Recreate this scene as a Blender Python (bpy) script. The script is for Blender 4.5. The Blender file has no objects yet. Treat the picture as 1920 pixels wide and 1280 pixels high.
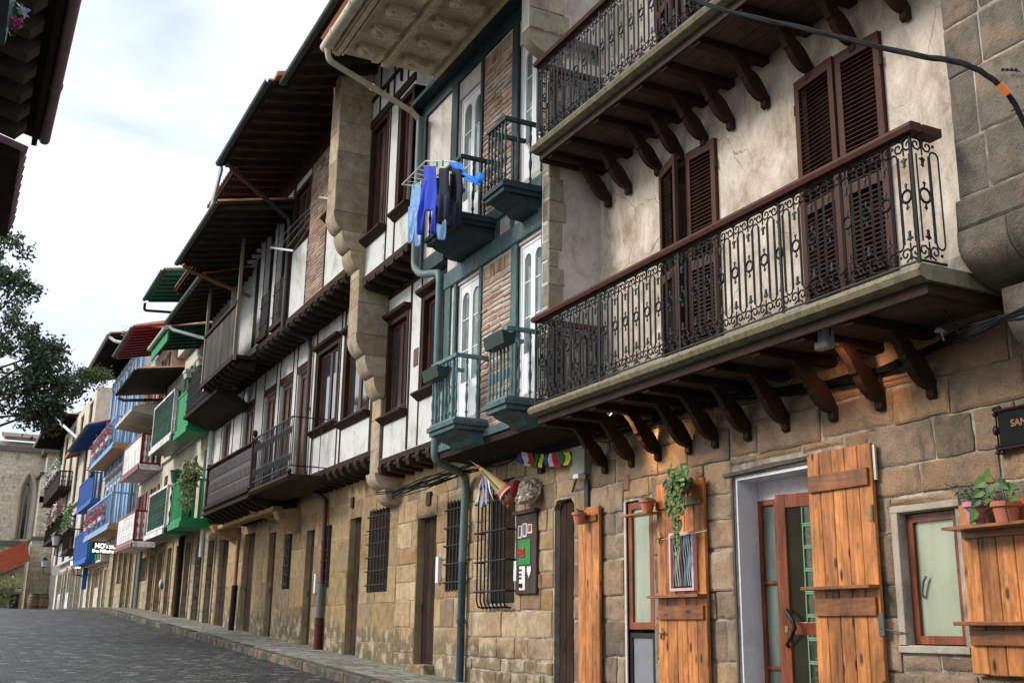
import bpy, bmesh, math, random
from mathutils import Vector, Matrix, noise
scene = bpy.context.scene
random.seed(7)
R = math.radians

# ------------------------------------------------------------------ camera
F, CX, CY, CZ = 2074.0, 960.0, 640.0, 1.6
_y = Vector(((-110-CX)/F, -(1170-CY)/F, -1)).normalized()
_z = -Vector(((1077-CX)/F, -(-7250-CY)/F, -1)).normalized()
if _z.y < 0: _z = -_z
_z = (_z - _z.dot(_y)*_y).normalized()
_x = _y.cross(_z)
RM = Matrix((_x, _y, _z))                     # world <- camera
cam_d = bpy.data.cameras.new("camera")
cam = bpy.data.objects.new("camera", cam_d)
scene.collection.objects.link(cam)
cam.matrix_world = Matrix.Translation((0, 0, CZ)) @ RM.to_4x4()
cam_d.sensor_width = 36.0
cam_d.lens = F/1920*36
cam_d.clip_start = 0.05
cam_d.clip_end = 3000
scene.camera = cam

# ------------------------------------------------------------------ sky, sun, exposure
SUN_EL, SUN_AZ = R(33), R(-66)               # the sun stands beyond the left-hand roofs
world = bpy.data.worlds.new("World")
scene.world = world
world.use_nodes = True
nt = world.node_tree
for n in list(nt.nodes): nt.nodes.remove(n)
def _wn(t, **k):
    n = nt.nodes.new(t)
    for a, b in k.items(): setattr(n, a, b)
    return n
sky = _wn('ShaderNodeTexSky'); sky.sky_type = 'NISHITA'; sky.sun_disc = False
sky.sun_elevation = SUN_EL; sky.sun_rotation = SUN_AZ
sky.air_density = 1.0; sky.dust_density = 2.5; sky.ozone_density = 1.2
tc = _wn('ShaderNodeTexCoord')
mp = _wn('ShaderNodeMapping'); mp.inputs['Scale'].default_value = (1, 1, 2.2)
nt.links.new(tc.outputs['Generated'], mp.inputs['Vector'])
ns = _wn('ShaderNodeTexNoise'); ns.inputs['Scale'].default_value = 2.3
ns.inputs['Detail'].default_value = 8; ns.inputs['Roughness'].default_value = .55; ns.inputs['Distortion'].default_value = .35
nt.links.new(mp.outputs[0], ns.inputs['Vector'])
rp = _wn('ShaderNodeValToRGB')
rp.color_ramp.elements[0].position = .38; rp.color_ramp.elements[0].color = (.30, .30, .30, 1)
rp.color_ramp.elements[1].position = .62; rp.color_ramp.elements[1].color = (1, 1, 1, 1)
nt.links.new(ns.outputs['Fac'], rp.inputs['Fac'])
cl = _wn('ShaderNodeMixRGB'); cl.inputs['Color2'].default_value = (9.3, 10.1, 10.9, 1)
nt.links.new(rp.outputs['Color'], cl.inputs['Fac'])
nt.links.new(sky.outputs['Color'], cl.inputs['Color1'])
bg = _wn('ShaderNodeBackground'); bg.inputs['Strength'].default_value = 0.12
sepz = _wn('ShaderNodeSeparateXYZ'); nt.links.new(tc.outputs['Generated'], sepz.inputs[0])
er = _wn('ShaderNodeMapRange'); er.interpolation_type = 'SMOOTHSTEP'      # overcast skies are brighter overhead
er.inputs['From Min'].default_value = .50; er.inputs['From Max'].default_value = .85
er.inputs['To Min'].default_value = .84; er.inputs['To Max'].default_value = 1.5
nt.links.new(sepz.outputs[2], er.inputs['Value'])
el = _wn('ShaderNodeVectorMath', operation='SCALE'); nt.links.new(cl.outputs['Color'], el.inputs[0]); nt.links.new(er.outputs[0], el.inputs['Scale'])
nt.links.new(el.outputs[0], bg.inputs['Color'])
ow = _wn('ShaderNodeOutputWorld'); nt.links.new(bg.outputs[0], ow.inputs[0])

sun_d = bpy.data.lights.new("sun", 'SUN'); sun_d.energy = 1.9; sun_d.angle = R(16); sun_d.color = (1, .95, .88)
sun = bpy.data.objects.new("sun", sun_d); scene.collection.objects.link(sun)
_sd = Vector((math.sin(SUN_AZ)*math.cos(SUN_EL), math.cos(SUN_AZ)*math.cos(SUN_EL), math.sin(SUN_EL)))
sun.rotation_euler = (-_sd).to_track_quat('-Z', 'Y').to_euler()
scene.view_settings.view_transform = 'Standard'
scene.view_settings.look = 'None'
scene.view_settings.gamma = 1.0
scene.view_settings.exposure = 0.55

# ------------------------------------------------------------------ measuring helpers (street frame: X across, Y along, Z up)
def ray(px, py): return RM @ Vector(((px-CX)/F, -(py-CY)/F, -1))
def yz(px, py, X):
    d = ray(px, py); t = X/d.x
    return t*d.y, CZ+t*d.z
def xz(px, py, Y):
    d = ray(px, py); t = Y/d.y
    return t*d.x, CZ+t*d.z
def g(Y): return .2+.045*Y if Y < 48 else 2.36+.008*(min(Y, 90)-48)-.01*max(0, Y-90)

# ------------------------------------------------------------------ mesh helpers
def rot_root(o):
    while o.parent: o = o.parent
    return o
def thing(name, label, cat, loc=(0, 0, 0), group=None, kind=None):
    o = bpy.data.objects.new(name, None); scene.collection.objects.link(o)
    o.location = loc; o.empty_display_size = .2
    o['label'] = label; o['category'] = cat
    if group: o['group'] = group
    if kind: o['kind'] = kind
    return o
def tag(o, label, cat, group=None):
    o['label'] = label; o['category'] = cat
    if group: o['group'] = group
    return o
class MB:
    def __init__(s): s.v = []; s.f = []
    def add(s, vs, fs):
        b = len(s.v); s.v += [tuple(v) for v in vs]; s.f += [tuple(i+b for i in f) for f in fs]; return s
    def box(s, x0, x1, y0, y1, z0, z1):
        if x0 > x1: x0, x1 = x1, x0
        if y0 > y1: y0, y1 = y1, y0
        if z0 > z1: z0, z1 = z1, z0
        return s.add([(x0,y0,z0),(x1,y0,z0),(x1,y1,z0),(x0,y1,z0),(x0,y0,z1),(x1,y0,z1),(x1,y1,z1),(x0,y1,z1)],
            [(0,3,2,1),(4,5,6,7),(0,1,5,4),(1,2,6,5),(2,3,7,6),(3,0,4,7)])
    def bbox(s, x0, x1, y0, y1, z0, z1, b=.01, j=0):
        """box whose -X face is chamfered; j jitters the corners"""
        r = lambda: random.uniform(-j, j)
        y0a, y1a, z0a, z1a = y0, y1, z0, z1
        vs = [(x1,y0,z0),(x1,y1,z0),(x1,y1,z1),(x1,y0,z1)]
        c = [(y0a+r(),z0a+r()),(y1a+r(),z0a+r()),(y1a+r(),z1a+r()),(y0a+r(),z1a+r())]
        vs += [(x0+b*.9, a, d) for a, d in c]
        k = [(1,1),(-1,1),(-1,-1),(1,-1)]
        vs += [(x0+random.uniform(-j, j)*.4, a+q[0]*b, d+q[1]*b) for (a, d), q in zip(c, k)]
        fs = [(11,10,9,8)]
        for i in range(4):
            n = (i+1) % 4
            fs += [(i, n, 4+n, 4+i)[::-1], (4+i, 4+n, 8+n, 8+i)[::-1]]
        return s.add(vs, fs)
    def rblock(s, x0, x1, y0, y1, z0, z1, b=.012, j=.008):
        """dressed stone with an uneven worn outline"""
        pts = []; c = min(.012, (y1-y0)*.1, (z1-z0)*.1)*random.uniform(.3, 1)
        cor = [(y0, z0), (y1, z0), (y1, z1), (y0, z1)]; cor = [(p+random.uniform(-j, j), q+random.uniform(-j, j)) for p, q in cor]
        for i in range(4):
            (p, q), (p2, q2) = cor[i], cor[(i+1) % 4]; L = math.hypot(p2-p, q2-q)
            u = ((p2-p)/L, (q2-q)/L); n = max(1, int((L-2*c)/.085))
            for k in range(n+1):
                d = c+(L-2*c)*k/n; w = random.uniform(-j, j)*.55
                pts.append((p+u[0]*d-u[1]*w, q+u[1]*d+u[0]*w))
        m = len(pts); cy, cz = (y0+y1)/2, (z0+z1)/2; xo = random.uniform(-.004, .004)
        vs = [(x1, p, q) for p, q in pts]+[(x0+b*.8, p, q) for p, q in pts]
        for p, q in pts:
            ky = max(0, 1-b*random.uniform(1, 2.2)/max(.02, (y1-y0)/2)); kz = max(0, 1-b*random.uniform(1, 2.2)/max(.02, (z1-z0)/2))
            vs.append((x0+random.uniform(0, .004)+xo, cy+(p-cy)*ky, cz+(q-cz)*kz))
        vs.append((x0+xo-.003, cy, cz)); fs = []
        for i in range(m):
            k = (i+1) % m; fs += [(i, k, m+k, m+i), (m+i, m+k, 2*m+k, 2*m+i), (2*m+i, 2*m+k, 3*m)]
        return s.add(vs, fs)
    def prism(s, poly, a0, a1, axis='y'):
        """poly: (p,q) pairs; axis y -> (x,z) poly; axis x -> (y,z); axis z -> (x,y)"""
        n = len(poly)
        def mk(p, a):
            return (p[0], a, p[1]) if axis == 'y' else ((a, p[0], p[1]) if axis == 'x' else (p[0], p[1], a))
        vs = [mk(p, a0) for p in poly]+[mk(p, a1) for p in poly]
        fs = [tuple(range(n))[::-1], tuple(range(n, 2*n))]
        for i in range(n): fs.append((i, (i+1) % n, n+(i+1) % n, n+i))
        return s.add(vs, fs)
    def tube(s, pts, r, n=6, cap=True, closed=False):
        pts = [Vector(p) for p in pts]; m = len(pts); rs = r if isinstance(r, (list, tuple)) else [r]*m
        vs = []; up = None
        for i, p in enumerate(pts):
            if closed: t = pts[(i+1) % m]-pts[i-1]
            else: t = pts[min(i+1, m-1)]-pts[max(i-1, 0)]
            t.normalize()
            if up is None:
                up = Vector((0, 0, 1)) if abs(t.z) < .9 else Vector((0, 1, 0))
            a = t.cross(up)
            if a.length < 1e-4: a = t.cross(Vector((1, 0, 0)))
            a.normalize(); b = a.cross(t).normalized(); up = b
            for k in range(n):
                an = 2*math.pi*k/n
                vs.append(p+a*math.cos(an)*rs[i]+b*math.sin(an)*rs[i])
        fs = []
        for i in range(m if closed else m-1):
            for k in range(n):
                i2 = (i+1) % m
                fs.append((i*n+k, i*n+(k+1) % n, i2*n+(k+1) % n, i2*n+k))
        if cap and not closed:
            fs += [tuple(range(n))[::-1], tuple(range((m-1)*n, m*n))]
        return s.add(vs, fs)
    def lathe(s, c, prof, n=12):
        """prof: list of (r,z) from base point c, around the vertical"""
        vs = []
        for r, z in prof:
            for k in range(n):
                a = 2*math.pi*k/n
                vs.append((c[0]+r*math.cos(a), c[1]+r*math.sin(a), c[2]+z))
        fs = []
        for i in range(len(prof)-1):
            for k in range(n): fs.append((i*n+k, i*n+(k+1) % n, (i+1)*n+(k+1) % n, (i+1)*n+k))
        fs += [tuple(range(n))[::-1], tuple(range((len(prof)-1)*n, len(prof)*n))]
        return s.add(vs, fs)
    def ball(s, c, r, n=8, m=5, sq=(1, 1, 1)):
        vs = []; fs = []
        for i in range(m+1):
            th = math.pi*i/m
            for k in range(n):
                a = 2*math.pi*k/n
                vs.append((c[0]+r*sq[0]*math.sin(th)*math.cos(a), c[1]+r*sq[1]*math.sin(th)*math.sin(a), c[2]+r*sq[2]*math.cos(th)))
        for i in range(m):
            for k in range(n): fs.append((i*n+k, (i+1)*n+k, (i+1)*n+(k+1) % n, i*n+(k+1) % n))
        return s.add(vs, fs)
    def beam(s, p, q, w, h):
        p = Vector(p); q = Vector(q); t = (q-p).normalized()
        up = Vector((0, 0, 1)) if abs(t.z) < .95 else Vector((0, 1, 0))
        a = t.cross(up).normalized()*w/2; b = a.cross(t).normalized()*h/2
        vs = [p-a-b, p+a-b, p+a+b, p-a+b, q-a-b, q+a-b, q+a+b, q-a+b]
        return s.add(vs, [(0,1,2,3)[::-1],(4,5,6,7)[::-1][::-1],(0,1,5,4)[::-1][::-1],(1,2,6,5),(2,3,7,6),(3,0,4,7)])
    def build(s, name, mt, parent=None, smooth=False, bevel=0, origin=None):
        me = bpy.data.meshes.new(name)
        loc = Vector(origin) if origin is not None else Vector((0, 0, 0))
        if parent: loc = rot_root(parent).location
        if origin is not None or parent:
            vs = [tuple(Vector(v)-loc) for v in s.v]
        else: vs = s.v
        me.from_pydata(vs, [], s.f); me.update()
        bm = bmesh.new(); bm.from_mesh(me); bmesh.ops.recalc_face_normals(bm, faces=bm.faces); bm.to_mesh(me); bm.free()
        o = bpy.data.objects.new(name, me); scene.collection.objects.link(o)
        if parent: o.parent = parent
        elif origin is not None: o.location = loc
        me.materials.append(mt)
        if smooth:
            me.polygons.foreach_set('use_smooth', [True]*len(me.polygons))
            try: me.set_sharp_from_angle(angle=R(42))
            except Exception: pass
        if bevel:
            md = o.modifiers.new('bevel', 'BEVEL'); md.width = bevel; md.segments = 2; md.limit_method = 'ANGLE'
        return o
def _each(s, name, mt, parent=None, **k):
    par = list(range(len(s.v)))
    def fd(i):
        while par[i] != i: par[i] = par[par[i]]; i = par[i]
        return i
    for f in s.f:
        r0 = fd(f[0])
        for i in f[1:]: par[fd(i)] = r0
    comp = {}
    for f in s.f: comp.setdefault(fd(f[0]), []).append(f)
    out = []
    for fs in comp.values():
        ids = sorted({i for f in fs for i in f}); mp_ = {i: q for q, i in enumerate(ids)}
        m = MB(); m.v = [s.v[i] for i in ids]; m.f = [tuple(mp_[i] for i in f) for f in fs]; out.append(m.build(name, mt, parent, **k))
    return out
MB.each = _each
def struct(mb, name, mt):
    o = mb.build(name, mt); o['kind'] = 'structure'; return o

# ------------------------------------------------------------------ materials
_M = {}
class NT:
    def __init__(s, name):
        s.m = bpy.data.materials.new(name); s.m.use_nodes = True; s.t = s.m.node_tree
        s.b = s.t.nodes['Principled BSDF']; s.out = s.t.nodes['Material Output']
        s.geo = s.n('ShaderNodeNewGeometry')
        s.pos = s.geo.outputs['Position']
    def n(s, t, ins=None, **k):
        x = s.t.nodes.new(t)
        for a, b in k.items(): setattr(x, a, b)
        for a, b in (ins or {}).items(): s.set(x, a, b)
        return x
    def set(s, x, a, b):
        if hasattr(b, 'links') or isinstance(b, bpy.types.NodeSocket): s.t.links.new(b, x.inputs[a])
        else: x.inputs[a].default_value = b
    def mapping(s, scale, rot=(0, 0, 0), src=None):
        return s.n('ShaderNodeMapping', {'Vector': src or s.pos, 'Scale': scale, 'Rotation': rot}).outputs[0]
    def noise(s, scale, detail=6, rough=.6, vec=None, dist=0):
        return s.n('ShaderNodeTexNoise', {'Vector': vec or s.pos, 'Scale': scale, 'Detail': detail, 'Roughness': rough, 'Distortion': dist}).outputs['Fac']
    def ramp(s, fac, stops, interp='LINEAR'):
        r = s.n('ShaderNodeValToRGB', {'Fac': fac}); e = r.color_ramp.elements; r.color_ramp.interpolation = interp
        while len(e) < len(stops): e.new(.5)
        for q, (p, c) in zip(e, stops):
            q.position = p; q.color = (c, c, c, 1) if isinstance(c, (int, float)) else (*c, 1)
        return r.outputs['Color']
    def mix(s, fac, a, b, mode='MIX'):
        x = s.n('ShaderNodeMixRGB', blend_type=mode); s.set(x, 'Fac', fac)
        for k, c in (('Color1', a), ('Color2', b)):
            if isinstance(c, tuple): c = (*c, 1) if len(c) == 3 else c
            s.set(x, k, c)
        return x.outputs['Color']
    def math(s, op, a, b=0.0):
        x = s.n('ShaderNodeMath', operation=op); s.set(x, 0, a); s.set(x, 1, b); return x.outputs[0]
    def island(s): return s.geo.outputs['Random Per Island']
    def bump(s, h, strength=.3, dist=.02, prev=None):
        x = s.n('ShaderNodeBump', {'Height': h, 'Strength': strength, 'Distance': dist})
        if prev: s.set(x, 'Normal', prev)
        s.t.links.new(x.outputs[0], s.b.inputs['Normal']); return x.outputs[0]
    def fin(s, col, rough=.7, metal=0, spec=.4):
        s.set(s.b, 'Base Color', (*col, 1) if isinstance(col, tuple) else col)
        s.set(s.b, 'Roughness', rough); s.b.inputs['Metallic'].default_value = metal
        s.b.inputs['Specular IOR Level'].default_value = spec
        return s.m
def sc(c, k): return tuple(min(1, x*k) for x in c)

def m_paint(name, c, var=.35, scale=6, rough=.6, bump=.25, spec=.22, wear=None, wear_amt=.55, metal=0):
    if name in _M: return _M[name]
    t = NT(name)
    v = t.mapping((1, 1, .35))
    n1 = t.noise(scale, 8, .65, v)
    col = t.ramp(n1, [(.25, sc(c, 1-var)), (.5, c), (.75, sc(c, 1+var*.6))])
    if wear:
        w = t.noise(scale*3.1, 8, .7, t.mapping((1, 1, .6)))
        col = t.mix(t.ramp(w, [(wear_amt, 0), (wear_amt+.1, 1)]), col, wear)
    n2 = t.noise(scale*9, 5, .6)
    t.bump(n2, bump, .01)
    _M[name] = t.fin(col, rough, metal, spec); return _M[name]

def m_plaster(name, c, stain, stain_amt=.5, rough=.9, cracks=False):
    if name in _M: return _M[name]
    t = NT(name)
    a = t.noise(1.3, 10, .62, dist=.4)
    b = t.noise(2.6, 10, .72, t.mapping((1, 1.3, .75), rot=(.5, 0, 0)), dist=.8)
    f = t.mix(.55, a, b)
    col = t.ramp(f, [(.38, stain), (.5, t_mid(c, stain, stain_amt)), (.60, c)])
    c3 = t.noise(22, 8, .7)
    col = t.mix(.35, col, t.ramp(c3, [(.3, .62), (.6, 1.0)]), 'MULTIPLY')
    spots = t.noise(9, 4, .5, t.mapping((1, 1, .7)))
    col = t.mix(t.ramp(spots, [(.70, 0), (.78, .5)]), col, sc(stain, .55))
    if cracks:
        wv = t.n('ShaderNodeTexNoise', {'Vector': t.pos, 'Scale': 2.2, 'Detail': 6.0}).outputs['Color']
        vv = t.n('ShaderNodeMixRGB', {'Fac': .35, 'Color1': t.pos, 'Color2': wv}, blend_type='ADD').outputs[0]
        vo = t.n('ShaderNodeTexVoronoi', {'Vector': vv, 'Scale': 1.15}, feature='DISTANCE_TO_EDGE')
        cm = t.math('MULTIPLY', t.ramp(vo.outputs['Distance'], [(0, 1), (.010, 0)]), t.ramp(t.noise(1.1, 3, .5), [(.48, 0), (.56, .8)]))
        col = t.mix(cm, col, sc(stain, .45))
        dr = t.noise(4.0, 7, .7, t.mapping((1, 2.5, .16)))
        col = t.mix(t.ramp(dr, [(.60, 0), (.70, .45)]), col, sc(stain, .9))
    h = t.mix(.4, a, t.noise(45, 6, .6))
    t.bump(h, .55, .03)
    _M[name] = t.fin(col, rough, 0, .2); return _M[name]
def t_mid(a, b, k): return tuple(x*(1-k)+y*k for x, y in zip(a, b))

def m_block(name, stops, rough=.9, bump=.6, stain=(.05, .045, .035), stain_pos=.60, warm=None, moss=False):
    """stone for separate blocks: tone differs per block"""
    if name in _M: return _M[name]
    t = NT(name)
    base = t.ramp(t.island(), stops, 'LINEAR')
    n = t.noise(5, 10, .7, dist=.3)
    col = t.mix(.8, base, t.ramp(n, [(.3, .42), (.5, .9), (.7, 1.35)]), 'MULTIPLY')
    big = t.noise(2.4, 5, .6, dist=.6)
    col = t.mix(t.ramp(big, [(.50, 0), (.62, .55)]), col, t.mix(.65, col, warm or (.42, .26, .15)))
    gry = t.noise(1.9, 6, .65, t.mapping((1, 1, 1.4), rot=(.5, .3, .8)), dist=.4)
    col = t.mix(t.ramp(gry, [(.54, 0), (.66, .5)]), col, (.24, .21, .175))
    n2 = t.noise(2.1, 9, .72, t.mapping((1, 1, .45)), dist=.5)
    col = t.mix(t.ramp(n2, [(stain_pos, 0), (stain_pos+.12, .75)]), col, stain)
    if moss:
        sp = t.n('ShaderNodeSeparateXYZ', {0: t.pos})
        hgt = t.math('SUBTRACT', sp.outputs[2], t.math('ADD', .2, t.math('MULTIPLY', sp.outputs[1], .045)))
        hn = t.math('ADD', hgt, t.math('MULTIPLY', t.noise(1.7, 9, .72, dist=.5), -1.5))
        hn = t.math('ADD', hn, .30)
        msk = t.ramp(hn, [(0.0, .62), (.22, 0)])
        col = t.mix(msk, col, t.ramp(t.noise(4, 6, .6), [(.42, (.05, .052, .028)), (.52, (.13, .115, .075)), (.6, (.42, .37, .29))]))
    pit = t.noise(60, 4, .7)
    h = t.mix(.35, t.mix(.5, n, t.noise(17, 7, .7, dist=.5)), pit)
    col = t.mix(.3, col, t.ramp(pit, [(.35, .4), (.55, 1.1)]), 'MULTIPLY')
    t.bump(h, min(1, bump*1.4), .05)
    _M[name] = t.fin(col, rough, 0, .25); return _M[name]

def m_masonry(name, bw, bh, stops, mortar, rough=.9, mort=.02, distort=.05, bump=.7, swap=False, stain=(.05,.045,.035)):
    """masonry pattern over a surface (street frame: X+Y runs along, Z up; swap -> ground plane)"""
    if name in _M: return _M[name]
    t = NT(name)
    sp = t.n('ShaderNodeSeparateXYZ', {0: t.pos})
    if swap: u, v = sp.outputs[0], sp.outputs[1]
    else: u, v = t.math('ADD', sp.outputs[0], sp.outputs[1]), sp.outputs[2]
    cb = t.n('ShaderNodeCombineXYZ', {0: u, 1: v}).outputs[0]
    dn = t.n('ShaderNodeTexNoise', {'Vector': t.pos, 'Scale': 2.6, 'Detail': 4.0}).outputs['Color']
    vv = t.n('ShaderNodeMixRGB', {'Fac': distort, 'Color1': cb, 'Color2': dn}, blend_type='ADD').outputs[0]
    br = t.n('ShaderNodeTexBrick', {'Vector': vv, 'Color1': (0, 0, 0, 1), 'Color2': (1, 1, 1, 1), 'Mortar': (.5, .5, .5, 1), 'Scale': 1.0,
        'Mortar Size': mort, 'Mortar Smooth': .3, 'Bias': 0.0, 'Brick Width': bw, 'Row Height': bh})
    br.offset = .43; br.squash = 1.35; br.squash_frequency = 3
    col = t.ramp(br.outputs['Color'], stops)
    n = t.noise(4.5, 10, .7, dist=.3)
    col = t.mix(.8, col, t.ramp(n, [(.3, .45), (.5, .9), (.7, 1.3)]), 'MULTIPLY')
    col = t.mix(br.outputs['Fac'], col, mortar)
    n2 = t.noise(1.6, 9, .7, t.mapping((1, 1, .5)), dist=.5)
    col = t.mix(t.ramp(n2, [(.58, 0), (.7, .7)]), col, stain)
    h = t.mix(.35, t.math('SUBTRACT', 1.0, br.outputs['Fac']), n)
    h = t.mix(.2, h, t.noise(50, 4, .6))
    t.bump(h, bump, .04)
    _M[name] = t.fin(col, rough, 0, .25); return _M[name]

def m_wood(name, c1, c2, dark, rough=.5, knots=True, axis=2, spec=.4, bump=.3, varn=.5):
    """planks: grain along the axis, tone per plank, knots"""
    if name in _M: return _M[name]
    t = NT(name)
    s = [14, 14, 14]; s[axis] = .9
    off = t.n('ShaderNodeVectorMath', {0: t.pos, 1: (0, 0, 0)}, operation='ADD')
    isl = t.math('MULTIPLY', t.island(), 37.0)
    cbo = t.n('ShaderNodeCombineXYZ', {0: isl, 1: isl, 2: isl}).outputs[0]
    t.t.links.new(cbo, off.inputs[1])
    v = t.mapping(tuple(s), src=off.outputs[0])
    g1 = t.noise(1.6, 10, .65, v, dist=1.1)
    col = t.ramp(g1, [(.24, dark), (.38, c1), (.56, c2), (.75, sc(c2, 1.2))])
    tone = t.ramp(t.island(), [(0, 1-varn), (1, 1.1)])
    col = t.mix(1.0, col, tone, 'MULTIPLY')
    if knots:
        s2 = [9, 9, 9]; s2[axis] = 3.2
        k = t.n('ShaderNodeTexVoronoi', {'Vector': t.mapping(tuple(s2), src=off.outputs[0]), 'Scale': 1.0, 'Randomness': 1.0})
        col = t.mix(t.ramp(k.outputs['Distance'], [(.10, .95), (.22, 0)]), col, sc(dark, .35))
    blot = t.noise(2.6, 9, .7, t.mapping((1, 1, .4)), dist=.4)
    col = t.mix(.85, col, t.ramp(blot, [(.33, .28), (.5, .85), (.64, 1.35)]), 'MULTIPLY')
    fine = t.noise(30, 6, .7, t.mapping((1, 1, .12) if axis == 2 else (1, .12, 1)))
    col = t.mix(.6, col, t.ramp(fine, [(.35, .5), (.6, 1.15)]), 'MULTIPLY')
    t.bump(g1, bump, .006)
    _M[name] = t.fin(col, rough, 0, spec); return _M[name]

def m_plain(name, c, rough=.5, spec=.3, metal=0, emit=None, es=0):
    if name in _M: return _M[name]
    t = NT(name)
    n = t.noise(11, 6, .6)
    col = t.mix(.3, c, t.ramp(n, [(.3, .6), (.65, 1.15)]), 'MULTIPLY')
    if emit:
        t.b.inputs['Emission Color'].default_value = (*emit, 1); t.b.inputs['Emission Strength'].default_value = es
    _M[name] = t.fin(col, rough, metal, spec); return _M[name]

def m_leaf(name, c1, c2, c3, rough=.45):
    if name in _M: return _M[name]
    t = NT(name)
    col = t.ramp(t.island(), [(0, c1), (.5, c2), (1, c3)])
    n = t.noise(1.5, 4, .5)
    col = t.mix(.5, col, t.ramp(n, [(.35, .6), (.65, 1.25)]), 'MULTIPLY')
    t.fin(col, rough, 0, .5)
    tr = t.n('ShaderNodeBsdfTranslucent'); t.set(tr, 'Color', col)
    mx = t.n('ShaderNodeMixShader', {0: .25}); t.t.links.new(t.b.outputs[0], mx.inputs[1]); t.t.links.new(tr.outputs[0], mx.inputs[2])
    t.t.links.new(mx.outputs[0], t.out.inputs[0])
    _M[name] = t.m; return t.m

def m_glass(name, c, rough=.06, var=.5):
    """a pane in front of a curtained or dark room"""
    if name in _M: return _M[name]
    t = NT(name)
    n = t.noise(2.2, 4, .5, t.mapping((1, 1.6, .5)))
    col = t.ramp(n, [(.35, sc(c, 1-var)), (.65, sc(c, 1+var*.5))])
    t.b.inputs['Coat Weight'].default_value = .55; t.b.inputs['Coat Roughness'].default_value = .03
    _M[name] = t.fin(col, rough, 0, .7); return _M[name]

WHITE = m_plaster('white_plaster', (.61, .61, .59), (.40, .38, .34), .12)
CREAM = m_plaster('cream_plaster', (.62, .56, .45), (.38, .32, .24), .3)
BEIGE = m_plaster('weathered_beige_plaster', (.70, .61, .52), (.30, .23, .165), .42, cracks=True)
DWHITE = m_plaster('pinkish_white_plaster', (.62, .57, .52), (.36, .31, .27), .2)
REVEAL = m_plaster('whitewash', (.86, .88, .95), (.66, .67, .74), .2)
BROWN = m_paint('dark_brown_timber', (.034, .017, .010), .5, 5, .7, .4, spec=.12)
BROWNR = m_wood('red_brown_joinery', (.085, .026, .014), (.13, .040, .020), (.035, .012, .008), .4, False, varn=.5)
SHUT = m_paint('brown_shutter_paint', (.070, .028, .019), .35, 4, .6, .2, spec=.15)
BLACKW = m_paint('blackened_timber', (.030, .021, .015), .5, 5, .85, .5, spec=.1)
BRACK = m_paint('dark_bracket_timber', (.034, .017, .010), .6, 4, .65, .5, spec=.15, wear=(.10, .045, .022), wear_amt=.64)
ORANGE = m_wood('stained_orange_planks', (.46, .155, .035), (.64, .25, .07), (.10, .030, .008), .42, True, spec=.4)
ORANGEH = m_wood('stained_orange_battens', (.30, .095, .022), (.46, .16, .04), (.10, .03, .010), .32, True, axis=1, spec=.5)
DOORW = m_wood('red_brown_door_wood', (.20, .05, .02), (.28, .075, .03), (.09, .025, .012), .35, False, varn=.2)
DARKD = m_wood('old_dark_door_planks', (.030, .016, .011), (.045, .024, .016), (.010, .006, .005), .75, False, varn=.5, spec=.12)
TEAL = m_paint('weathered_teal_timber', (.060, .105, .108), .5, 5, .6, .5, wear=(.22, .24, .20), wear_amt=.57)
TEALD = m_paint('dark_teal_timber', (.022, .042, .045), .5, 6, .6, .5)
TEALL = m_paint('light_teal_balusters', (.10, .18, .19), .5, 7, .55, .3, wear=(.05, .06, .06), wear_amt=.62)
IRON = m_paint('black_wrought_iron', (.008, .008, .009), .4, 20, .5, .3, spec=.35)
RUST = m_paint('rusty_iron', (.05, .028, .018), .5, 20, .7, .5)
GUTC = m_paint('cream_gutter_metal', (.48, .43, .33), .35, 5, .5, .2, wear=(.22, .19, .13), wear_amt=.58)
GUTG = m_paint('grey_green_pipe', (.12, .17, .165), .35, 5, .45, .2, wear=(.06, .06, .05), wear_amt=.6)
GUTW = m_paint('whitish_pipe', (.5, .52, .52), .2, 4, .4, .1)
GUTD = m_paint('dark_gutter_metal', (.045, .05, .045), .4, 5, .4, .2)
GUTR = m_paint('dark_red_pipe', (.08, .022, .018), .35, 5, .45, .2)
TILE = m_paint('terracotta_tiles', (.40, .17, .10), .4, 4, .85, .5, wear=(.55, .36, .26), wear_amt=.6)
WPAINT = m_paint('white_joinery_paint', (.74, .75, .76), .1, 4, .35, .1)
GLASSG = m_glass('greenish_curtained_glass', (.16, .21, .18))
GLASSD = m_glass('dark_glass', (.03, .035, .04))
FROST = m_glass('frosted_glass', (.32, .36, .25), .18, .25)
MOSS = m_paint('mossy_slab_edge', (.20, .17, .115), .5, 7, .9, .6, wear=(.12, .13, .06), wear_amt=.5)
MORTAR = m_plaster('old_mortar', (.55, .49, .41), (.075, .06, .048), .5)
S_C = m_block('grey_brown_ashlar', [(0, (.15, .12, .09)), (.2, (.36, .235, .14)), (.4, (.20, .165, .13)), (.6, (.46, .30, .17)), (.8, (.27, .215, .165)), (1, (.44, .31, .21))])
S_D = m_block('tan_ashlar', [(0, (.22, .145, .08)), (.25, (.48, .34, .19)), (.5, (.34, .20, .095)), (.75, (.56, .43, .26)), (1, (.38, .27, .165))], stain_pos=.62, moss=True)
S_B = m_block('ochre_ashlar', [(0, (.20, .14, .07)), (.3, (.35, .235, .11)), (.6, (.26, .185, .10)), (1, (.42, .295, .15))], stain_pos=.62, moss=True)
S_P = m_block('firewall_sandstone', [(0, (.32, .235, .14)), (.4, (.46, .35, .22)), (.7, (.36, .30, .22)), (1, (.55, .45, .32))], stain_pos=.6)
S_G = m_block('pitted_grey_stone', [(0, (.10, .088, .070)), (.4, (.18, .155, .12)), (.7, (.13, .115, .092)), (1, (.25, .21, .155))], bump=1.0, stain_pos=.62)
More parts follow.
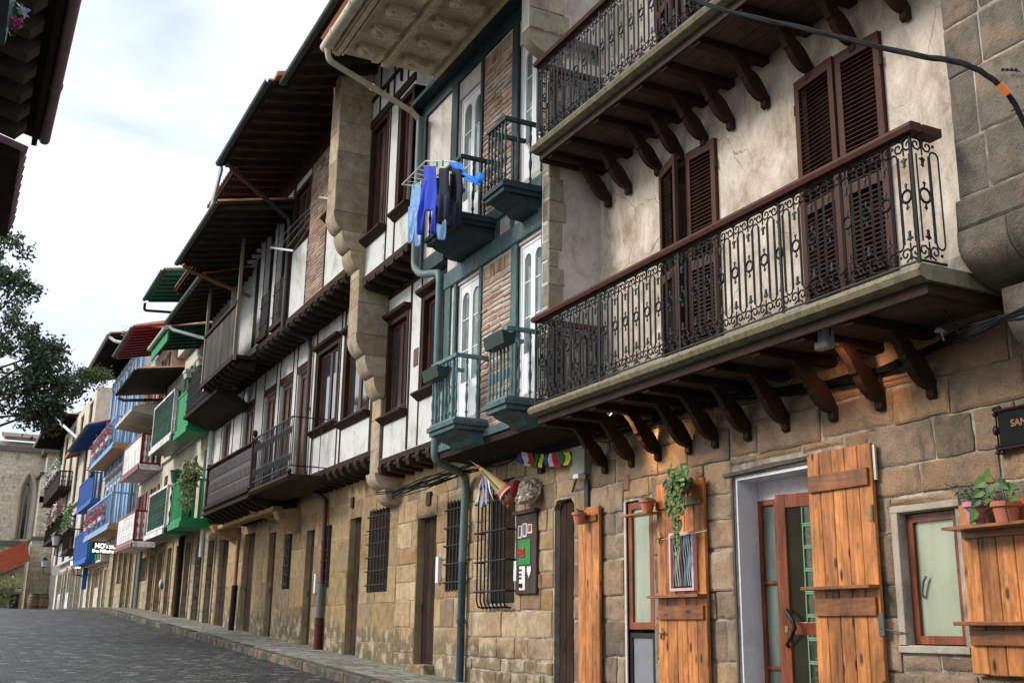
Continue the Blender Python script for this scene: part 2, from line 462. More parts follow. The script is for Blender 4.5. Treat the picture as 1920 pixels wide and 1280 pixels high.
S_Q = m_block('grey_quoin_stone', [(0, (.24, .205, .155)), (.4, (.36, .31, .24)), (.7, (.30, .27, .22)), (1, (.46, .40, .31))], stain_pos=.6, warm=(.40, .30, .20))
BRICK = m_block('old_thin_bricks', [(0, (.26, .16, .11)), (.3, (.42, .25, .17)), (.6, (.46, .35, .27)), (1, (.38, .22, .14))], bump=.6, stain_pos=.7)
MAS_TAN = m_masonry('tan_masonry', .62, .33, [(0, (.30, .23, .14)), (.5, (.42, .32, .20)), (1, (.36, .29, .20))], (.25, .21, .16))
MAS_GREY = m_masonry('church_masonry', .75, .36, [(0, (.52, .46, .35)), (.5, (.70, .62, .48)), (1, (.60, .54, .43))], (.42, .37, .29), mort=.015)
MAS_RUB = m_masonry('rubble_masonry', .34, .19, [(0, (.20, .17, .12)), (.5, (.36, .29, .19)), (1, (.28, .24, .18))], (.34, .30, .24), mort=.03, distort=.14)
ROAD = m_masonry('wet_setts', .17, .10, [(0, (.026, .026, .023)), (.5, (.066, .065, .059)), (.90, (.11, .108, .098)), (1, (.30, .30, .28))], (.014, .014, .012), rough=.55, mort=.016, distort=.03, bump=.9, swap=True, stain=(.028, .029, .028))
PAVE = m_masonry('pavement_flags', .42, .30, [(0, (.15, .145, .12)), (.5, (.235, .225, .19)), (1, (.31, .295, .25))], (.07, .07, .055), rough=.75, mort=.02, distort=.05, bump=.7, swap=True)
KERBM = m_block('mossy_kerb_stone', [(0, (.045, .044, .036)), (.5, (.085, .08, .065)), (.92, (.07, .07, .055)), (1, (.26, .20, .15))], stain=(.03, .045, .015), stain_pos=.5)
TERRA = m_paint('terracotta_pot', (.50, .17, .10), .2, 6, .55, .2)
PINK = m_plain('pink_pot_plastic', (.62, .22, .38), .4)
LEAF = m_leaf('glossy_leaves', (.03, .085, .012), (.07, .17, .02), (.13, .25, .04))
LEAFT = m_leaf('tree_leaves', (.03, .052, .026), (.065, .095, .048), (.17, .20, .115))
LEAFL = m_leaf('light_tree_leaves', (.06, .11, .03), (.10, .17, .05), (.16, .24, .08))
SOIL = m_plain('potting_soil', (.03, .02, .015), .95)
BARK = m_paint('grey_bark', (.07, .06, .045), .5, 8, .95, .8)
CABLE = m_plain('black_cable_sheath', (.010, .010, .011), .75, spec=.12)

# ------------------------------------------------------------------ building helpers
def sub_rects(rect, holes):
    out = [rect]
    for h in holes:
        nx = []
        for a in out:
            y0, y1, z0, z1 = a
            if h[1] <= y0 or h[0] >= y1 or h[3] <= z0 or h[2] >= z1: nx.append(a); continue
            if h[0] > y0: nx.append((y0, h[0], z0, z1))
            if h[1] < y1: nx.append((h[1], y1, z0, z1))
            a0, a1 = max(y0, h[0]), min(y1, h[1])
            if h[2] > z0: nx.append((a0, a1, z0, h[2]))
            if h[3] < z1: nx.append((a0, a1, h[3], z1))
        out = nx
    return out
def wall(name, X, Y0, Y1, Z0, Z1, holes, mt, parent, d=.3, back=4.0):
    """front skin with real openings d deep, closed behind by the body of the house"""
    ys = sorted(set([Y0, Y1]+[v for h in holes for v in h[:2] if Y0 < v < Y1]))
    zs = sorted(set([Z0, Z1]+[v for h in holes for v in h[2:] if Z0 < v < Z1]))
    mb = MB()
    inh = lambda y, z: any(h[0] < y < h[1] and h[2] < z < h[3] for h in holes)
    for i in range(len(ys)-1):
        for j in range(len(zs)-1):
            a, b, c, e = ys[i], ys[i+1], zs[j], zs[j+1]
            if inh((a+b)/2, (c+e)/2): continue
            mb.add([(X,a,c),(X,b,c),(X,b,e),(X,a,e)], [(0,1,2,3)])
    for (a, b, c, e) in holes:
        mb.add([(X,a,c),(X+d,a,c),(X+d,a,e),(X,a,e)], [(0,1,2,3)])
        mb.add([(X,b,c),(X+d,b,c),(X+d,b,e),(X,b,e)], [(0,1,2,3)])
        mb.add([(X,a,e),(X+d,a,e),(X+d,b,e),(X,b,e)], [(0,1,2,3)])
        mb.add([(X,a,c),(X+d,a,c),(X+d,b,c),(X,b,c)], [(0,1,2,3)])
    mb.add([(X,Y0,Z0),(X+d,Y0,Z0),(X+d,Y0,Z1),(X,Y0,Z1)], [(0,1,2,3)])
    mb.add([(X,Y1,Z0),(X+d,Y1,Z0),(X+d,Y1,Z1),(X,Y1,Z1)], [(0,1,2,3)])
    mb.add([(X,Y0,Z0),(X+d,Y0,Z0),(X+d,Y1,Z0),(X,Y1,Z0)], [(0,1,2,3)])
    mb.add([(X,Y0,Z1),(X+d,Y0,Z1),(X+d,Y1,Z1),(X,Y1,Z1)], [(0,1,2,3)])
    mb.box(X+d, X+d+back, Y0, Y1, Z0, Z1)
    return mb.build(name, mt, parent)
def blocks(name, X, Y0, Y1, Z0, Z1, holes, mt, parent, hh=(.2, .38), ww=(.28, .75), gap=.008, proud=(.004, .016), seed=1, b=.012, j=.006, slope=False, frame=None, faceX=True):
    rnd = random.Random(seed); mb = MB(); z = Z0
    while z < Z1-.02:
        h = rnd.uniform(*hh)
        if Z1-(z+h) < hh[0]*.6: h = Z1-z
        y = Y0
        while y < Y1-.01:
            w = rnd.uniform(*ww)*(.75+.5*h/hh[1])
            if Y1-(y+w) < ww[0]*.6: w = Y1-y
            for r in sub_rects((y, y+w, z, z+h), holes):
                if r[1]-r[0] < .03 or r[3]-r[2] < .02: continue
                if r[3] < g(r[0])-.15: continue
                p = rnd.uniform(*proud)
                (mb.rblock if h > .1 else mb.bbox)(X-p, X+.02, r[0]+gap, r[1]-gap, r[2]+gap, r[3]-gap, b, j)
            y += w
        z += h
    return mb.build(name, mt, parent)
def blocks_side(name, Y, X0, X1, Z0, Z1, mt, parent, hh=(.22, .36), ww=(.25, .6), seed=1, ragged=0, gap=.006):
    """blocks on a face that looks towards -Y"""
    rnd = random.Random(seed); mb = MB(); z = Z0
    while z < Z1-.02:
        h = min(rnd.uniform(*hh), Z1-z)
        x = X0; xe = X1+rnd.uniform(-ragged, ragged)
        while x < xe-.01:
            w = rnd.uniform(*ww)
            if xe-(x+w) < ww[0]*.6: w = xe-x
            p = rnd.uniform(.008, .022)
            t = MB().bbox(Y-p, Y+.02, x+gap, x+w-gap, z+gap, z+h-gap, .01, .005)
            mb.add([(v[1], v[0], v[2]) for v in t.v], [f[::-1] for f in t.f])
            x += w
        z += h
    return mb.build(name, mt, parent)
def corbel(mb, X0, X1, Y0, Y1, Z0, Z1, n=8):
    """quarter round stone that carries the face X0 from the wall X1: convex, rounded towards the street and down"""
    poly = [(X1, Z1), (X0, Z1)]
    for i in range(n+1):
        a = math.pi/2*i/n
        poly.append((X1-(X1-X0)*math.cos(a), Z1-(Z1-Z0)*(.25+.75*math.sin(a))))
    mb.prism(poly, Y0, Y1, 'y')
EAVEW = m_paint('old_brown_eave_boards', (.058, .040, .028), .5, 5, .85, .5, spec=.1)
def eave(parent, Xe, Ze, Y0, Y1, Xin, slope=.32, soff=BLACKW, gut=GUTD, raft=EAVEW, tiles=TILE, rsp=.5, gutter=True, ridge=3.5, rw=.09, rh=.13, tilerow=True):
    top = MB(); Xr = Xin+ridge; z = lambda x: Ze+(x-Xe)*slope
    top.prism([(Xe, z(Xe)), (Xr, z(Xr)), (Xr, z(Xr)+.09), (Xe, z(Xe)+.07)], Y0, Y1, 'y')
    top.prism([(Xin+.3, z(Xin+.3)-1.2), (Xr, z(Xin+.3)-1.2), (Xr, z(Xr)-.01), (Xin+.3, z(Xin+.3)-.01)], Y0+.02, Y1-.02, 'y')
    rf = top.build('roof', soff, parent)
    if raft:
        mb = MB(); y = Y0+.12
        while y < Y1-.05:
            a = MB().prism([(Xe+.06, z(Xe+.06)-rh*.55), (Xin+.35, z(Xin+.35)-rh), (Xin+.35, z(Xin+.35)-.002), (Xe+.06, z(Xe+.06)-.002)], y, y+rw, 'y')
            mb.add(a.v, a.f); y += rsp
        mb.each('rafter', raft, rf)
    if tilerow:
        mb = MB(); y = Y0; p = .22; n = 6
        while y < Y1-.05:
            pr = [(y+p*k/n, math.sin(math.pi*k/n)*.07+.0) for k in range(n+1)]
            vs = []
            for (xx, zz) in ((Xe-.05, z(Xe)+.075), (Xr, z(Xr)+.095)):
                for (yy, dz) in pr: vs.append((xx, yy, zz+dz))
                for (yy, dz) in pr: vs.append((xx, yy, zz+dz-.018))
            m = n+1; fs = []
            for k in range(n):
                fs += [(k, k+1, 2*m+k+1, 2*m+k), (m+k, m+k+1, 3*m+k+1, 3*m+k), (k, k+1, m+k+1, m+k)]
            fs += [(0, m, 3*m, 2*m), (n, m+n, 3*m+n, 2*m+n)]
            mb.add(vs, fs); y += p
        mb.build('roof_tiles', tiles, rf)
    if gutter:
        mb = MB(); n = 7; vs = []
        for yy in (Y0-.03, Y1+.03):
            for rr in (.075, .068):
                for k in range(n+1):
                    a = math.pi*k/n
                    vs.append((Xe-.07-rr*math.cos(a), yy, Ze+.06-rr*math.sin(a)))
        m = n+1; fs = []
        for k in range(n):
            fs += [(k, k+1, 2*m+k+1, 2*m+k), (m+k, m+k+1, 3*m+k+1, 3*m+k), (k, k+1, m+k+1, m+k), (2*m+k, 2*m+k+1, 3*m+k+1, 3*m+k)]
        fs += [(0, m, 3*m, 2*m), (n, m+n, 3*m+n, 2*m+n)]
        mb.add(vs, fs); mb.build('gutter', gut, rf, smooth=True)
    return rf
def pipe(parent, pts, r, mt, name='drainpipe', rings=True):
    # round the corners
    P = [Vector(p) for p in pts]; out = [P[0]]
    for i in range(1, len(P)-1):
        a, b, c = P[i-1], P[i], P[i+1]
        k = min(.12, (b-a).length*.4, (c-b).length*.4)
        p1 = b+(a-b).normalized()*k; p2 = b+(c-b).normalized()*k
        for q in range(5):
            t = q/4; out.append(p1*(1-t)**2+b*2*t*(1-t)+p2*t*t)
    out.append(P[-1])
    mb = MB().tube(out, r, 12)
    if rings:
        for i in range(len(P)-1):
            a, b = P[i], P[i+1]; L = (b-a).length
            for q in range(1, int(L/1.6)+1):
                m = a.lerp(b, q/(int(L/1.6)+1)); t = (b-a).normalized()
                mb.tube([m-t*.03, m+t*.03], r*1.22, 12)
    return mb.build(name, mt, parent, smooth=True)

def grille(parent, Y0, Y1, Z0, Z1, X, n, m, mt=IRON, r=.012, off=0, name='grille', curl=False):
    mb = MB()
    for i in range(n):
        y = Y0+(Y1-Y0)*(i+.5)/n
        if curl:
            mb.tube([(X+.14, y, Z1+.10), (X+.06, y, Z1+.06), (X, y, Z1-.02), (X, y, Z0+.08), (X+.03, y, Z0), (X+.12, y, Z0-.02)], r, 6)
        else: mb.tube([(X, y, Z0), (X, y, Z1)], r, 6)
    for k in range(m):
        z = Z0+(Z1-Z0)*(k+.5)/m
        if curl: mb.tube([(X+.16, Y0-.02, z), (X-.01, Y0-.02, z), (X-.01, Y1+.02, z), (X+.16, Y1+.02, z)], r*1.1, 6)
        else: mb.tube([(X-.01, Y0-.03, z), (X-.01, Y1+.03, z)], r*1.1, 6)
    return mb.build(name, mt, parent)

def frame_mb(X0, X1, y0, y1, z0, z1, w, wb=None):
    wb = w if wb is None else wb
    mb = MB(); mb.box(X0, X1, y0, y0+w, z0, z1); mb.box(X0, X1, y1-w, y1, z0, z1)
    mb.box(X0+.001, X1, y0+w, y1-w, z1-w, z1); 
    if wb: mb.box(X0+.001, X1, y0+w, y1-w, z0, z0+wb)
    return mb
def door(parent, rect, X, mt=DARKD, frame_mt=None, planks=4, handle=True, name='door'):
    y0, y1, z0, z1 = rect; mb = MB(); w = (y1-y0)/planks
    for i in range(planks): mb.bbox(X, X+.05, y0+i*w+.004, y0+(i+1)*w-.004, z0, z1, .006)
    o = mb.build(name, mt, parent)
    if handle:
        MB().tube([(X-.05, y1-.12, z0+1.02), (X-.06, y1-.12, z0+1.14)], .014, 6).build('handle', RUST, o)
    return o
def simple_window(parent, rect, X, mt=BROWNR, glass=GLASSD, w=.06, mull=True, name='window', bars=1):
    y0, y1, z0, z1 = rect
    mb = frame_mb(X, X+.06, y0, y1, z0, z1, w)
    if mull: mb.box(X-.006, X+.05, (y0+y1)/2-w*.45, (y0+y1)/2+w*.45, z0+w, z1-w)
    for k in range(bars): mb.box(X+.004, X+.04, y0+w, y1-w, z0+(z1-z0)*(k+1)/(bars+1)-.014, z0+(z1-z0)*(k+1)/(bars+1)+.014)
    o = mb.build(name, mt, parent)
    MB().box(X+.03, X+.035, y0+w*.8, y1-w*.8, z0+w*.8, z1-w*.8).build('pane', glass, o)
    return o
def leaves(mb, c, rad, n, size, rnd, droop=0, flat=None):
    for _ in range(n):
        while True:
            p = Vector((rnd.uniform(-1, 1), rnd.uniform(-1, 1), rnd.uniform(-1, 1)))
            if p.length < 1: break
        p = Vector((c[0]+p.x*rad[0], c[1]+p.y*rad[1], c[2]+p.z*rad[2]))
        leaf(mb, p, size*rnd.uniform(.6, 1.3), rnd)
def leaf(mb, p, s, rnd, d=None):
    a = d or Vector((rnd.gauss(0, 1), rnd.gauss(0, 1), rnd.gauss(-.2, .8))).normalized()
    b = a.cross(Vector((rnd.gauss(0, 1), rnd.gauss(0, 1), rnd.gauss(0, 1)))).normalized()
    nrm = a.cross(b)*s*.12
    mb.add([p, p+a*s*.45+b*s*.28+nrm, p+a*s, p+a*s*.45-b*s*.28+nrm], [(0, 1, 2, 3)])
def text_mesh(name, s, size, X, Y, Z, mt, parent, depth=.006, extr=.004, bold=0, wide=1.0, rot=0):
    """letters on a face that looks towards the street; Y is the reading start (far side), reading runs towards -Y"""
    cu = bpy.data.curves.new(name, 'FONT'); cu.body = s; cu.size = size; cu.extrude = extr; cu.offset = bold
    to = bpy.data.objects.new(name, cu); scene.collection.objects.link(to)
    dg = bpy.context.evaluated_depsgraph_get()
    me = bpy.data.meshes.new_from_object(to.evaluated_get(dg)); bpy.data.objects.remove(to)
    mb = MB()
    vs = [(X-v.co.z, Y-v.co.x*wide, Z+v.co.y) for v in me.vertices]
    mb.add(vs, [tuple(p.vertices) for p in me.polygons])
    return mb.build(name, mt, parent)

# ================================================================== GROUND
ys = [-30]+[i*2 for i in range(-5, 60)]+[150, 300, 900]
def strip(xs, dz, name, mt, drop=None):
    mb = MB(); n = len(xs)
    vs = [(x, y, g(y)+dz) for y in ys for x in xs]
    fs = [(j*n+i, j*n+i+1, (j+1)*n+i+1, (j+1)*n+i) for j in range(len(ys)-1) for i in range(n-1)]
    mb.add(vs, fs); return struct(mb, name, mt)
strip([-300, -12, -4, 0, 3, 5.62, 300], -.13, 'road', ROAD)
strip([5.80, 6.6, 7.6], 0, 'pavement', PAVE)
mb = MB(); y = 1.0; rnd = random.Random(3)
while y < 82:
    L = rnd.uniform(.55, 1.25); h = .012
    a = MB().bbox(5.58+rnd.uniform(-.012, .012), 5.80, y+.006, y+L-.006, -.3, .0+rnd.uniform(-.004, .012), .02, .008)
    mb.add([(v[0], v[1], v[2]+g(v[1])+.004) for v in a.v], a.f); y += L
struct(mb, 'kerb', KERBM)

# ================================================================== HOUSE C : near stone house with the two long iron balconies
C = thing('stone_house', 'stone and weathered beige plaster house with two long wrought iron balconies on curved brackets', 'house', (7, 8.5, g(8.5)))
DOORH = (7.45, 9.03, .2, 3.16); SLIM = (10.5, 11.05, .3, 3.10); RWIN = (6.26, 6.84, 1.55, 2.60)
wall('ground_floor_wall', 7.0, 3.4, 12.28, -.2, 4.6, [DOORH, SLIM, RWIN], MORTAR, C, d=.34)
big = [(0, (.36, .27, .16)), (1, (.4, .3, .2))]
blocks('ashlar_facing', 7.0, 3.4, 12.28, .0, 4.15, [(DOORH[0]-.02, DOORH[1]+.02, 0, DOORH[3]+.10), (SLIM[0]-.02, SLIM[1]+.05, 0, SLIM[3]+.03), (RWIN[0]-.06, RWIN[1]+.07, RWIN[2]-.08, RWIN[3]+.06)],
       S_C, C, hh=(.22, .42), ww=(.32, .85), gap=.011, seed=11, b=.014, j=.012, proud=(.012, .030))
wall('upper_wall', 7.0, 3.4, 11.6, 4.6, 15, [(6.63, 7.78, 4.25, 6.97), (9.10, 10.18, 4.25, 6.93), (6.63, 7.78, 7.7, 10.3), (9.10, 10.18, 7.7, 10.3)], BEIGE, C, d=.2)
# whitewashed rough lintel and jambs of the doorway
mb = MB(); mb.box(6.985, 7.335, 9.031, 9.06, .3, 3.15); mb.prism([(9.16, 3.165), (8.6, 3.175), (7.85, 3.19), (7.85, 3.22), (8.5, 3.225), (8.8, 3.205), (9.16, 3.20)], 6.965, 7.02, 'x')
mb.build('doorway_lintel', m_paint('old_lintel_wood', (.10, .085, .07), .5, 8, .9, .8), C)
mb = MB(); mb.box(7.02, 7.338, 9.0, 9.028, .3, 3.155); mb.box(7.021, 7.337, 7.452, 9.0, 3.12, 3.155); mb.box(7.285, 7.338, 7.455, 8.998, 2.93, 3.118); mb.build('doorway_reveal', REVEAL, C)
d = simple_window(C, (8.70, 9.0, .5, 2.925), 7.27, DOORW, GLASSG, .05, False, 'sidelight', 2)
mb = frame_mb(7.24, 7.33, 7.46, 8.70, .5, 2.925, .04, 0); fr = mb.build('door_frame', DOORW, C)
# glass block screen inside the doorway
mb = MB(); gl = MB(); bx = MB()
for k in range(9):
    y0 = 8.16; z0 = .95+k*.212
    bx.add(*(lambda f: (f.v, f.f))(frame_mb(7.285, 7.33, y0, y0+.21, z0, z0+.208, .014)))
    gl.box(7.30, 7.32, y0+.013, y0+.197, z0+.013, z0+.195)
bx.box(7.29, 7.33, 8.16, 8.37, .5, .945)
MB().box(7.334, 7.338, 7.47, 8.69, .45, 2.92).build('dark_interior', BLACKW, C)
sc_o = bx.build('glass_block_screen', m_plain('pale_green_grout', (.30, .50, .38), .5), C)
def _gb():
    t = NT('painted_glint_blocks'); n = t.noise(9, 5, .6, dist=2)
    col = t.ramp(n, [(.4, (.02, .022, .012)), (.56, (.06, .05, .025)), (.66, (.40, .17, .03)), (.76, (.75, .5, .25))])  # dark glass; the orange glints of light are painted into its colour
    t.b.inputs['Coat Weight'].default_value = .7; return t.fin(col, .15, 0, .7)
gl.build('glass_blocks', _gb(), sc_o)
# open door leaf, hinged at the near jamb and swung towards the street
def open_leaf():
    hx, hy, w = 7.22, 7.49, .85; best = None
    for i in range(0, 80):
        a = R(i); x, yy = hx-w*math.sin(a), hy+w*math.cos(a)
        e = abs(yy/x-1.1945)
        if best is None or e < best[0]: best = (e, a)
    a = best[1]
    dx, dy = -math.sin(a), math.cos(a); nx, ny = -dy, dx      # along the leaf, thickness
    def slab(u0, u1, z0, z1, t0=0, t1=.05):
        vs = []
        for z in (z0, z1):
            for u, t in ((u0, t0), (u1, t0), (u1, t1), (u0, t1)): vs.append((hx+dx*u+nx*t, hy+dy*u+ny*t, z))
        return vs, [(0,3,2,1),(4,5,6,7),(0,1,5,4),(1,2,6,5),(2,3,7,6),(3,0,4,7)]
    m = MB(); zt = 2.90; zb = .55
    for args in ((0, .10, zb, zt), (w-.10, w, zb, zt), (.101, w-.101, zt-.13, zt), (.101, w-.101, 1.62, 1.73), (.101, w-.101, zb, zb+.25)): m.add(*slab(*args))
    o = m.build('door_leaf', DOORW, C, bevel=.004)
    t = NT('clear_glass'); tr = t.n('ShaderNodeBsdfTransparent', {'Color': (.82, .92, .86, 1)}); gb = t.n('ShaderNodeBsdfGlossy', {'Roughness': .03, 'Color': (.8, .85, .85, 1)})
    mx = t.n('ShaderNodeMixShader', {0: .10}); t.t.links.new(tr.outputs[0], mx.inputs[1]); t.t.links.new(gb.outputs[0], mx.inputs[2]); t.t.links.new(mx.outputs[0], t.out.inputs[0])
    MB().add(*slab(.10, w-.10, zb+.2, zt-.1, .02, .028)).build('pane', t.m, o)
    p = lambda u, z, t: (hx+dx*u+nx*t, hy+dy*u+ny*t, z)
    u = w-.07
    MB().tube([p(u, 1.52, .05), p(u-.005, 1.53, .085), p(u-.07, 1.60, .115), p(u-.115, 1.68, .12), p(u-.10, 1.74, .12), p(u-.05, 1.80, .11), p(u-.005, 1.835, .085), p(u, 1.84, .05)], [.016, .017, .019, .021, .021, .019, .017, .016], 8).build('handle', IRON, o, smooth=True)
    MB().add(*slab(w-.075, w-.045, 1.64, 1.70, .049, .056)).build('lock_plate', m_plain('brass', (.45, .35, .15), .3, metal=.8), o)
open_leaf()

# plank shutters folded against the wall
def plank_shutter(Y0, Y1, Z0, Z1, n, battens, label, X=6.945, hinges=(), shelf=None):
    mb = MB(); w = (Y1-Y0)/n; rnd = random.Random(int(Y0*100))
    for i in range(n): mb.bbox(X-.035, X, Y0+i*w+.002, Y0+(i+1)*w-.002, Z0+rnd.uniform(-.006, .006), Z1+rnd.uniform(-.006, .006), .006)
    o = mb.build('plank_shutter', ORANGE, C); o['label'] = label
    for (a, b) in battens: MB().box(X-.062, X-.036, Y0+.03, Y1-.03, a, b).build('batten', ORANGEH, o, bevel=.004)
    if shelf:
        MB().box(X-.16, X-.036, Y0-.01, Y1+.03, shelf, shelf+.03).build('shelf', ORANGEH, o, bevel=.004)
    for z, side in hinges:
        y = Y0+.03 if side == 'r' else Y1-.05
        m = MB(); m.box(X-.045, X-.035, y-.02, y+.035, z-.06, z+.06); m.tube([(X-.05, y-.02, z-.07), (X-.05, y-.02, z+.07)], .012, 8); m.build('hinge', m_plain('old_brass', (.30, .22, .10), .4, metal=.7), o)
    return o
sh1 = plank_shutter(7.03, 7.83, .45, 3.22, 5, [(2.86, 3.01), (1.78, 1.93)], 'tall plank shutter right of the open door', hinges=((2.62, 'r'), (1.2, 'r')), shelf=2.00)
MB().box(6.93, 6.95, 7.0, 7.03, 2.9, 3.2).build('metal_edge_strip', m_plain('zinc', (.6, .6, .58), .35, metal=.6), sh1)
m = MB(); m.box(6.90, 6.91, 7.0, 7.06, 1.62, 1.80); m.tube([(6.89, 7.03, 1.68), (6.93, 6.98, 1.665), (6.98, 6.82, 1.64)], .006, 6); m.build('hook', m_plain('dark_hook', (.10, .10, .10), .5), sh1)
sh2 = plank_shutter(9.42, 10.30, .45, 3.20, 5, [(2.93, 3.02), (1.76, 1.90)], 'wide plank shutter beside the slim window', shelf=1.98)
for z in (2.62, 1.62, .93):
    MB().tube([(6.89, 10.22, z-.06), (6.88, 10.2, z), (6.89, 10.22, z+.06)], .012, 6).tube([(6.89, 10.26, z), (6.88, 10.14, z+.01)], .010, 6).build('latch', m_plain('old_brass', (.30, .22, .10), .4, metal=.7), sh2)
sh3 = plank_shutter(11.53, 12.03, .30, 3.10, 3, [(2.92, 3.0), (.62, .70)], 'narrow plank shutter by the dark planked door')
sh4 = plank_shutter(5.35, 6.15, 1.35, 2.60, 5, [(2.34, 2.44), (1.56, 1.67)], 'short plank shutter right of the frosted window', shelf=1.70)
# slim window and the grey panel below it
w1 = simple_window(C, (10.53, 11.045, 1.66, 3.08), 7.015, DOORW, FROST, .075, False, 'slim_window', 0)
mb = frame_mb(7.02, 7.08, 10.53, 11.045, .4, 1.62, .05); p1 = mb.build('lower_panel', m_plain('dark_frame', (.02, .018, .018), .4), C)
MB().box(7.04, 7.06, 10.58, 11.0, .45, 1.57).build('metal_sheet', m_plain('grey_sheet', (.22, .22, .25), .35), p1)
mb = MB(); mb.box(6.985, 7.09, 11.05, 11.09, .4, 3.1); mb.build('window_reveal', DWHITE, C)
w2 = simple_window(C, (6.28, 6.83, 1.56, 2.59), 7.06, DOORW, FROST, .065, False, 'frosted_window', 0)
MB().tube([(7.08, 6.71, 1.92), (7.06, 6.72, 1.95), (7.055, 6.69, 2.05), (7.06, 6.66, 2.09)], .010, 6).build('handle', m_plain('grey_handle', (.15, .15, .15), .3), w2)
mb = MB(); mb.box(6.96, 7.08, 6.20, 6.92, 1.49, 1.545); mb.box(6.975, 7.02, 6.845, 6.92, 1.55, 2.66); mb.box(6.97, 7.05, 6.2, 6.92, 2.605, 2.66); mb.build('window_surround', m_plaster('pale_surround_stone', (.48, .42, .34), (.26, .22, .17), .3), C, bevel=.008)
# carved house number tile between the slim window and balcony
MB().bbox(6.96, 7.0, 10.93, 11.07, 3.22, 3.42, .02).build('carved_tile', m_plain('red_carved_tile', (.28, .12, .08), .8), C)

# French windows with louvred shutters
def louvre_leaf(parent, X, Y0, Y1, Z0, Z1, ang, hinge_far):
    """leaf turned by ang about its hinge"""
    w = Y1-Y0; hx, hy = (X, Y1) if hinge_far else (X, Y0); s = -1 if hinge_far else 1
    ca, sa = math.cos(ang), math.sin(ang)
    def slab(u0, u1, z0, z1, t0, t1, tilt=0):
        vs = []
        for z, tt in ((z0, tilt), (z1, 0)):
            for u, t in ((u0, t0+tt), (u1, t0+tt), (u1, t1+tt), (u0, t1+tt)):
                vs.append((hx-sa*u-ca*t, hy+s*ca*u-s*sa*t, z))
        return vs, [(0,3,2,1),(4,5,6,7),(0,1,5,4),(1,2,6,5),(2,3,7,6),(3,0,4,7)]
    m = MB(); sw = .07
    for a in ((0, sw, Z0, Z1), (w-sw, w, Z0, Z1), (sw, w-sw, Z1-.11, Z1), (sw, w-sw, Z0, Z0+.35), (sw, w-sw, (Z0+Z1)/2-.1, (Z0+Z1)/2+.0)): m.add(*slab(*a, 0, .04))
    o = m.build('shutter_leaf', SHUT, parent)
    l = MB(); z = Z0+.37
    while z < Z1-.14:
        if not ((Z0+Z1)/2-.13 < z < (Z0+Z1)/2+.0): l.add(*slab(sw-.005, w-sw+.005, z, z+.022, .012, .020, .022))
        z += .045
    l.build('louvres', SHUT, o)
    MB().tube([(hx-.03, hy, Z1-.35), (hx-.03, hy, Z1-.25)], .02, 6).build('hinge', RUST, o)
FW = []
for (y0, y1, z0, z1, nm) in ((6.63, 7.78, 4.25, 6.97, 'a'), (9.10, 10.18, 4.25, 6.93, 'b'), (6.63, 7.78, 7.7, 10.3, 'c'), (9.10, 10.18, 7.7, 10.3, 'd')):
    fw = MB().box(7.12, 7.14, y0, y1, z0, z1).build('french_window', BLACKW, C)
    ym = y0+(y1-y0)*.47
    louvre_leaf(fw, 6.995, y0+.005, ym, z0+.02, z1-.01, R(3), False)
    louvre_leaf(fw, 6.995, ym+.005, y1-.005, z0+.02, z1-.01, R(16) if nm in 'bd' else R(5), True)

# long iron balconies
def scroll(mb, c, r, turns, a0, sgn, rad, X, flip=1):
    pts = []; N = 9
    for i in range(N+1):
        t = i/N; a = a0+sgn*turns*2*math.pi*t; rr = r*(1-.78*t)
        pts.append((X, c[0]+rr*math.cos(a)*flip, c[1]+rr*math.sin(a)))
    mb.tube(pts, rad, 4, cap=False)
def rail_unit(mb, y0, p, zb, zt, X):
    """one repeat of the cast pattern, width p"""
    H = zt-zb; yc = y0+p*.30; r = .0088; s = H*.15
    # motif between two bars, then a tall round-ended slot
    ya, yb = y0+p*.05, y0+p*.56
    mb.tube([(X, ya, zb+s), (X, ya, zt-s)], r, 4, False); mb.tube([(X, yb, zb+s), (X, yb, zt-s)], r, 4, False)
    rr = p*.225; zc = zb+H*.52
    mb.tube([(X, yc+rr*math.cos(a*math.pi/5), zc+rr*1.05*math.sin(a*math.pi/5)) for a in range(10)], r*1.35, 4, closed=True)
    for sg in (1, -1):
        z0 = zc+sg*rr
        mb.ball((X, yc, z0+sg*.035), .012, 5, 4, (.6, .8, 2.6)); mb.ball((X, yc, z0+sg*.045), .011, 5, 3, (.6, 2.1, .9))
        z1 = zb+s if sg < 0 else zt-s
        mb.ball((X, yc, z1-sg*.055), .017, 5, 4, (.6, .9, 2.8)); mb.ball((X, yc, z1-sg*.035), .016, 5, 3, (.6, 2.4, .9)); mb.ball((X, yc, z1-sg*.085), .010, 5, 3, (.6, 2.4, .9))
        zs = (zb+s*.48) if sg < 0 else (zt-s*.48)
        for fl in (1, -1):
            scroll(mb, (yc+fl*p*.235, zs), s*.40, 1.3, math.pi*(.5 if sg > 0 else 1.5), (1 if sg > 0 else -1), r, X, fl)
        mb.tube([(X, yc, z1), (X, yc, z1+sg*s*.9)], r, 4, False)
        # slot end
        yd, ye = y0+p*.62, y0+p*.99
        for q in range(1):
            arc = [(X, (yd+ye)/2+(ye-yd)/2*math.cos(a*math.pi/6), z1+sg*(ye-yd)/2*math.sin(a*math.pi/6)) for a in range(7)]
            mb.tube(arc, r, 4, False)
        mb.ball((X, (yd+ye)/2, z1+sg*(s*.62)), .013, 5, 3, (.6, 1.2, 1.2))
    for y in (y0+p*.62, y0+p*.99): mb.tube([(X, y, zb+s), (X, y, zt-s)], r, 4, False)
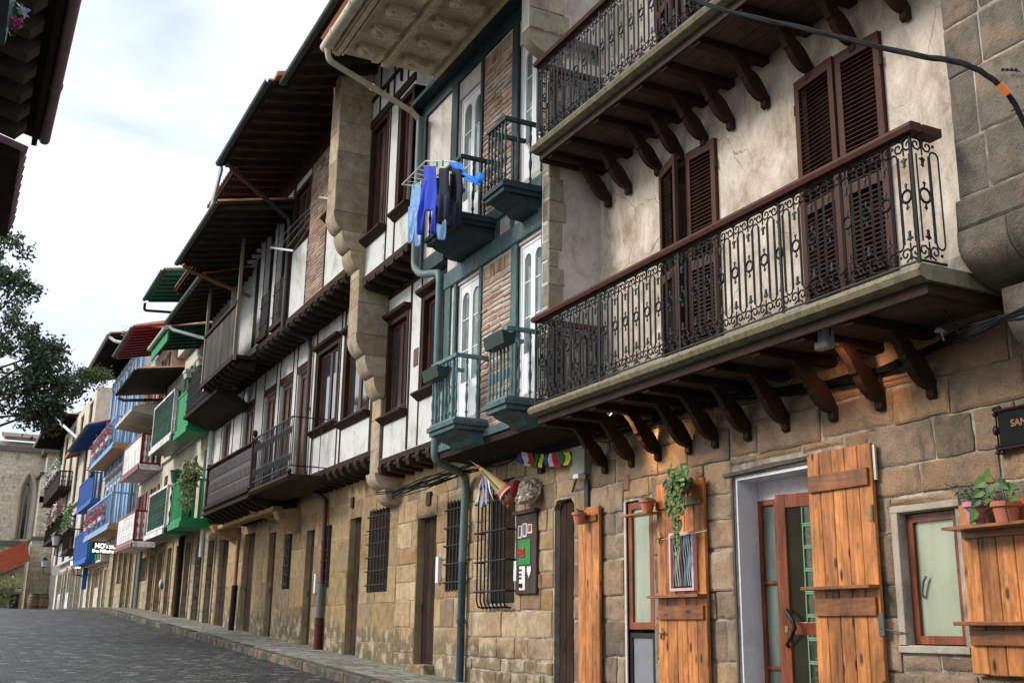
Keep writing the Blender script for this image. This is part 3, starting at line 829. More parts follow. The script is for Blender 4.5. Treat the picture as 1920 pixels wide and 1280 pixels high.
def long_balcony(zs, zr, Y0, Y1, brY, label):
    """zs slab top, zr rail top"""
    sl = MB(); sl.prism([(5.97, zs-.02), (5.95, zs-.05), (5.97, zs-.095), (6.04, zs-.122), (7.0, zs-.122), (7.0, zs), (5.99, zs)], Y0-.02, Y1+.03, 'y')
    o = sl.build('balcony', MOSS, C); o['label'] = label
    mb = MB(); y = Y0+.05; n = 10
    mb.box(6.07, 6.10, Y0+.02, Y1-.01, zs-.21, zs-.123); mb.box(6.101, 6.99, Y0+.02, Y0+.09, zs-.21, zs-.123); mb.box(6.101, 6.99, Y1-.09, Y1-.01, zs-.23, zs-.123)
    mb.build('fascia', BRACK, o, bevel=.006)
    mb = MB(); X = 6.12; 
    for i in range(6): mb.box(6.11+i*.147, 6.25+i*.147, Y0+.1, Y1-.1, zs-.15, zs-.125)
    mb.build('floor_boards', m_paint('dusty_floor_boards', (.09, .062, .043), .4, 6, .8, .4), o)
    # rail
    mb = MB(); mb.prism([(5.965, zr-.035), (5.985, zr), (6.085, zr), (6.105, zr-.035), (6.09, zr-.07), (5.98, zr-.07)], Y0-.03, Y1, 'y')
    mb.box(6.106, 6.30, Y0-.03, Y0+.09, zr-.069, zr-.002)
    mb.build('handrail', SHUT, o)
    mb = MB(); Xr = 6.035; L = Y1-Y0-.10; p = .205; n = round(L/p); p = L/n
    for i in range(n): rail_unit(mb, Y0+.05+i*p, p, zs+.05, zr-.075, Xr)
    mb.box(Xr-.008, Xr+.008, Y0+.03, Y1, zs+.035, zs+.05); mb.box(Xr-.008, Xr+.008, Y0+.03, Y1, zr-.085, zr-.07)
    for k in range(5):
        y = Y0+.04+(Y1-Y0-.06)*k/4; mb.tube([(Xr, y, zs), (Xr, y, zr-.06)], .015, 6)
    # near return
    m2 = MB(); rail_unit(m2, 0, .24, zs+.05, zr-.075, 0)
    mb.add([(Xr+.03+v[1], Y0+.03+v[0], v[2]) for v in m2.v], m2.f)
    mb.box(Xr, 6.30, Y0+.022, Y0+.038, zs+.035, zs+.05)
    # far return
    m2 = MB()
    for i in range(4): rail_unit(m2, i*.23, .23, zs+.05, zr-.075, 0)
    mb.add([(Xr+.03+v[1], Y1-.01+v[0], v[2]) for v in m2.v], m2.f)
    mb.build('iron_railing', IRON, o)
    MB().box(6.107, 6.98, Y1-.06, Y1, zr-.069, zr-.002).build('handrail', SHUT, o)
    # joists and brackets
    for y in brY:
        MB().box(6.104, 6.995, y-.06, y+.06, zs-.24, zs-.152).build('joist', BRACK, o, bevel=.008)
        zo = zs-4.22
        lobe = [(6.36, 4.065), (6.40, 4.02), (6.46, 4.01), (6.53, 3.965), (6.60, 3.89), (6.655, 3.80), (6.665, 3.765), (6.69, 3.765), (6.72, 3.70), (6.77, 3.635), (6.84, 3.58), (6.905, 3.56), (6.925, 3.565), (6.925, 3.50), (6.965, 3.475), (7.0, 3.50), (7.0, 3.60), (6.975, 3.63), (6.94, 3.70), (6.88, 3.79), (6.82, 3.845), (6.775, 3.865), (6.735, 3.92), (6.67, 3.99), (6.58, 4.045), (6.52, 4.065)]
        MB().prism([(a, b+zo) for a, b in lobe], y-.042, y+.042, 'y').build('bracket', BRACK, o, bevel=.008)
    return o
BY = [11.46, 10.86, 10.31, 9.72, 9.25, 8.72, 8.14, 7.5, 6.92, 6.35]
long_balcony(4.22, 5.33, 5.48, 11.55, BY, 'lower long balcony with black iron railing')
long_balcony(7.62, 8.78, 5.30, 11.56, [11.34, 10.86, 10.2, 9.75, 9.28, 8.80, 8.22, 7.54, 6.94, 6.3, 5.7], 'upper long balcony with black iron railing')

# firewall pier at the far side of the house
mb = MB(); mb.box(6.25, 7.01, 11.602, 11.80, 4.3, 9.0); mb.box(5.92, 7.01, 11.59, 11.80, 9.3, 15)
fp = mb.build('firewall_pier', DWHITE, C)
blocks('pier_front_stones', 6.25, 11.60, 11.80, 4.3, 9.0, [], S_Q, fp, hh=(.22, .38), ww=(.2, .2), seed=5)
blocks_side('pier_side_stones', 11.60, 6.23, 6.42, 4.3, 9.0, S_Q, fp, hh=(.22, .38), ww=(.12, .24), seed=6, ragged=.07)
blocks_side('pier_upper_stones', 11.588, 5.92, 6.45, 9.3, 15, S_Q, fp, hh=(.26, .42), ww=(.2, .4), seed=8, ragged=.08)
mb = MB(); corbel(mb, 5.93, 6.5, 11.60, 11.80, 8.95, 9.3); mb.build('corbel', S_Q, fp, smooth=True)

# pilaster at the near side, carried on rounded corbels
mb = MB(); mb.box(6.37, 7.01, 4.7, 5.40, 4.75, 15)
pl = mb.build('pilaster', MORTAR, C)
blocks('pilaster_stones', 6.37, 4.7, 5.41, 4.75, 15, [], S_G, pl, hh=(.42, .56), ww=(.30, .40), gap=.009, proud=(.006, .016), seed=21, b=.010, j=.005)
mb = MB(); mb.bbox(6.33, 7.0, 4.66, 5.43, 4.50, 4.74, .03, .01); mb.build('stone_band', S_G, pl)
mb = MB()
corbel(mb, 6.32, 7.0, 4.99, 5.42, 4.06, 4.49, 14); corbel(mb, 6.32, 7.0, 4.6, 4.985, 4.06, 4.49, 14); mb.build('round_corbel', S_G, pl, smooth=True, bevel=.01)
mb = MB(); corbel(mb, 6.55, 7.0, 4.55, 5.27, 3.55, 4.055, 14); mb.build('lower_corbel', S_G, pl, smooth=True, bevel=.01)
mb = MB(); corbel(mb, 6.74, 7.0, 4.9, 5.15, 3.32, 3.54, 10); corbel(mb, 6.74, 7.0, 4.6, 4.89, 3.32, 3.54, 10); mb.build('shell_corbel', S_P, pl, smooth=True, bevel=.01)

def post(mb, X, y0, y1, z0, z1, p=.03): mb.box(X-p, X+.02, y0, y1, z0, z1)
def baluster(mb, x, y, z0, z1, r=.016, n=8):
    H = z1-z0
    pr = [(r*.8, 0), (r*.8, H*.06), (r*1.5, H*.09), (r*.8, H*.13), (r*.75, H*.22), (r*1.35, H*.30), (r*1.5, H*.36), (r*.9, H*.44), (r*.7, H*.5), (r*1.3, H*.54), (r*.7, H*.58), (r*.9, H*.68), (r*1.3, H*.80), (r*.8, H*.88), (r*1.3, H*.93), (r*.8, H)]
    mb.lathe((x, y, z0), pr, n)
# ================================================================== HOUSE D : teal half-timbered house
D = thing('half_timbered_house', 'half-timbered house with teal posts, thin brick infill and a carved stone-coloured eave', 'house', (7, 13.8, g(13.8)))
XD = 6.3
GD = (13.95, 14.75, 2.0, 3.55); DD = (12.24, 12.80, .3, 3.28)
wall('ground_floor_wall', 7.0, 12.285, 15.5, 0, 4.3, [GD, DD], MORTAR, D, d=.25)
blocks('ashlar_facing', 7.0, 12.285, 15.5, .3, 4.22, [(13.9, 14.8, 1.95, 3.6), (DD[0]-.01, DD[1]+.01, 0, DD[3]+.01)], S_D, D, hh=(.16, .36), ww=(.2, .55), seed=23, b=.012, j=.010, gap=.010, proud=(.010, .026))
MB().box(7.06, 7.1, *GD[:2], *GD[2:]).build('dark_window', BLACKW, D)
door(D, (12.25, 12.79, .4, 3.25), 7.07, DARKD, planks=3)
mb = MB()       # shaped lintel stone over the door
for yy in (12.80, 12.24):
    s = -1 if yy > 12.5 else 1
    mb.prism([(yy, 3.28), (yy, 3.16), (yy+s*.03, 3.21), (yy+s*.07, 3.24), (yy+s*.10, 3.28)], 6.985, 7.12, 'x')
mb.build('shaped_lintel', S_D, D)
grille(D, 13.90, 14.90, 1.95, 3.62, 6.84, 8, 4, IRON, .013, name='bulging_grille', curl=True)
# upper floors
def rc(X, xl, yt, xr, yb):
    a = yz(xl, yt, X); b = yz(xr, yb, X); return (b[0], a[0], b[1], a[1])
d1 = (13.76, 14.58, 4.55, 6.62); d2 = (11.86, 12.56, 4.55, 6.62)
d3 = (13.80, 14.66, 7.40, 9.70); d4 = (11.86, 12.56, 7.50, 9.60)
w = wall('first_floor_wall', XD, 11.81, 15.0, 4.26, 6.9, [d1, d2], DWHITE, D, d=.16)
w = wall('second_floor_wall', XD-.02, 11.81, 16.15, 7.42, 10.3, [d3, d4], DWHITE, D, d=.16)
wall('mid_band_wall', XD, 11.81, 15.0, 6.905, 7.415, [], DWHITE, D, d=.1)
wall('attic_wall', XD+.2, 11.81, 16.1, 10.305, 12.5, [], DWHITE, D, d=.1)
blocks('brick_infill', XD, 12.74, 13.68, 4.27, 6.42, [], BRICK, D, hh=(.07, .095), ww=(.20, .36), gap=.013, proud=(.008, .022), seed=31, b=.008, j=.011)
blocks('soldier_course', XD, 12.74, 13.68, 6.42, 6.63, [], BRICK, D, hh=(.2, .21), ww=(.07, .10), gap=.008, proud=(.008, .022), seed=33, b=.006, j=.006)
blocks('brick_infill', XD-.02, 12.74, 13.72, 7.44, 9.74, [], BRICK, D, hh=(.07, .095), ww=(.20, .36), gap=.013, proud=(.008, .022), seed=32, b=.008, j=.011)
blocks('soldier_course', XD-.02, 12.74, 13.72, 9.74, 9.96, [], BRICK, D, hh=(.2, .22), ww=(.07, .10), gap=.008, proud=(.008, .022), seed=34, b=.006, j=.006)
mb = MB()
for (y0, y1) in ((14.80, 15.02), (14.58, 14.66), (13.68, 13.76), (12.56, 12.73), (11.81, 11.86)): post(mb, XD, y0, y1, 4.26, 6.66)
mb.bbox(XD-.05, XD+.02, 11.81, 15.03, 6.665, 6.93, .012, .006); mb.box(XD-.06, XD+.02, 11.81, 15.03, 4.16, 4.262)
for y in (12.3, 12.75, 13.2, 13.62, 14.1, 14.55): post(mb, XD, y-.05, y+.05, 6.935, 7.20, .02)
mb.bbox(XD-.045, XD+.02, 11.81, 15.03, 7.205, 7.41, .012, .006)
mb.build('timber_frame', TEAL, D)
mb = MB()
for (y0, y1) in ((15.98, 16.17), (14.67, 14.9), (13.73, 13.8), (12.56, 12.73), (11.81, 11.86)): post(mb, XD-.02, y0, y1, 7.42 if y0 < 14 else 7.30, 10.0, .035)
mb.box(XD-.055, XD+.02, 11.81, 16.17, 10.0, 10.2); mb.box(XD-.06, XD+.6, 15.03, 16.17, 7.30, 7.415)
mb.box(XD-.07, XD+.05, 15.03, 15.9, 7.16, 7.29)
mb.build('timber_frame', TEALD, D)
MB().prism([(XD-.03, 4.155), (XD-.03, 4.06), (6.95, 3.99), (6.99, 4.155)], 11.82, 15.0, 'y').build('jetty_underside', BLACKW, D)
def white_door(rect, X):
    y0, y1, z0, z1 = rect; ym = (y0+y1)/2
    mb = frame_mb(X, X+.07, y0, y1, z0, z1, .05, 0); o = mb.build('french_door', WPAINT, D)
    for a, b in ((y0+.052, ym-.003), (ym+.003, y1-.052)):
        m = MB(); w = .055; X1 = X+.01; zb = z0+.55
        m.box(X1, X1+.04, a, a+w, z0, z1-.052); m.box(X1, X1+.04, b-w, b, z0, z1-.052); m.box(X1+.001, X1+.04, a+w, b-w, z0, zb)
        m.box(X1+.001, X1+.04, a+w, b-w, z1-.16, z1-.052)
        # round-headed light: corner pieces
        r = (b-a)/2-w; cy = (a+b)/2; zt = z1-.16-r
        for s in (-1, 1):
            pl_ = [(cy+s*r, zt), (cy+s*r, zt+r)]+[(cy, zt+r)]
            arc = [(cy+s*r*math.sin(t*math.pi/12), zt+r*math.cos(t*math.pi/12)) for t in range(0, 7)]
            m.prism([(cy+s*r, zt+r)]+arc, X1+.002, X1+.04, 'x')
        for k in (1, 2): m.box(X1+.012, X1+.028, a+w, b-w, zb+(zt-zb)*k/2.6-.008, zb+(zt-zb)*k/2.6+.008)
        c = m.build('casement', WPAINT, o)
        MB().box(X1+.02, X1+.025, a+w-.01, b-w+.01, zb-.01, z1-.15).build('pane', GLASSG, c)
for r_ in (d1, d2): white_door(r_, XD+.03)
for r_ in (d3, d4): white_door(r_, XD+.02)
def small_balcony(y0, y1, zs, zr, Xf, mb_mat, slab_mat, label):
    """wooden balcony with turned balusters and a moulded underside"""
    s = MB(); Xw = XD-.005
    s.box(Xf-.03, Xw, y0-.03, y1+.03, zs-.06, zs); s.box(Xf, Xw, y0, y1, zs-.12, zs-.061)
    s.prism([(Xf+.06, zs-.121), (Xw, zs-.121), (Xw, zs-.30), (Xf+.34, zs-.28), (Xf+.28, zs-.22), (Xf+.12, zs-.17)], y0+.05, y1-.05, 'y')
    o = s.build('balcony', slab_mat, D); o['label'] = label
    b = MB(); n = max(5, round((y1-y0)/.13))
    for i in range(n+1): baluster(b, Xf+.03, y0+.03+(y1-y0-.06)*i/n, zs+.04, zr-.05)
    for yy in (y0+.03, y1-.03):
        for k in (1, 2): baluster(b, Xf+.03+(Xw-Xf-.03)*k/3, yy, zs+.04, zr-.05)
    b.build('balusters', mb_mat, o, smooth=True)
    h = MB(); h.box(Xf, Xf+.06, y0, y1, zr-.05, zr); h.box(Xf+.061, Xw, y0, y0+.06, zr-.05, zr); h.box(Xf+.061, Xw, y1-.06, y1, zr-.05, zr)
    h.box(Xf+.005, Xf+.055, y0, y1, zs+.001, zs+.04); h.box(Xf+.061, Xw, y0+.004, y0+.055, zs+.001, zs+.04)
    h.each('handrail', mb_mat, o)
small_balcony(13.42, 14.30, 4.36, 5.28, 5.80, TEALL, TEAL, 'light teal balcony near the drainpipe')
small_balcony(11.50+.35, 12.42, 4.36, 5.28, 5.80, TEALL, TEAL, 'light teal balcony next to the stone house')
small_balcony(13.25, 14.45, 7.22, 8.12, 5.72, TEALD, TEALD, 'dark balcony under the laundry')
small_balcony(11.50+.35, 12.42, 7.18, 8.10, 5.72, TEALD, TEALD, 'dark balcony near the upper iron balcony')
# carved eave
cs = MB(); zE = 10.24
cs.box(4.28, 6.04, 11.3, 15.05, zE, zE+.10)
ce = cs.build('carved_eave', m_paint('carved_eave_plaster', (.46, .38, .27), .4, 4, .85, .6, wear=(.26, .21, .15), wear_amt=.6), D)
cmat = m_paint('carved_relief', (.60, .49, .34), .4, 9, .8, .7, wear=(.22, .17, .12), wear_amt=.6)
m = MB()
for x in (4.36, 5.12, 5.98): m.box(x-.035, x+.035, 11.3, 15.04, zE-.07, zE-.001)
for x in (4.45, 5.205, 4.30): m.box(x-.012, x+.012, 11.3, 15.04, zE-.045, zE-.002)
m.build('moulding', cmat, ce)
m = MB(); y = 11.32
while y < 15.0: m.ball((5.165, y, zE-.06), .036, 6, 4); y += .075
m.build('bead_row', cmat, ce)
for (xa, xb) in ((4.52, 5.08), (5.24, 5.92)):
    y = 11.45
    while y < 14.9:
        m = MB(); L = xb-xa; W = .30
        m.prism([(xa+.08, zE-.001), (xb-.10, zE-.001), (xb-.12, zE-.11), (xa+L*.6, zE-.15), (xa+L*.35, zE-.10), (xa+.10, zE-.08)], y+.05, y+W-.05, 'y')
        rr = random.Random(int(y*100))
        for sgn in (-1, 1):
            pts = [(xa+L*(.15+.7*t/8), y+W/2+sgn*(.06+.05*math.sin(t*1.1)), zE-.05-.07*math.sin(math.pi*t/8)) for t in range(9)]
            m.tube(pts, [.018+.012*math.sin(t*1.3)**2 for t in range(9)], 5)
        m.ball((xa+.12, y+W/2, zE-.07), .075, 8, 5, (1, 1, .9)); m.ball((xb-.16, y+W/2, zE-.10), .085, 8, 5, (1.1, 1, .8))
        for k in range(5): m.ball((xa+L*(.25+.12*k), y+W/2+rr.uniform(-.07, .07), zE-.12), .035, 6, 4, (1.4, 1, 1))
        m.build('carved_modillion', cmat, ce, smooth=True)
        m = MB(); m.box(xa+L*.72, xa+L*.92, y+W+.06, y+W+.2, zE-.03, zE-.002); m.build('rosette_block', cmat, ce)
        y += .62
mb = MB(); mb.box(6.042, XD+.2, 11.5, 16.17, zE-.035, zE+.04); mb.build('eave_board', TEALD, ce)
m = MB(); m.tube([(4.17, 11.0, zE+.02), (4.17, 15.05, zE+.02)], .085, 12)
for y in (11.4, 12.5, 13.6, 14.5): m.tube([(4.17, y, zE+.02), (4.17, y+.05, zE+.02)], .097, 12)
m.build('gutter', GUTC, ce, smooth=True)
MB().prism([(4.2, zE+.11), (8, zE+1.4), (8, zE+1.55), (4.1, zE+.2)], 11.3, 15.1, 'y').build('roof', TILE, ce)
pipe(D, [(4.17, 14.93, zE-.04), (4.22, 14.97, zE-.22), (5.98, 15.95, 10.0), (6.12, 15.98, 9.9)], .048, GUTC, 'gutter_pipe')
pipe(D, [(6.13, 15.98, 9.95), (6.13, 15.98, 7.30), (6.13, 15.7, 7.10), (6.22, 15.15, 6.98), (6.22, 15.10, 6.85), (6.22, 15.08, 4.05), (6.85, 15.38, 3.92), (6.9, 15.45, 3.75), (6.9, 15.5, 2.62)], .062, GUTG, 'drainpipe')
pipe(D, [(6.9, 15.5, 2.62), (6.9, 15.5, g(15.5))], .058, m_paint('dark_teal_pipe', (.035, .07, .085), .4, 5, .4, .2, wear=(.02, .02, .02), wear_amt=.55), 'lower_drainpipe')
MB().box(6.93, 6.99, 13.05, 13.17, 3.68, 3.92).build('rusty_plate', RUST, D)

# ================================================================== HOUSE A : narrow white house with brown timber
A = thing('half_timbered_house', 'narrow white plastered house with dark brown window frames between the stone pier and the drainpipe', 'house', (7, 17, g(17)))
GA = (15.58, 16.32, 2.22, 3.58); DA = (16.78, 17.62, .4, 3.45)
wall('ground_floor_wall', 7.0, 15.505, 18.55, 0, 4.55, [GA, DA], m_plaster('ochre_reveal', (.42, .31, .18), (.20, .14, .08), .4), A, d=.22)
blocks('ashlar_facing', 7.0, 15.505, 18.55, .5, 4.35, [(GA[0]-.01, GA[1]+.01, GA[2]-.01, GA[3]+.01), (DA[0]-.01, DA[1]+.01, 0, DA[3]+.01)], S_D, A, hh=(.26, .5), ww=(.35, .9), seed=41, gap=.006, b=.010, proud=(.006, .02))
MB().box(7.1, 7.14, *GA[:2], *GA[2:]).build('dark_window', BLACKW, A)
grille(A, 15.56, 16.34, 2.2, 3.6, 6.97, 6, 5, IRON, .014)
door(A, (16.80, 17.60, .9, 3.42), 7.12, DARKD, planks=4)
MB().bbox(6.8, 7.3, 16.7, 17.7, .8, 1.09, .02).build('door_step', S_D, A)
MB().box(6.95, 6.99, 17.08-.08, 17.08+.1, 3.62, 3.84).build('carved_plate', RUST, A)
MB().box(6.93, 6.985, 16.52, 16.62, 2.35, 2.75).build('doorbell_panel', m_plain('white_panel', (.7, .7, .68), .4), A)
def brown_window(parent, rect, X, d=.16, head=True, sill=True, mull=True):
    y0, y1, z0, z1 = rect
    mb = frame_mb(X-.02, X+.06, y0+.001, y1-.001, z0+.001, z1-.001, .09); o = mb.build('window', BROWN, parent)
    ym = y0+(y1-y0)*.5
    m = MB(); 
    for a, b in ((y0+.09, ym), (ym, y1-.09)):
        f = frame_mb(X+.07, X+.11, a+.002, b-.002, z0+.09, z1-.09, .07); m.add(f.v, f.f)
    c = m.build('casement', BROWNR, o)
    MB().box(X+.09, X+.095, y0+.1, y1-.1, z0+.1, z1-.1).build('pane', GLASSD, c)
    if head:
        h = MB(); h.prism([(X-.03, z1), (X-.12, z1+.05), (X-.14, z1+.10), (X+.0, z1+.10), (X+.0, z1)], y0-.07, y1+.07, 'y'); h.build('window_head', BROWN, o)
    if sill:
        h = MB(); h.prism([(X-.03, z0-.12), (X-.08, z0-.08), (X-.15, z0-.03), (X-.15, z0), (X, z0), (X, z0-.12)], y0-.07, y1+.07, 'y'); h.build('window_sill', BROWN, o)
    return o
XA = 6.6
wA1 = (17.35, 18.40, 5.25, 7.02); wA2 = (15.80, 16.72, 5.40, 7.06)
wall('first_floor_wall', XA, 15.01, 18.50, 4.52, 7.7, [wA1, wA2], WHITE, A, d=.2)
brown_window(A, wA1, XA); brown_window(A, wA2, XA)
mb = MB()
for (y0, y1, a, b) in ((18.42, 18.50, 4.55, 7.65), (17.22, 17.30, 4.55, 7.65), (16.76, 16.80, 4.55, 7.65)): post(mb, XA, y0, y1, a, b, .012)
mb.box(XA-.035, XA+.02, 15.02, 18.5, 4.43, 4.52); mb.box(XA-.03, XA+.02, 15.02, 18.50, 7.45, 7.68)
mb.build('timber_frame', BROWN, A)
MB().box(XA-.012, XA+.01, 16.86, 17.06, 5.92, 6.22).build('terracotta_plaque', m_plain('brown_plaque', (.14, .06, .04), .7), A)
mb = MB(); mb.box(XA-.01, 7, 15.03, 18.5, 4.36, 4.425)
mb.build('jetty_underside', BLACKW, A)
mb = MB()
for k in range(8):
    y = 15.2+k*.44; mb.prism([(XA-.06, 4.425), (XA-.08, 4.36), (XA-.05, 4.26), (XA+.1, 4.24), (7, 4.22), (7, 4.36), (XA+.02, 4.358)], y, y+.15, 'y')
mb.each('jetty_joist', BROWN, A)
XA2 = 6.1
wB1 = (17.42, 18.36, 8.50, 10.72); wB2 = (16.18, 16.86, 8.50, 10.66)
wall('second_floor_wall', XA2, 16.18, 18.40, 7.80, 12.2, [wB1, wB2], WHITE, A, d=.2)
brown_window(A, wB1, XA2, head=False); brown_window(A, wB2, XA2, head=False)
mb = MB(); mb.box(XA2-.03, XA2+.02, 16.18, 18.4, 7.71, 7.80); mb.box(XA2-.035, XA2+.02, 16.18, 18.4, 10.73, 10.88); mb.box(XA2-.03, XA2+.02, 16.18, 18.4, 11.28, 11.36)
for y in (17.32, 16.9): post(mb, XA2, y, y+.05, 7.8, 10.73, .012)
for y in (16.5, 17.2, 17.95): post(mb, XA2, y, y+.05, 10.88, 12.1, .02)
for y in (16.8, 17.5): mb.prism([(y, 11.28), (y+.07, 11.28), (y+.05, 11.05), (y+.02, 11.0)], XA2-.05, XA2, 'x')
mb.build('timber_frame', BROWN, A)
MB().box(XA2-.03, XA, 16.18, 18.4, 7.64, 7.705).build('jetty_underside', BLACKW, A)
mb = MB()
for k in range(5):
    y = 16.3+k*.46; mb.prism([(XA2-.06, 7.70), (XA2-.06, 7.6), (XA2+.06, 7.54), (XA, 7.5), (XA, 7.64), (XA2, 7.638)], y, y+.16, 'y')
mb.each('jetty_joist', BROWN, A)
eave(A, 4.52, 11.45, 15.12, 18.80, 6.1, .33, gut=GUTD)
# corbelled stone pier between the two white houses: part of A
mb = MB(); mb.box(5.46, 7.0, 18.41, 18.9, 9.0, 12.2); mb.box(6.0, 7.0, 18.411, 18.899, 6.75, 8.1); mb.box(6.0, 6.6, 18.41, 18.9, 8.1, 8.3)
mb.box(6.56, 7.0, 18.51, 18.95, 4.3, 6.0)
pier = mb.build('corbelled_pier', S_P, A)
blocks('pier_stones', 5.46, 18.41, 18.9, 9.0, 12.0, [], S_P, pier, hh=(.4, .6), ww=(.49, .49), seed=51, gap=.004)
blocks_side('pier_side_stones', 18.41, 5.45, 6.1, 9.0, 12.0, S_P, pier, hh=(.4, .6), ww=(.5, .65), seed=52)
blocks('pier_stones', 6.0, 18.42, 18.9, 6.75, 9.0, [], S_P, pier, hh=(.4, .6), ww=(.48, .48), seed=53, gap=.004)
blocks_side('pier_side_stones', 18.41, 5.99, 6.6, 6.75, 7.7, S_P, pier, hh=(.4, .6), ww=(.5, .65), seed=54)
blocks('pier_stones', 6.56, 18.52, 18.95, 4.3, 6.1, [], S_P, pier, hh=(.4, .6), ww=(.43, .43), seed=55, gap=.004)
def pier_corbel(Xo, Xi, ya, yb, zt, h, n):
    m = MB(); st = (Xi-Xo)/n
    for k in range(n):
        x0 = Xo+st*k; z1 = zt-h*k
        m.box(x0+st*.55, Xi+.1, ya, yb, z1-h+.002, z1)
        poly = [(x0+st*.56+.0, z1-.001)]+[(x0+st*.56+0-st*.62*math.sin(a*math.pi/8)-0, z1-h*.5+h*.5*math.cos(a*math.pi/8)) for a in range(9)]
        m.prism(poly, ya-.002, yb+.002, 'y')
    m.build('corbel', S_P, pier, smooth=True)
def pc2(Xo, Xi, ya, yb, zt, zb, n):
    """stack of n rolls stepping back towards the wall"""
    m = MB(); st = (Xi-Xo)/n; h = (zt-zb)/n
    for k in range(n):
        x0 = Xo+st*k; z1 = zt-h*k
        poly = [(Xi+.3, z1), (x0, z1)]
        for i in range(9):
            a = math.pi/2*i/8
            poly.append((x0+st*1.35*(1-math.cos(a)), z1-h*.98*math.sin(a)))
        poly.append((Xi+.3, z1-h*.98)); m.prism(poly, ya, yb, 'y')
    m.build('corbel', S_P, pier, smooth=True)
pc2(5.45, 5.98, 18.405, 18.905, 9.0, 7.95, 3)
pc2(5.99, 6.55, 18.405, 18.905, 6.75, 5.62, 3)
pc2(6.50, 6.9, 18.5, 18.98, 4.3, 3.75, 2)

# ================================================================== HOUSE B : wide white house, brick panel, wood and iron balconies
B = thing('half_timbered_house', 'wide white house with brown joinery, a brick panel and ochre ground floor under deep eaves', 'house', (7, 23.5, g(23.5)))
hB = [(18.98, 20.05, 2.28, 3.78), (20.55, 21.25, .6, 3.74), (22.42, 22.95, 2.45, 3.72), (23.62, 24.25, .8, 3.72), (25.4, 25.95, 2.5, 3.75), (26.85, 27.5, 1, 3.9), (28.95, 30.1, 1, 4.05), (32.0, 33.2, 1.2, 4.1)]
wall('ground_floor_wall', 7.0, 18.56, 33.4, 0, 4.75, hB, m_plaster('ochre_reveal', (.42, .31, .18), (.20, .14, .08), .4), B, d=.22)
blocks('ashlar_facing', 7.0, 18.56, 33.4, .8, 4.55, [(a-.01, b+.01, c-.01, d_+.01) for a, b, c, d_ in hB], S_B, B, hh=(.45, .75), ww=(.6, 1.3), seed=61, gap=.005, b=.008, proud=(.006, .016), j=.004)
for i, (a, b, c, d_) in enumerate(hB):
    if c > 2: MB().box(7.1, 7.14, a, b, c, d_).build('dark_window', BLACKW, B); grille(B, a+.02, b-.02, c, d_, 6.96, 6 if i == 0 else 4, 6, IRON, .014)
    else: door(B, (a+.01, b-.01, g(a)+.02, d_-.02), 7.12, DARKD, planks=3)
mb = MB(); mb.box(6.95, 6.99, 21.02, 21.16, 3.95, 4.15); mb.build('carved_plate', RUST, B)
MB().box(6.94, 6.985, 23.2, 23.3, 2.35, 2.75).build('doorbell_panel', m_plain('white_panel', (.7, .7, .68), .4), B)
w1s = [(21.25, 22.80, 5.66, 7.42), (19.28, 20.85, 5.55, 7.35)]
d1s = [(23.50, 24.35, 4.80, 7.25), (24.85, 25.85, 4.80, 7.25), (26.35, 27.35, 4.80, 7.25), (28.5, 29.6, 4.80, 7.3), (31.1, 32.1, 5.2, 7.3)]
wall('first_floor_wall', 6.6, 18.96, 33.35, 4.77, 8.15, w1s+d1s, WHITE, B, d=.2)
for q in w1s: brown_window(B, q, 6.6)
for q in d1s: simple_window(B, q, 6.68, BROWNR, BROWNR, .12, True, 'window', 0)
mb = MB()
for (y0, y1) in ((18.97, 19.2), (20.9, 20.98), (21.14, 21.2), (22.86, 22.95), (23.38, 23.46), (24.40, 24.46), (24.74, 24.80), (25.9, 25.96), (26.24, 26.3), (27.4, 27.46), (28.34, 28.42), (29.7, 29.76), (30.7, 30.76), (32.2, 32.26)): post(mb, 6.6, y0, y1, 4.78, 8.0, .012)
for (y0, y1) in ((23.46, 24.40), (24.8, 25.9), (26.3, 27.4), (28.42, 29.7)): mb.box(6.58, 6.62, y0, y1, 7.26, 7.42)
mb.box(6.56, 6.62, 18.97, 33.3, 4.66, 4.765); mb.box(6.5, 6.62, 18.97, 33.3, 7.92, 8.15)
mb.build('timber_frame', BROWN, B)
MB().box(6.58, 7, 18.97, 33.3, 4.58, 4.655).build('jetty_underside', BLACKW, B)
mb = MB()
for k in range(30):
    y = 19.1+k*.42
    if y < 23.3: mb.prism([(6.50, 4.655), (6.48, 4.58), (6.54, 4.48), (6.62, 4.44), (7, 4.42), (7, 4.58), (6.6, 4.578)], y, y+.18, 'y')
mb.each('jetty_joist', BLACKW, B)
XB = 6.0
w2s = [(19.25, 20.65, 9.72, 11.3), (22.05, 23.25, 9.88, 11.2), (23.5, 24.6, 8.3, 11.1), (24.98, 25.75, 8.3, 11.1), (26.3, 29.4, 8.3, 10.6)]
wall('second_floor_wall', XB, 18.91, 29.6, 8.13, 12.5, w2s[:4]+[(26.3, 29.4, 8.3, 10.9)], WHITE, B, d=.25)
for q in w2s[:2]: brown_window(B, q, XB, head=False)
for q in w2s[2:4]: simple_window(B, q, XB+.1, BROWN, GLASSD, .09, True, 'window', 0)
MB().box(6.2, 6.22, 26.3, 27.6, 8.3, 10.9).build('dark_opening', BLACKW, B)
blocks('brick_infill', XB, 20.72, 21.98, 8.22, 11.4, [], BRICK, B, hh=(.06, .09), ww=(.2, .34), gap=.011, proud=(.008, .022), seed=71, b=.006, j=.006)
mb = MB()
for (y0, y1) in ((18.92, 19.2), (20.66, 20.72), (21.98, 22.04), (23.27, 23.34), (23.40, 23.48), (24.62, 24.66), (25.78, 25.84)): post(mb, XB, y0, y1, 8.2, 11.5, .014)
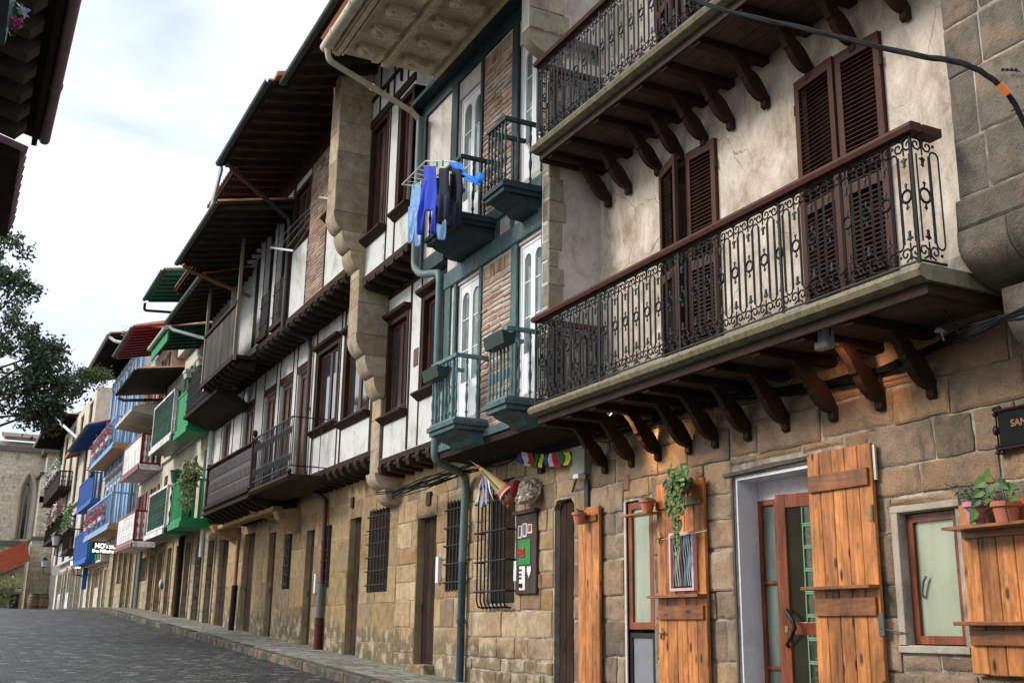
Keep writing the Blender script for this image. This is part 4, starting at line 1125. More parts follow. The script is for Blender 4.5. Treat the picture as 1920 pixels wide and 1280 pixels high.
mb.box(XB-.04, XB+.02, 18.92, 26.0, 8.06, 8.2); mb.box(XB-.03, XB+.02, 18.92, 25.9, 11.38, 12.3); mb.build('timber_frame', BROWN, B)  # deep top board is added to imitate the shade under the eave
MB().box(XB-.02, 6.6, 18.92, 29.6, 7.98, 8.055).build('jetty_underside', BLACKW, B)
mb = MB()
for k in range(24):
    y = 19.05+k*.44
    mb.prism([(XB-.07, 8.055), (XB-.08, 7.98), (XB-.02, 7.9), (XB+.1, 7.86), (6.5, 7.82), (6.5, 7.98), (XB, 7.978)], y, y+.15, 'y')
mb.each('jetty_joist', BLACKW, B)
for k, (y0, y1) in enumerate(((23.45, 24.62), (24.92, 25.8))):
    m = MB(); m.box(XB-.10, XB-.016, y0, y1, 8.22, 8.34); m.build('window_board', BROWN, B)
    grille(B, y0+.05, y1-.05, 8.3, 9.35, XB-.05, 9, 2, IRON, .009, name='iron_railing')
# second floor slatted timber balcony
m = MB(); m.box(5.42, 5.99, 25.95, 29.75, 7.86, 7.94); sb = m.build('balcony', BLACKW, B); sb['label'] = 'upper dark slatted timber balcony'
m = MB(); m.box(5.40, 5.48, 25.95, 29.75, 7.80, 7.9); m.box(5.40, 5.50, 25.93, 29.77, 9.20, 9.28); m.build('rails', BROWN, sb)
m = MB(); y = 25.98; rr = random.Random(4)
while y < 29.7: m.box(5.445+rr.uniform(0, .006), 5.46, y, y+.075, 7.905, 9.195); y += .085
m.build('slats', m_wood('weathered_grey_slats', (.055, .042, .034), (.085, .068, .055), (.025, .018, .014), .8, False, varn=.5), sb)
m = MB()
for k in range(8):
    y = 26.1+k*.47; m.prism([(5.46, 7.80), (5.46, 7.74), (5.6, 7.66), (6.0, 7.6), (6.0, 7.855), (5.5, 7.855), (5.5, 7.80)], y, y+.13, 'y')
m.each('joist', BLACKW, sb)
for y in (25.96, 29.72): MB().box(5.42, 5.49, y-.05, y+.05, 7.8, 11.2).build('balcony_post', m_paint('greyish_post', (.22, .18, .14), .4, 4, .8, .4), sb)
# first floor: brown panelled balcony and iron balcony, both on one deck
m = MB(); m.prism([(5.82, 4.62), (5.80, 4.56), (5.86, 4.50), (6.6, 4.40), (6.6, 4.62)], 21.75, 25.0, 'y'); ib = m.build('balcony', BROWN, B); ib['label'] = 'black iron balcony beside the wooden one'
m = MB()
def lyre(y, X=5.86, zb=4.72, zt=5.78):
    m.tube([(X, y, zb-.08), (X, y, zt)], .010, 4, False)
    for zz in (zb+.25, zt-.25):
        for s in (-1, 1): m.tube([(X, y, zz-.12), (X, y+s*.045, zz-.05), (X, y+s*.05, zz+.04), (X, y, zz+.12)], .007, 4, False)
y = 21.85
while y < 24.95: lyre(y); y += .14
m.box(5.845, 5.875, 21.8, 25.0, 5.77, 5.80); m.box(5.85, 5.87, 21.8, 25.0, 4.78, 4.80)
for zz in (5.785, 4.79): m.tube([(5.86, 21.8, zz), (6.6, 21.8, zz)], .013, 5)
for k in range(1, 5):
    x = 5.86+.15*k; m.tube([(x, 21.8, 4.65), (x, 21.8, 5.78)], .008, 4, False)
for y in (21.83, 22.9, 23.9): m.ball((5.86, y, 4.68), .055, 8, 6)
m.build('iron_railing', IRON, ib)
m = MB(); m.box(5.84, 6.59, 25.02, 30.0, 4.52, 4.60); wb = m.build('balcony', BLACKW, B); wb['label'] = 'dark brown balcony with carved wooden parapet'
m = MB(); m.box(5.88, 5.95, 25.05, 29.95, 4.66, 5.66); m.box(5.951, 6.58, 29.88, 29.949, 4.66, 5.66); pb = m.build('parapet', m_wood('carved_brown_parapet', (.055, .026, .02), (.085, .042, .03), (.025, .012, .01), .5, False, varn=.4), wb)
m = MB(); y = 25.15
while y < 29.9:
    for zz in (4.72, 5.0, 5.34): m.bbox(5.865, 5.89, y, y+.10, zz+.02, zz+.26, .02)
    y += .13
m.build('carved_spindles', pb.data.materials[0], pb)
m = MB(); m.prism([(5.80, 5.70), (5.84, 5.76), (6.0, 5.76), (6.02, 5.70), (5.98, 5.66), (5.86, 5.66)], 25.0, 30.05, 'y'); m.box(5.78, 5.90, 25.0, 30.0, 4.60, 4.68); m.box(5.80, 5.90, 25.0, 30.0, 4.46, 4.52); m.box(5.83, 5.93, 24.98, 25.1, 4.45, 5.82); m.ball((5.88, 25.04, 5.92), .06, 8, 6, (1, 1, 1.5)); m.box(5.83, 5.93, 29.9, 30.02, 4.45, 5.82)
m.build('handrail', BROWN, wb)
m = MB()
for k in range(10):
    y = 25.15+k*.52; m.prism([(5.86, 4.52), (5.87, 4.44), (6.05, 4.33), (6.3, 4.27), (6.99, 4.25), (6.99, 4.52)], y, y+.12, 'y')
m.each('joist', BLACKW, wb)
# stone corbels carrying the deck
m = MB(); m.prism([(6.25, 4.42), (6.22, 4.3), (6.4, 4.2), (7, 4.1), (7, 4.42)], 26.2, 26.6, 'y'); m.prism([(6.4, 4.2), (6.5, 4.0), (6.75, 3.85), (7, 3.7), (7, 4.3)], 24.8, 25.15, 'y'); m.prism([(6.2, 4.3), (6.3, 4.1), (6.7, 3.95), (7, 3.8), (7, 4.3)], 30.6, 31.0, 'y'); m.box(6.35, 6.6, 24.9, 31.0, 4.18, 4.30)
m.each('stone_corbel', S_B, B, bevel=.03)
eave(B, 4.28, 11.5, 18.95, 23.25, 6.0, .22, gut=GUTD)
eave(B, 4.33, 10.62, 23.3, 28.1, 6.0, .22, gut=GUTD)
eave(B, 5.0, 10.45, 28.15, 33.5, 6.2, .3, gut=GUTD)
eave(B, 4.62, 11.575, 23.27, 26.2, 6.0, .22, gutter=False)
eave(B, 4.7, 10.70, 28.12, 30.8, 6.0, .22, gutter=False)
MB().beam((4.27, 23.2, 11.45), (4.27, 24.1, 10.72), .05, .22).build('eave_flashing', m_plain('zinc_flashing', (.32, .32, .32), .4, metal=.5), B)
m = MB()
for k in range(3): m.prism([(4.3+k*.2, 11.55+k*.06), (4.5+k*.2, 11.61+k*.06), (4.5+k*.2, 11.72+k*.06), (4.3+k*.2, 11.66+k*.06)], 18.70, 18.94, 'y')
m.build('verge_tiles', TILE, B, bevel=.02)
pipe(B, [(4.33, 22.9, 11.45), (4.5, 22.95, 11.3), (5.9, 23.4, 10.6), (5.93, 23.4, 10.4), (5.93, 23.4, 8.0), (6.5, 23.3, 7.85), (6.53, 23.2, 7.6), (6.53, 23.15, 4.9), (6.6, 23.05, 4.5), (6.9, 22.75, 4.3), (6.92, 22.7, 4.2)], .05, m_paint('brown_pipe', (.06, .04, .032), .4, 5, .45, .2), 'drainpipe')
pipe(B, [(6.92, 22.7, 4.2), (6.92, 22.65, 2.5)], .05, GUTR, 'lower_drainpipe'); 
pipe(B, [(6.9, 22.65, 2.52), (6.9, 22.65, 1.85)], .075, m_paint('grey_pipe_sleeve', (.13, .14, .14), .3, 5, .4, .2), 'pipe_sleeve', False)
pipe(B, [(6.9, 22.65, 1.85), (6.9, 22.65, 1.15)], .085, GUTR, 'pipe_shoe', False)
pipe(B, [(6.85, 30.2, 3.9), (6.85, 30.2, 2.7)], .05, m_paint('orange_brown_pipe', (.25, .12, .07), .3, 5, .5, .2), 'stub_drainpipe'); pipe(B, [(6.85, 30.2, 2.72), (6.85, 30.3, g(30.3))], .08, BLACKW, 'pipe_shoe', False)
pipe(B, [(4.33, 27.6, 10.5), (4.5, 27.7, 10.4), (6.2, 28.2, 10.1)], .05, m_paint('orange_brown_pipe', (.25, .12, .07), .3, 5, .5, .2), 'gutter_pipe')
pipe(B, [(5.0, 33.2, 10.3), (5.1, 33.1, 10.2), (6.3, 31.6, 9.6)], .05, GUTW, 'gutter_pipe')
pipe(B, [(6.5, 33.28, 7.9), (6.5, 33.28, 3.6)], .07, GUTW, 'white_drainpipe')
# iron balcony with stone planters at the far end, with a white notice
m = MB(); m.box(5.65, 6.2, 28.75, 33.3, 7.56, 7.66); m.prism([(5.70, 7.56), (6.2, 7.56), (6.6, 7.3), (6.3, 7.3)], 28.8, 33.25, 'y'); eb = m.build('balcony', BLACKW, B); eb['label'] = 'far iron balcony with two stone planters'
m = MB(); y = 28.8
while y < 33.3:
    m.tube([(5.70, y, 7.66), (5.70, y, 8.85)], .010, 4, False)
    for zz in (7.8, 8.1, 8.45, 8.72): m.ball((5.70, y+.05, zz), .035, 5, 4)
    y += .10
m.box(5.685, 5.715, 28.78, 33.3, 8.84, 8.88); m.build('iron_railing', IRON, eb)
wall('second_floor_wall', 6.25, 29.62, 33.3, 8.0, 11.5, [(30.2, 31.2, 8, 10.3)], WHITE, B, d=.2)
MB().box(6.35, 6.38, 30.2, 31.2, 8, 10.3).build('dark_opening', BLACKW, B)
for p in ((29.3), (31.2), (33.0)):
    m = MB(); m.box(5.50, 5.82, p-.25, p+.25, 8.9, 9.0); m.prism([(5.55, 8.75), (5.77, 8.75), (5.80, 8.9), (5.52, 8.9)], p-.2, p+.2, 'y'); m.build('stone_capping', m_plain('pale_concrete', (.42, .42, .38), .8), eb, bevel=.01)

# ================================================================== FAR HOUSES
GREEN = m_paint('bright_green_paint', (.015, .22, .07), .35, 4, .6, .3, wear=(.01, .09, .03), wear_amt=.62)
DGREEN = m_paint('dark_green_paint', (.012, .085, .045), .3, 4, .4, .2)
DGREENP = m_wood('dark_green_boards', (.010, .042, .026), (.016, .06, .038), (.005, .02, .014), .85, False, varn=.4, axis=1, spec=.15)
REDP = m_paint('dark_red_paint', (.16, .008, .012), .25, 4, .4, .2)
REDS = m_paint('red_soffit_paint', (.30, .012, .015), .3, 4, .5, .2)
LBLUE = m_paint('light_blue_paint', (.22, .34, .52), .35, 4, .7, .3, wear=(.4, .48, .56), wear_amt=.62)
BBLUE = m_paint('bright_blue_paint', (.02, .10, .36), .35, 4, .6, .3, wear=(.10, .2, .42), wear_amt=.62)
WBOARD = m_wood('white_boards', (.62, .60, .58), (.74, .72, .70), (.40, .38, .36), .5, False, varn=.12, axis=1)
GREENR = m_paint('green_rafters', (.012, .11, .07), .3, 4, .5, .2)
OCHREW = m_paint('ochre_underboards', (.45, .22, .07), .3, 6, .6, .3)

def ground_floor(P, Y0, Y1, ztop, mt, seed, first=.5):
    rnd = random.Random(seed); hs = []; y = Y0+first
    while y < Y1-1.0:
        w = rnd.uniform(.8, 1.15); k = rnd.random()
        zb = g(y)-.1 if k < .72 else g(y)+1.1
        hs.append((y, y+w, zb, min(ztop-.35, g(y)+rnd.uniform(2.35, 2.6)))); y += w+rnd.uniform(.55, 1.0)
    wall('ground_floor_wall', 7.0, Y0, Y1, .5, ztop, hs, mt, P, d=.22)
    for a, b, c, d_ in hs:
        if c < g(a): door(P, (a+.01, b-.01, g(a)+.02, d_-.01), 7.12, rnd.choice([DARKD, DARKD, BROWNR, BLACKW]), planks=3)
        else: simple_window(P, (a+.01, b-.01, c+.01, d_-.01), 7.12, BROWNR, GLASSD, .06)
    m = MB()
    for a, b, c, d_ in hs:
        m.box(6.965, 7.0, a-.16, a, max(c, .5), d_+.2); m.box(6.965, 7.0, b, b+.16, max(c, .5), d_+.2); m.box(6.96, 7.0, a, b, d_, d_+.22)
    m.build('stone_surrounds', S_B, P, bevel=.012)
def upper(P, X, Y0, Y1, z0, z1, n, mt, joinery, shutter=None, full=True, zw=None, posts=None, postmt=BROWN):
    hs = []; w = (Y1-Y0)/n
    for i in range(n):
        a = Y0+w*i+w*.30; b = Y0+w*i+w*.70
        hs.append((a, b, z0+(.12 if full else .9), z1-.5))
    wall('upper_wall', X, Y0, Y1, z0, z1, hs, mt, P, d=.2)
    for h in hs:
        o = simple_window(P, (h[0]+.005, h[1]-.005, h[2]+.005, h[3]-.005), X+.08, joinery, GLASSD, .07)
        if shutter:
            for s in ((h[0]-w*.2, h[0]-.02), (h[1]+.02, h[1]+w*.2)):
                MB().bbox(X-.06, X-.015, s[0], s[1], h[2], h[3], .02).build('shutter', shutter, P)
    if posts:
        m = MB()
        for i in range(n*2+1):
            y = Y0+(Y1-Y0)*i/(n*2); m.box(X-.03, X+.01, max(Y0, y-.06), min(Y1, y+.06), z0+.01, z1-.01)
        m.box(X-.035, X+.01, Y0, Y1, z1-.3, z1-.18); m.build('timber_frame', postmt, P)
def box_balcony(P, X0, X1, Y0, Y1, zs, zr, style, cf, ct, label, under=None, fl=None):
    """style: panel (boards inside a frame), bars (flat pickets), iron (thin bars)"""
    s = MB(); s.box(X0, X1, Y0, Y1, zs-.16, zs); o = s.build('balcony', under or ct, P); o['label'] = label
    MB().box(X0-.05, X0+.0, Y0-.05, Y1+.03, zs-.20, zs-.04).build('edge_board', ct, o); MB().box(X0+.001, X1, Y0-.05, Y0-.001, zs-.20, zs-.04).build('edge_board', under or ct, o)
    m = MB(); m.box(X0, X0+.06, Y0, Y1, zr-.07, zr); m.box(X0+.061, X1, Y0, Y0+.06, zr-.07, zr)
    for y in (Y0, Y1-.08): m.box(X0+.001, X0+.075, y, y+.08, zs, zr-.071)
    m.box(X0+.002, X0+.05, Y0+.081, Y1-.081, zs+.001, zs+.08); m.box(X0+.08, X1, Y0+.002, Y0+.05, zs+.001, zs+.08)
    m.build('frame', ct, o)
    m = MB()
    if style == 'panel':
        n = max(2, int((zr-zs)/.14))
        for k in range(n): m.box(X0+.02, X0+.045, Y0+.08, Y1-.08, zs+.08+(zr-zs-.16)*k/n+.004, zs+.08+(zr-zs-.16)*(k+1)/n-.004)
    else:
        wdt = .085 if style == 'bars' else .022; gap = .17 if style == 'bars' else .13
        y = Y0+.12
        while y < Y1-.12: m.box(X0+.02, X0+.045, y, y+wdt, zs+.08, zr-.07); y += gap
    m.build('front_panel', cf, o)
    m = MB(); x = X0+.12
    while x < X1-.05:
        if style == 'iron': m.box(x, x+.022, Y0+.02, Y0+.042, zs+.08, zr-.07); x += .13
        elif style == 'panel':
            m.prism([(x, zs+.08), (x+.09, zs+.08), (x+.06, zs+.25), (x+.10, zs+.42), (x+.05, (zs+zr)/2), (x+.10, zr-.4), (x+.06, zr-.25), (x+.09, zr-.07), (x, zr-.07), (x+.03, zr-.25), (x-.01, zr-.4), (x+.04, (zs+zr)/2), (x-.01, zs+.42), (x+.03, zs+.25)], Y0+.02, Y0+.045, 'y'); x += .2
        else: m.box(x, x+.085, Y0+.02, Y0+.045, zs+.08, zr-.07); x += .17
    m.build('side_balusters', fl or ct, o)
    return o
def house(label, Y): return thing('house', label, 'house', (7, Y, g(Y)))

# green house
E1 = house('white plastered house with bright green balconies and dark green boarded balconies', 36)
ground_floor(E1, 33.42, 38.6, 4.7, MAS_RUB, 3, .4)
upper(E1, 6.6, 33.42, 38.6, 4.72, 7.4, 3, CREAM, GREEN, None)
upper(E1, 6.45, 33.42, 38.6, 7.42, 10.6, 3, CREAM, DGREEN, DGREEN)
box_balcony(E1, 5.8, 6.6, 33.1, 34.9, 4.62, 5.86, 'bars', GREEN, GREEN, 'bright green picket balcony')
box_balcony(E1, 5.8, 6.45, 33.35, 35.4, 7.45, 8.62, 'panel', GREEN, GREEN, 'bright green boarded balcony')
box_balcony(E1, 5.8, 6.6, 35.9, 39.4, 4.62, 5.95, 'panel', DGREENP, WBOARD, 'lower dark green balcony with white frame', under=DGREEN, fl=DGREEN)
box_balcony(E1, 5.8, 6.45, 36.2, 40.2, 7.6, 9.1, 'panel', DGREENP, WBOARD, 'upper dark green balcony with white frame', under=DGREEN, fl=DGREEN)
eave(E1, 5.0, 10.3, 33.55, 36.5, 6.4, .22, soff=DGREEN, raft=GREENR, gut=GUTW)
MB().box(5.0, 5.05, 33.5, 36.5, 9.95, 10.3).build('fascia', GREEN, E1)
wall('tower_wall', 6.2, 35.4, 38.8, 10.7, 13.2, [], CREAM, E1)
eave(E1, 5.0, 12.65, 35.2, 39.0, 6.3, .18, soff=GREENR, raft=GREENR, gut=DGREEN)
pipe(E1, [(4.95, 38.9, 12.55), (4.95, 39.0, 12.3), (6.2, 38.3, 12.2)], .05, BROWN, 'gutter_pipe')
pipe(E1, [(6.9, 38.9, 5.0), (6.9, 38.8, g(38.8))], .09, BLACKW, 'dark_drainpipe')
# second green part with the low dark roof
E2 = house('ochre house under a low dark roof between the green and the red balconies', 40.5)
ground_floor(E2, 38.65, 42.2, 4.7, MAS_TAN, 9, .4)
upper(E2, 6.6, 38.65, 42.2, 4.72, 7.4, 2, CREAM, DGREEN, None)
upper(E2, 6.5, 38.65, 42.2, 7.42, 10.3, 2, CREAM, DGREEN, None)
eave(E2, 4.98, 10.15, 39.0, 43.9, 6.3, .15, soff=BLACKW, raft=None, gut=BLACKW)
pipe(E2, [(4.95, 43.6, 10.0), (5.1, 43.4, 9.9), (6.4, 41.4, 9.7)], .06, BLACKW, 'gutter_pipe')
# red house
G1 = house('cream house with dark red doors and white boarded red balconies', 45)
ground_floor(G1, 42.25, 47.9, 4.65, MAS_TAN, 15, .5)
upper(G1, 6.6, 42.25, 47.9, 4.67, 7.25, 2, CREAM, REDP, REDP)
upper(G1, 6.55, 42.25, 47.9, 7.27, 12.3, 2, CREAM, REDP, REDP)
box_balcony(G1, 5.8, 6.6, 42.4, 47.0, 4.62, 5.75, 'panel', WBOARD, REDP, 'lower white boarded balcony with red frame', under=WBOARD, fl=WPAINT)
box_balcony(G1, 5.8, 6.55, 42.6, 47.4, 7.45, 8.62, 'panel', WBOARD, REDP, 'upper white boarded balcony with red frame', under=WBOARD, fl=WPAINT)
MB().prism([(5.3, 9.35), (6.55, 9.2), (6.55, 9.9), (5.3, 9.5)], 42.3, 46.8, 'y').build('white_canopy', CREAM, G1)
eave(G1, 5.0, 12.25, 41.4, 46.6, 6.4, .25, soff=REDS, raft=REDP, gut=GUTD)
MB().prism([(5.0, 12.4), (9, 12.4), (9, 13.6)], 41.45, 41.6, 'y').build('gable_end', CREAM, G1)
pipe(G1, [(6.9, 47.7, 7.0), (6.9, 47.7, g(47.7))], .07, GUTG, 'drainpipe')
for i, (a, b) in enumerate(((40, 2.0),)):
    m = MB(); m.tube([(5.6, 47.5, 12.6), (5.6, 47.5, 14.0)], .02, 5); 
    for k in range(5): m.tube([(5.2, 47.3-.0, 13.4+k*.1), (6.0, 47.8, 13.4+k*.1)], .012, 4)
    tag(m.build('television_antenna', m_plain('aluminium', (.5, .5, .5), .4, metal=.6), origin=(5.6, 47.5, 12.6)), 'thin metal television antenna above the red soffit roof', 'antenna')
# light blue house
H1 = house('white house with light blue timber and iron balconies with flower boxes', 53)
ground_floor(H1, 47.95, 58.5, 5.3, MAS_TAN, 22, .3)
upper(H1, 6.5, 47.95, 58.5, 5.32, 8.6, 4, WHITE, LBLUE, LBLUE, posts=True, postmt=LBLUE)
upper(H1, 6.3, 47.95, 58.5, 8.62, 13.6, 4, WHITE, LBLUE, LBLUE, posts=True, postmt=LBLUE)
hb1 = box_balcony(H1, 5.6, 6.5, 48.2, 57.0, 5.66, 7.0, 'iron', LBLUE, LBLUE, 'lower light blue balcony', under=OCHREW)
hb2 = box_balcony(H1, 5.6, 6.3, 49.6, 57.9, 9.2, 10.42, 'iron', LBLUE, LBLUE, 'upper light blue balcony with ochre underside', under=OCHREW)
eave(H1, 5.0, 13.9, 49.5, 60, 6.3, .2, soff=BROWN, raft=BLACKW, gut=GUTC, rsp=.35)
pipe(H1, [(5, 49.6, 13.8), (5.2, 49.4, 13.6), (6.3, 48.4, 13.3)], .07, GUTW, 'gutter_pipe')
pipe(H1, [(6.35, 48.1, 13), (6.35, 48.1, 5.4), (6.9, 48.05, 5.2), (6.9, 48.05, g(48))], .06, GUTG, 'drainpipe')
# bright blue house
I1 = house('narrow white house with bright blue balconies and blue eave', 62)
ground_floor(I1, 58.55, 68.0, 4.7, CREAM, 31, .3)
upper(I1, 6.6, 58.55, 68, 4.72, 7.6, 4, CREAM, DGREEN, GREEN)
upper(I1, 6.6, 58.55, 68, 7.62, 11.4, 4, CREAM, BROWNR, None)
box_balcony(I1, 6.15, 6.6, 60.8, 67.8, 4.95, 6.5, 'bars', BBLUE, BBLUE, 'lower bright blue balcony')
box_balcony(I1, 6.15, 6.6, 61.4, 68.6, 8.0, 9.45, 'bars', BBLUE, BBLUE, 'upper bright blue balcony')
eave(I1, 5.3, 11.2, 57.6, 67.5, 6.6, .3, soff=BBLUE, raft=BBLUE, gut=DGREEN)
# flowered house
J1 = house('tall white house with dark red shutters and rows of flowers on dark balconies', 78)
ground_floor(J1, 68.05, 88, 5.6, WHITE, 41, .6)
upper(J1, 6.7, 68.05, 88, 5.62, 9.0, 4, WHITE, REDP, None)
upper(J1, 6.5, 68.05, 88, 9.02, 15.3, 4, CREAM, BROWNR, None)
jb1 = box_balcony(J1, 5.9, 6.7, 74.5, 88, 7.3, 8.3, 'iron', BLACKW, BLACKW, 'lower dark flowered balcony')
jb2 = box_balcony(J1, 5.7, 6.5, 78.0, 91, 10.4, 11.5, 'panel', BLACKW, BLACKW, 'upper dark flowered balcony')
jb3 = box_balcony(J1, 6.0, 6.7, 69.5, 73.5, 5.9, 7.1, 'iron', BLACKW, BLACKW, 'near dark flowered balcony', under=BROWN)
eave(J1, 4.9, 15.4, 79.5, 96, 6.5, .05, soff=BROWN, raft=BLACKW, gut=GUTW)
MB().prism([(5.7, 11.9), (6.7, 12.3), (6.7, 12.5), (5.7, 12.05)], 70, 76, 'y').build('tiled_canopy', TILE, J1)
pipe(J1, [(4.9, 79.6, 15.3), (6.3, 75, 13.2), (6.3, 75, 12)], .09, GUTW, 'gutter_pipe')
K1 = thing('house', 'cream house with a grey roof rising behind the blue and flowered houses', 'house', (9, 94, g(94)))
xk0, _ = xz(128, 800, 94); xk1, zk = xz(240, 742, 94); _, zk0 = xz(128, 790, 94)
MB().prism([(xk0, 0), (xk1, 0), (xk1, zk-.3), (xk0, zk0-.5)], 94, 104, 'y').build('wall', CREAM, K1)
MB().prism([(xk0-.6, zk0-.5), (xk1, zk-.3), (xk1, zk+.3), (xk0-.6, zk0+.1)], 93.5, 104, 'y').build('roof', m_plain('grey_roof', (.35, .34, .33), .8), K1)
# ---- things hung on the far houses
rndf = random.Random(12)
PET = [m_leaf('pink_petals', (.55, .05, .16), (.7, .10, .25), (.6, .03, .08)), m_leaf('dark_pink_petals', (.30, .02, .07), (.45, .04, .12), (.55, .12, .25)), m_leaf('white_petals', (.7, .7, .7), (.8, .8, .78), (.75, .7, .72)), m_leaf('red_petals', (.55, .03, .02), (.65, .06, .03), (.5, .02, .02))]
def flower_box(X, Y, Z, w, box_mt, petals, label, group, ns=60, sz=.07, up=.28, name='flower_box'):
    t = thing(name, label, 'flower box', (X, Y, Z), group)
    m = MB(); m.prism([(X-.09, Z+.16), (X-.07, Z), (X+.07, Z), (X+.09, Z+.16)], Y-w/2, Y+w/2, 'y'); m.build('box', box_mt, t)
    m = MB(); leaves(m, (X, Y, Z+.16+up/2), (.16, w/2+.03, up*.7), ns, sz, rndf); m.build('foliage', LEAF, t)
    if petals:
        m = MB(); leaves(m, (X-.05, Y, Z+.2+up*.4), (.17, w/2+.03, up*.8), int(ns*1.1), sz*.9, rndf); m.build('flowers', petals, t)
    return t
order = ['nearest', 'second', 'third', 'fourth', 'farthest']
for i in range(4):
    flower_box(5.5, 50.6+i*1.75, 9.45-.02*i, 1.0, PINK if i % 2 else GUTW, PET[1 if i % 2 else 0], f'{order[i]} box of dark pink flowers on the upper light blue balcony', 'flower boxes on the light blue balconies', 90, .11, .5)
for i in range(4):
    flower_box(5.5, 50.2+i*1.75, 5.95-.02*i, 1.0, PINK if i % 2 else GUTW, PET[1 if i % 2 else 0], f'{order[i]} box of dark pink flowers on the lower light blue balcony', 'flower boxes on the light blue balconies', 90, .11, .5)
for i in range(5):
    flower_box(5.6, 79.5+i*2.5, 11.5, 1.9, GUTW, PET[2], f'{order[i]} white planter of trailing green plants on the top dark balcony', 'white planters on the flowered house', 110, .18, .7)
for i in range(4):
    flower_box(5.8, 75.5+i*3.0, 8.25, 2.2, DGREEN, PET[2] if i % 2 else PET[1], f'{order[i]} planter of leafy plants and flowers on the lower dark balcony', 'planters on the lower dark balcony', 140, .2, .8)
for i in range(3):
    flower_box(5.9, 70.0+i*1.5, 7.0, 1.2, REDP, None, f'{order[i]} red planter with tall green plant beside the blue balcony', 'red planters beside the blue balcony', 160, .18, 1.3 if i < 2 else .7)
flower_box(6.08, 62.2, 9.3, 1.2, DGREEN, PET[0], 'pink flower box hung at the end of the upper blue balcony', 'pink flower boxes near the blue balconies', 80, .13, .4)
t = thing('hanging_plant', 'green plant hanging between the green picket balcony and the brown balcony', 'plant', (5.8, 31.8, 5.8))
m = MB(); leaves(m, (5.72, 31.8, 5.75), (.28, .9, .45), 420, .13, rndf); leaves(m, (5.72, 32.2, 5.3), (.2, .5, .5), 160, .12, rndf); m.build('foliage', m_leaf('pale_foliage', (.07, .11, .03), (.14, .19, .06), (.24, .28, .12)), t)
m = MB(); m.box(5.62, 5.80, 31.2, 32.2, 5.55, 5.75); m.build('planter', BROWN, t)
# dark pot on the green balcony
m = MB().lathe((5.85, 34.6, 5.87), [(.16, 0), (.22, .3), (.24, .34), (.20, .36)], 12)
tag(m.build('flower_pot', DGREEN, origin=(5.85, 34.6, 5.87)), 'dark round pot standing on the bright green picket balcony rail', 'pot')
# notice on the far iron balcony
m = MB().box(5.665, 5.68, 30.0, 30.75, 7.95, 8.85); nb = tag(m.build('notice_board', m_plain('white_notice', (.62, .60, .60), .6), origin=(5.67, 30.3, 7.95)), 'white notice with red mark tied to the far iron balcony', 'notice')
MB().box(5.660, 5.664, 30.2, 30.55, 8.35, 8.55).build('red_mark', m_plain('faded_red', (.45, .12, .12), .6), nb)
# hotel sign, blue banner, lanterns, white board
m = MB().box(5.55, 6.98, 56.8, 56.9, 4.15, 5.2)
def sign_text(s, size, x, z, Y, mt, parent, name='lettering', bold=0):
    cu = bpy.data.curves.new(name, 'FONT'); cu.body = s; cu.size = size; cu.extrude = .004; cu.offset = bold
    to = bpy.data.objects.new(name, cu); scene.collection.objects.link(to); dg = bpy.context.evaluated_depsgraph_get()
    me = bpy.data.meshes.new_from_object(to.evaluated_get(dg)); bpy.data.objects.remove(to)
    m = MB(); m.add([(x+v.co.x, Y-v.co.z, z+v.co.y) for v in me.vertices], [tuple(p.vertices) for p in me.polygons]); return m.build(name, mt, parent)
LIT = m_plain('lit_white_letters', (.8, .8, .8), .5, emit=(1, .97, .95), es=1.6)
hs_ = thing('hotel_sign', 'black projecting sign reading HOTEL in lit white letters on the far houses', 'sign', (6.2, 56.8, 4.2))
x0, z0 = xz(172, 1037, 56); x1, z1 = xz(206, 1017, 56)
MB().box(x0, x1, 56.0, 56.12, z0, z1).build('board', BLACKW, hs_)
sign_text('HOTEL', (z1-z0)*.55, x0+(x1-x0)*.13, z0+(z1-z0)*.52, 55.99, LIT, hs_, bold=.012); sign_text('San Nikolas', (z1-z0)*.38, x0+(x1-x0)*.02, z0+(z1-z0)*.12, 55.99, LIT, hs_, bold=.01)
MB().box(x1, 7.0, 56.03, 56.09, (z0+z1)/2-.05, (z0+z1)/2+.05).build('bracket', IRON, hs_)
x0, z0 = xz(152, 1104, 66); x1, z1 = xz(166, 1060, 66)
bs = thing('hanging_sign', 'plain bright blue upright sign hanging below the blue balcony', 'sign', (x0, 66, z0))
MB().bbox(x0, x1, 66, 66.08, z0, z1, .01).build('panel', BBLUE, bs); MB().box(x1, 7.0, 66.02, 66.06, z1-.1, z1-.05).build('arm', IRON, bs)
x0, z0 = xz(97, 1078, 78); x1, z1 = xz(113, 1060, 78)
m = MB(); cx, cz = (x0+x1)/2, (z0+z1)/2; h = .38
m.prism([(cx+h*math.cos(a)-.0, cz+h*math.sin(a)) for a in (R(55), R(125), R(235), R(305))], 78, 78.06, 'y')
tag(m.build('hanging_sign', m_plain('white_board', (.7, .7, .68), .5), origin=(cx, 78, cz)), 'blank white tilted board under the flowered balconies', 'sign')
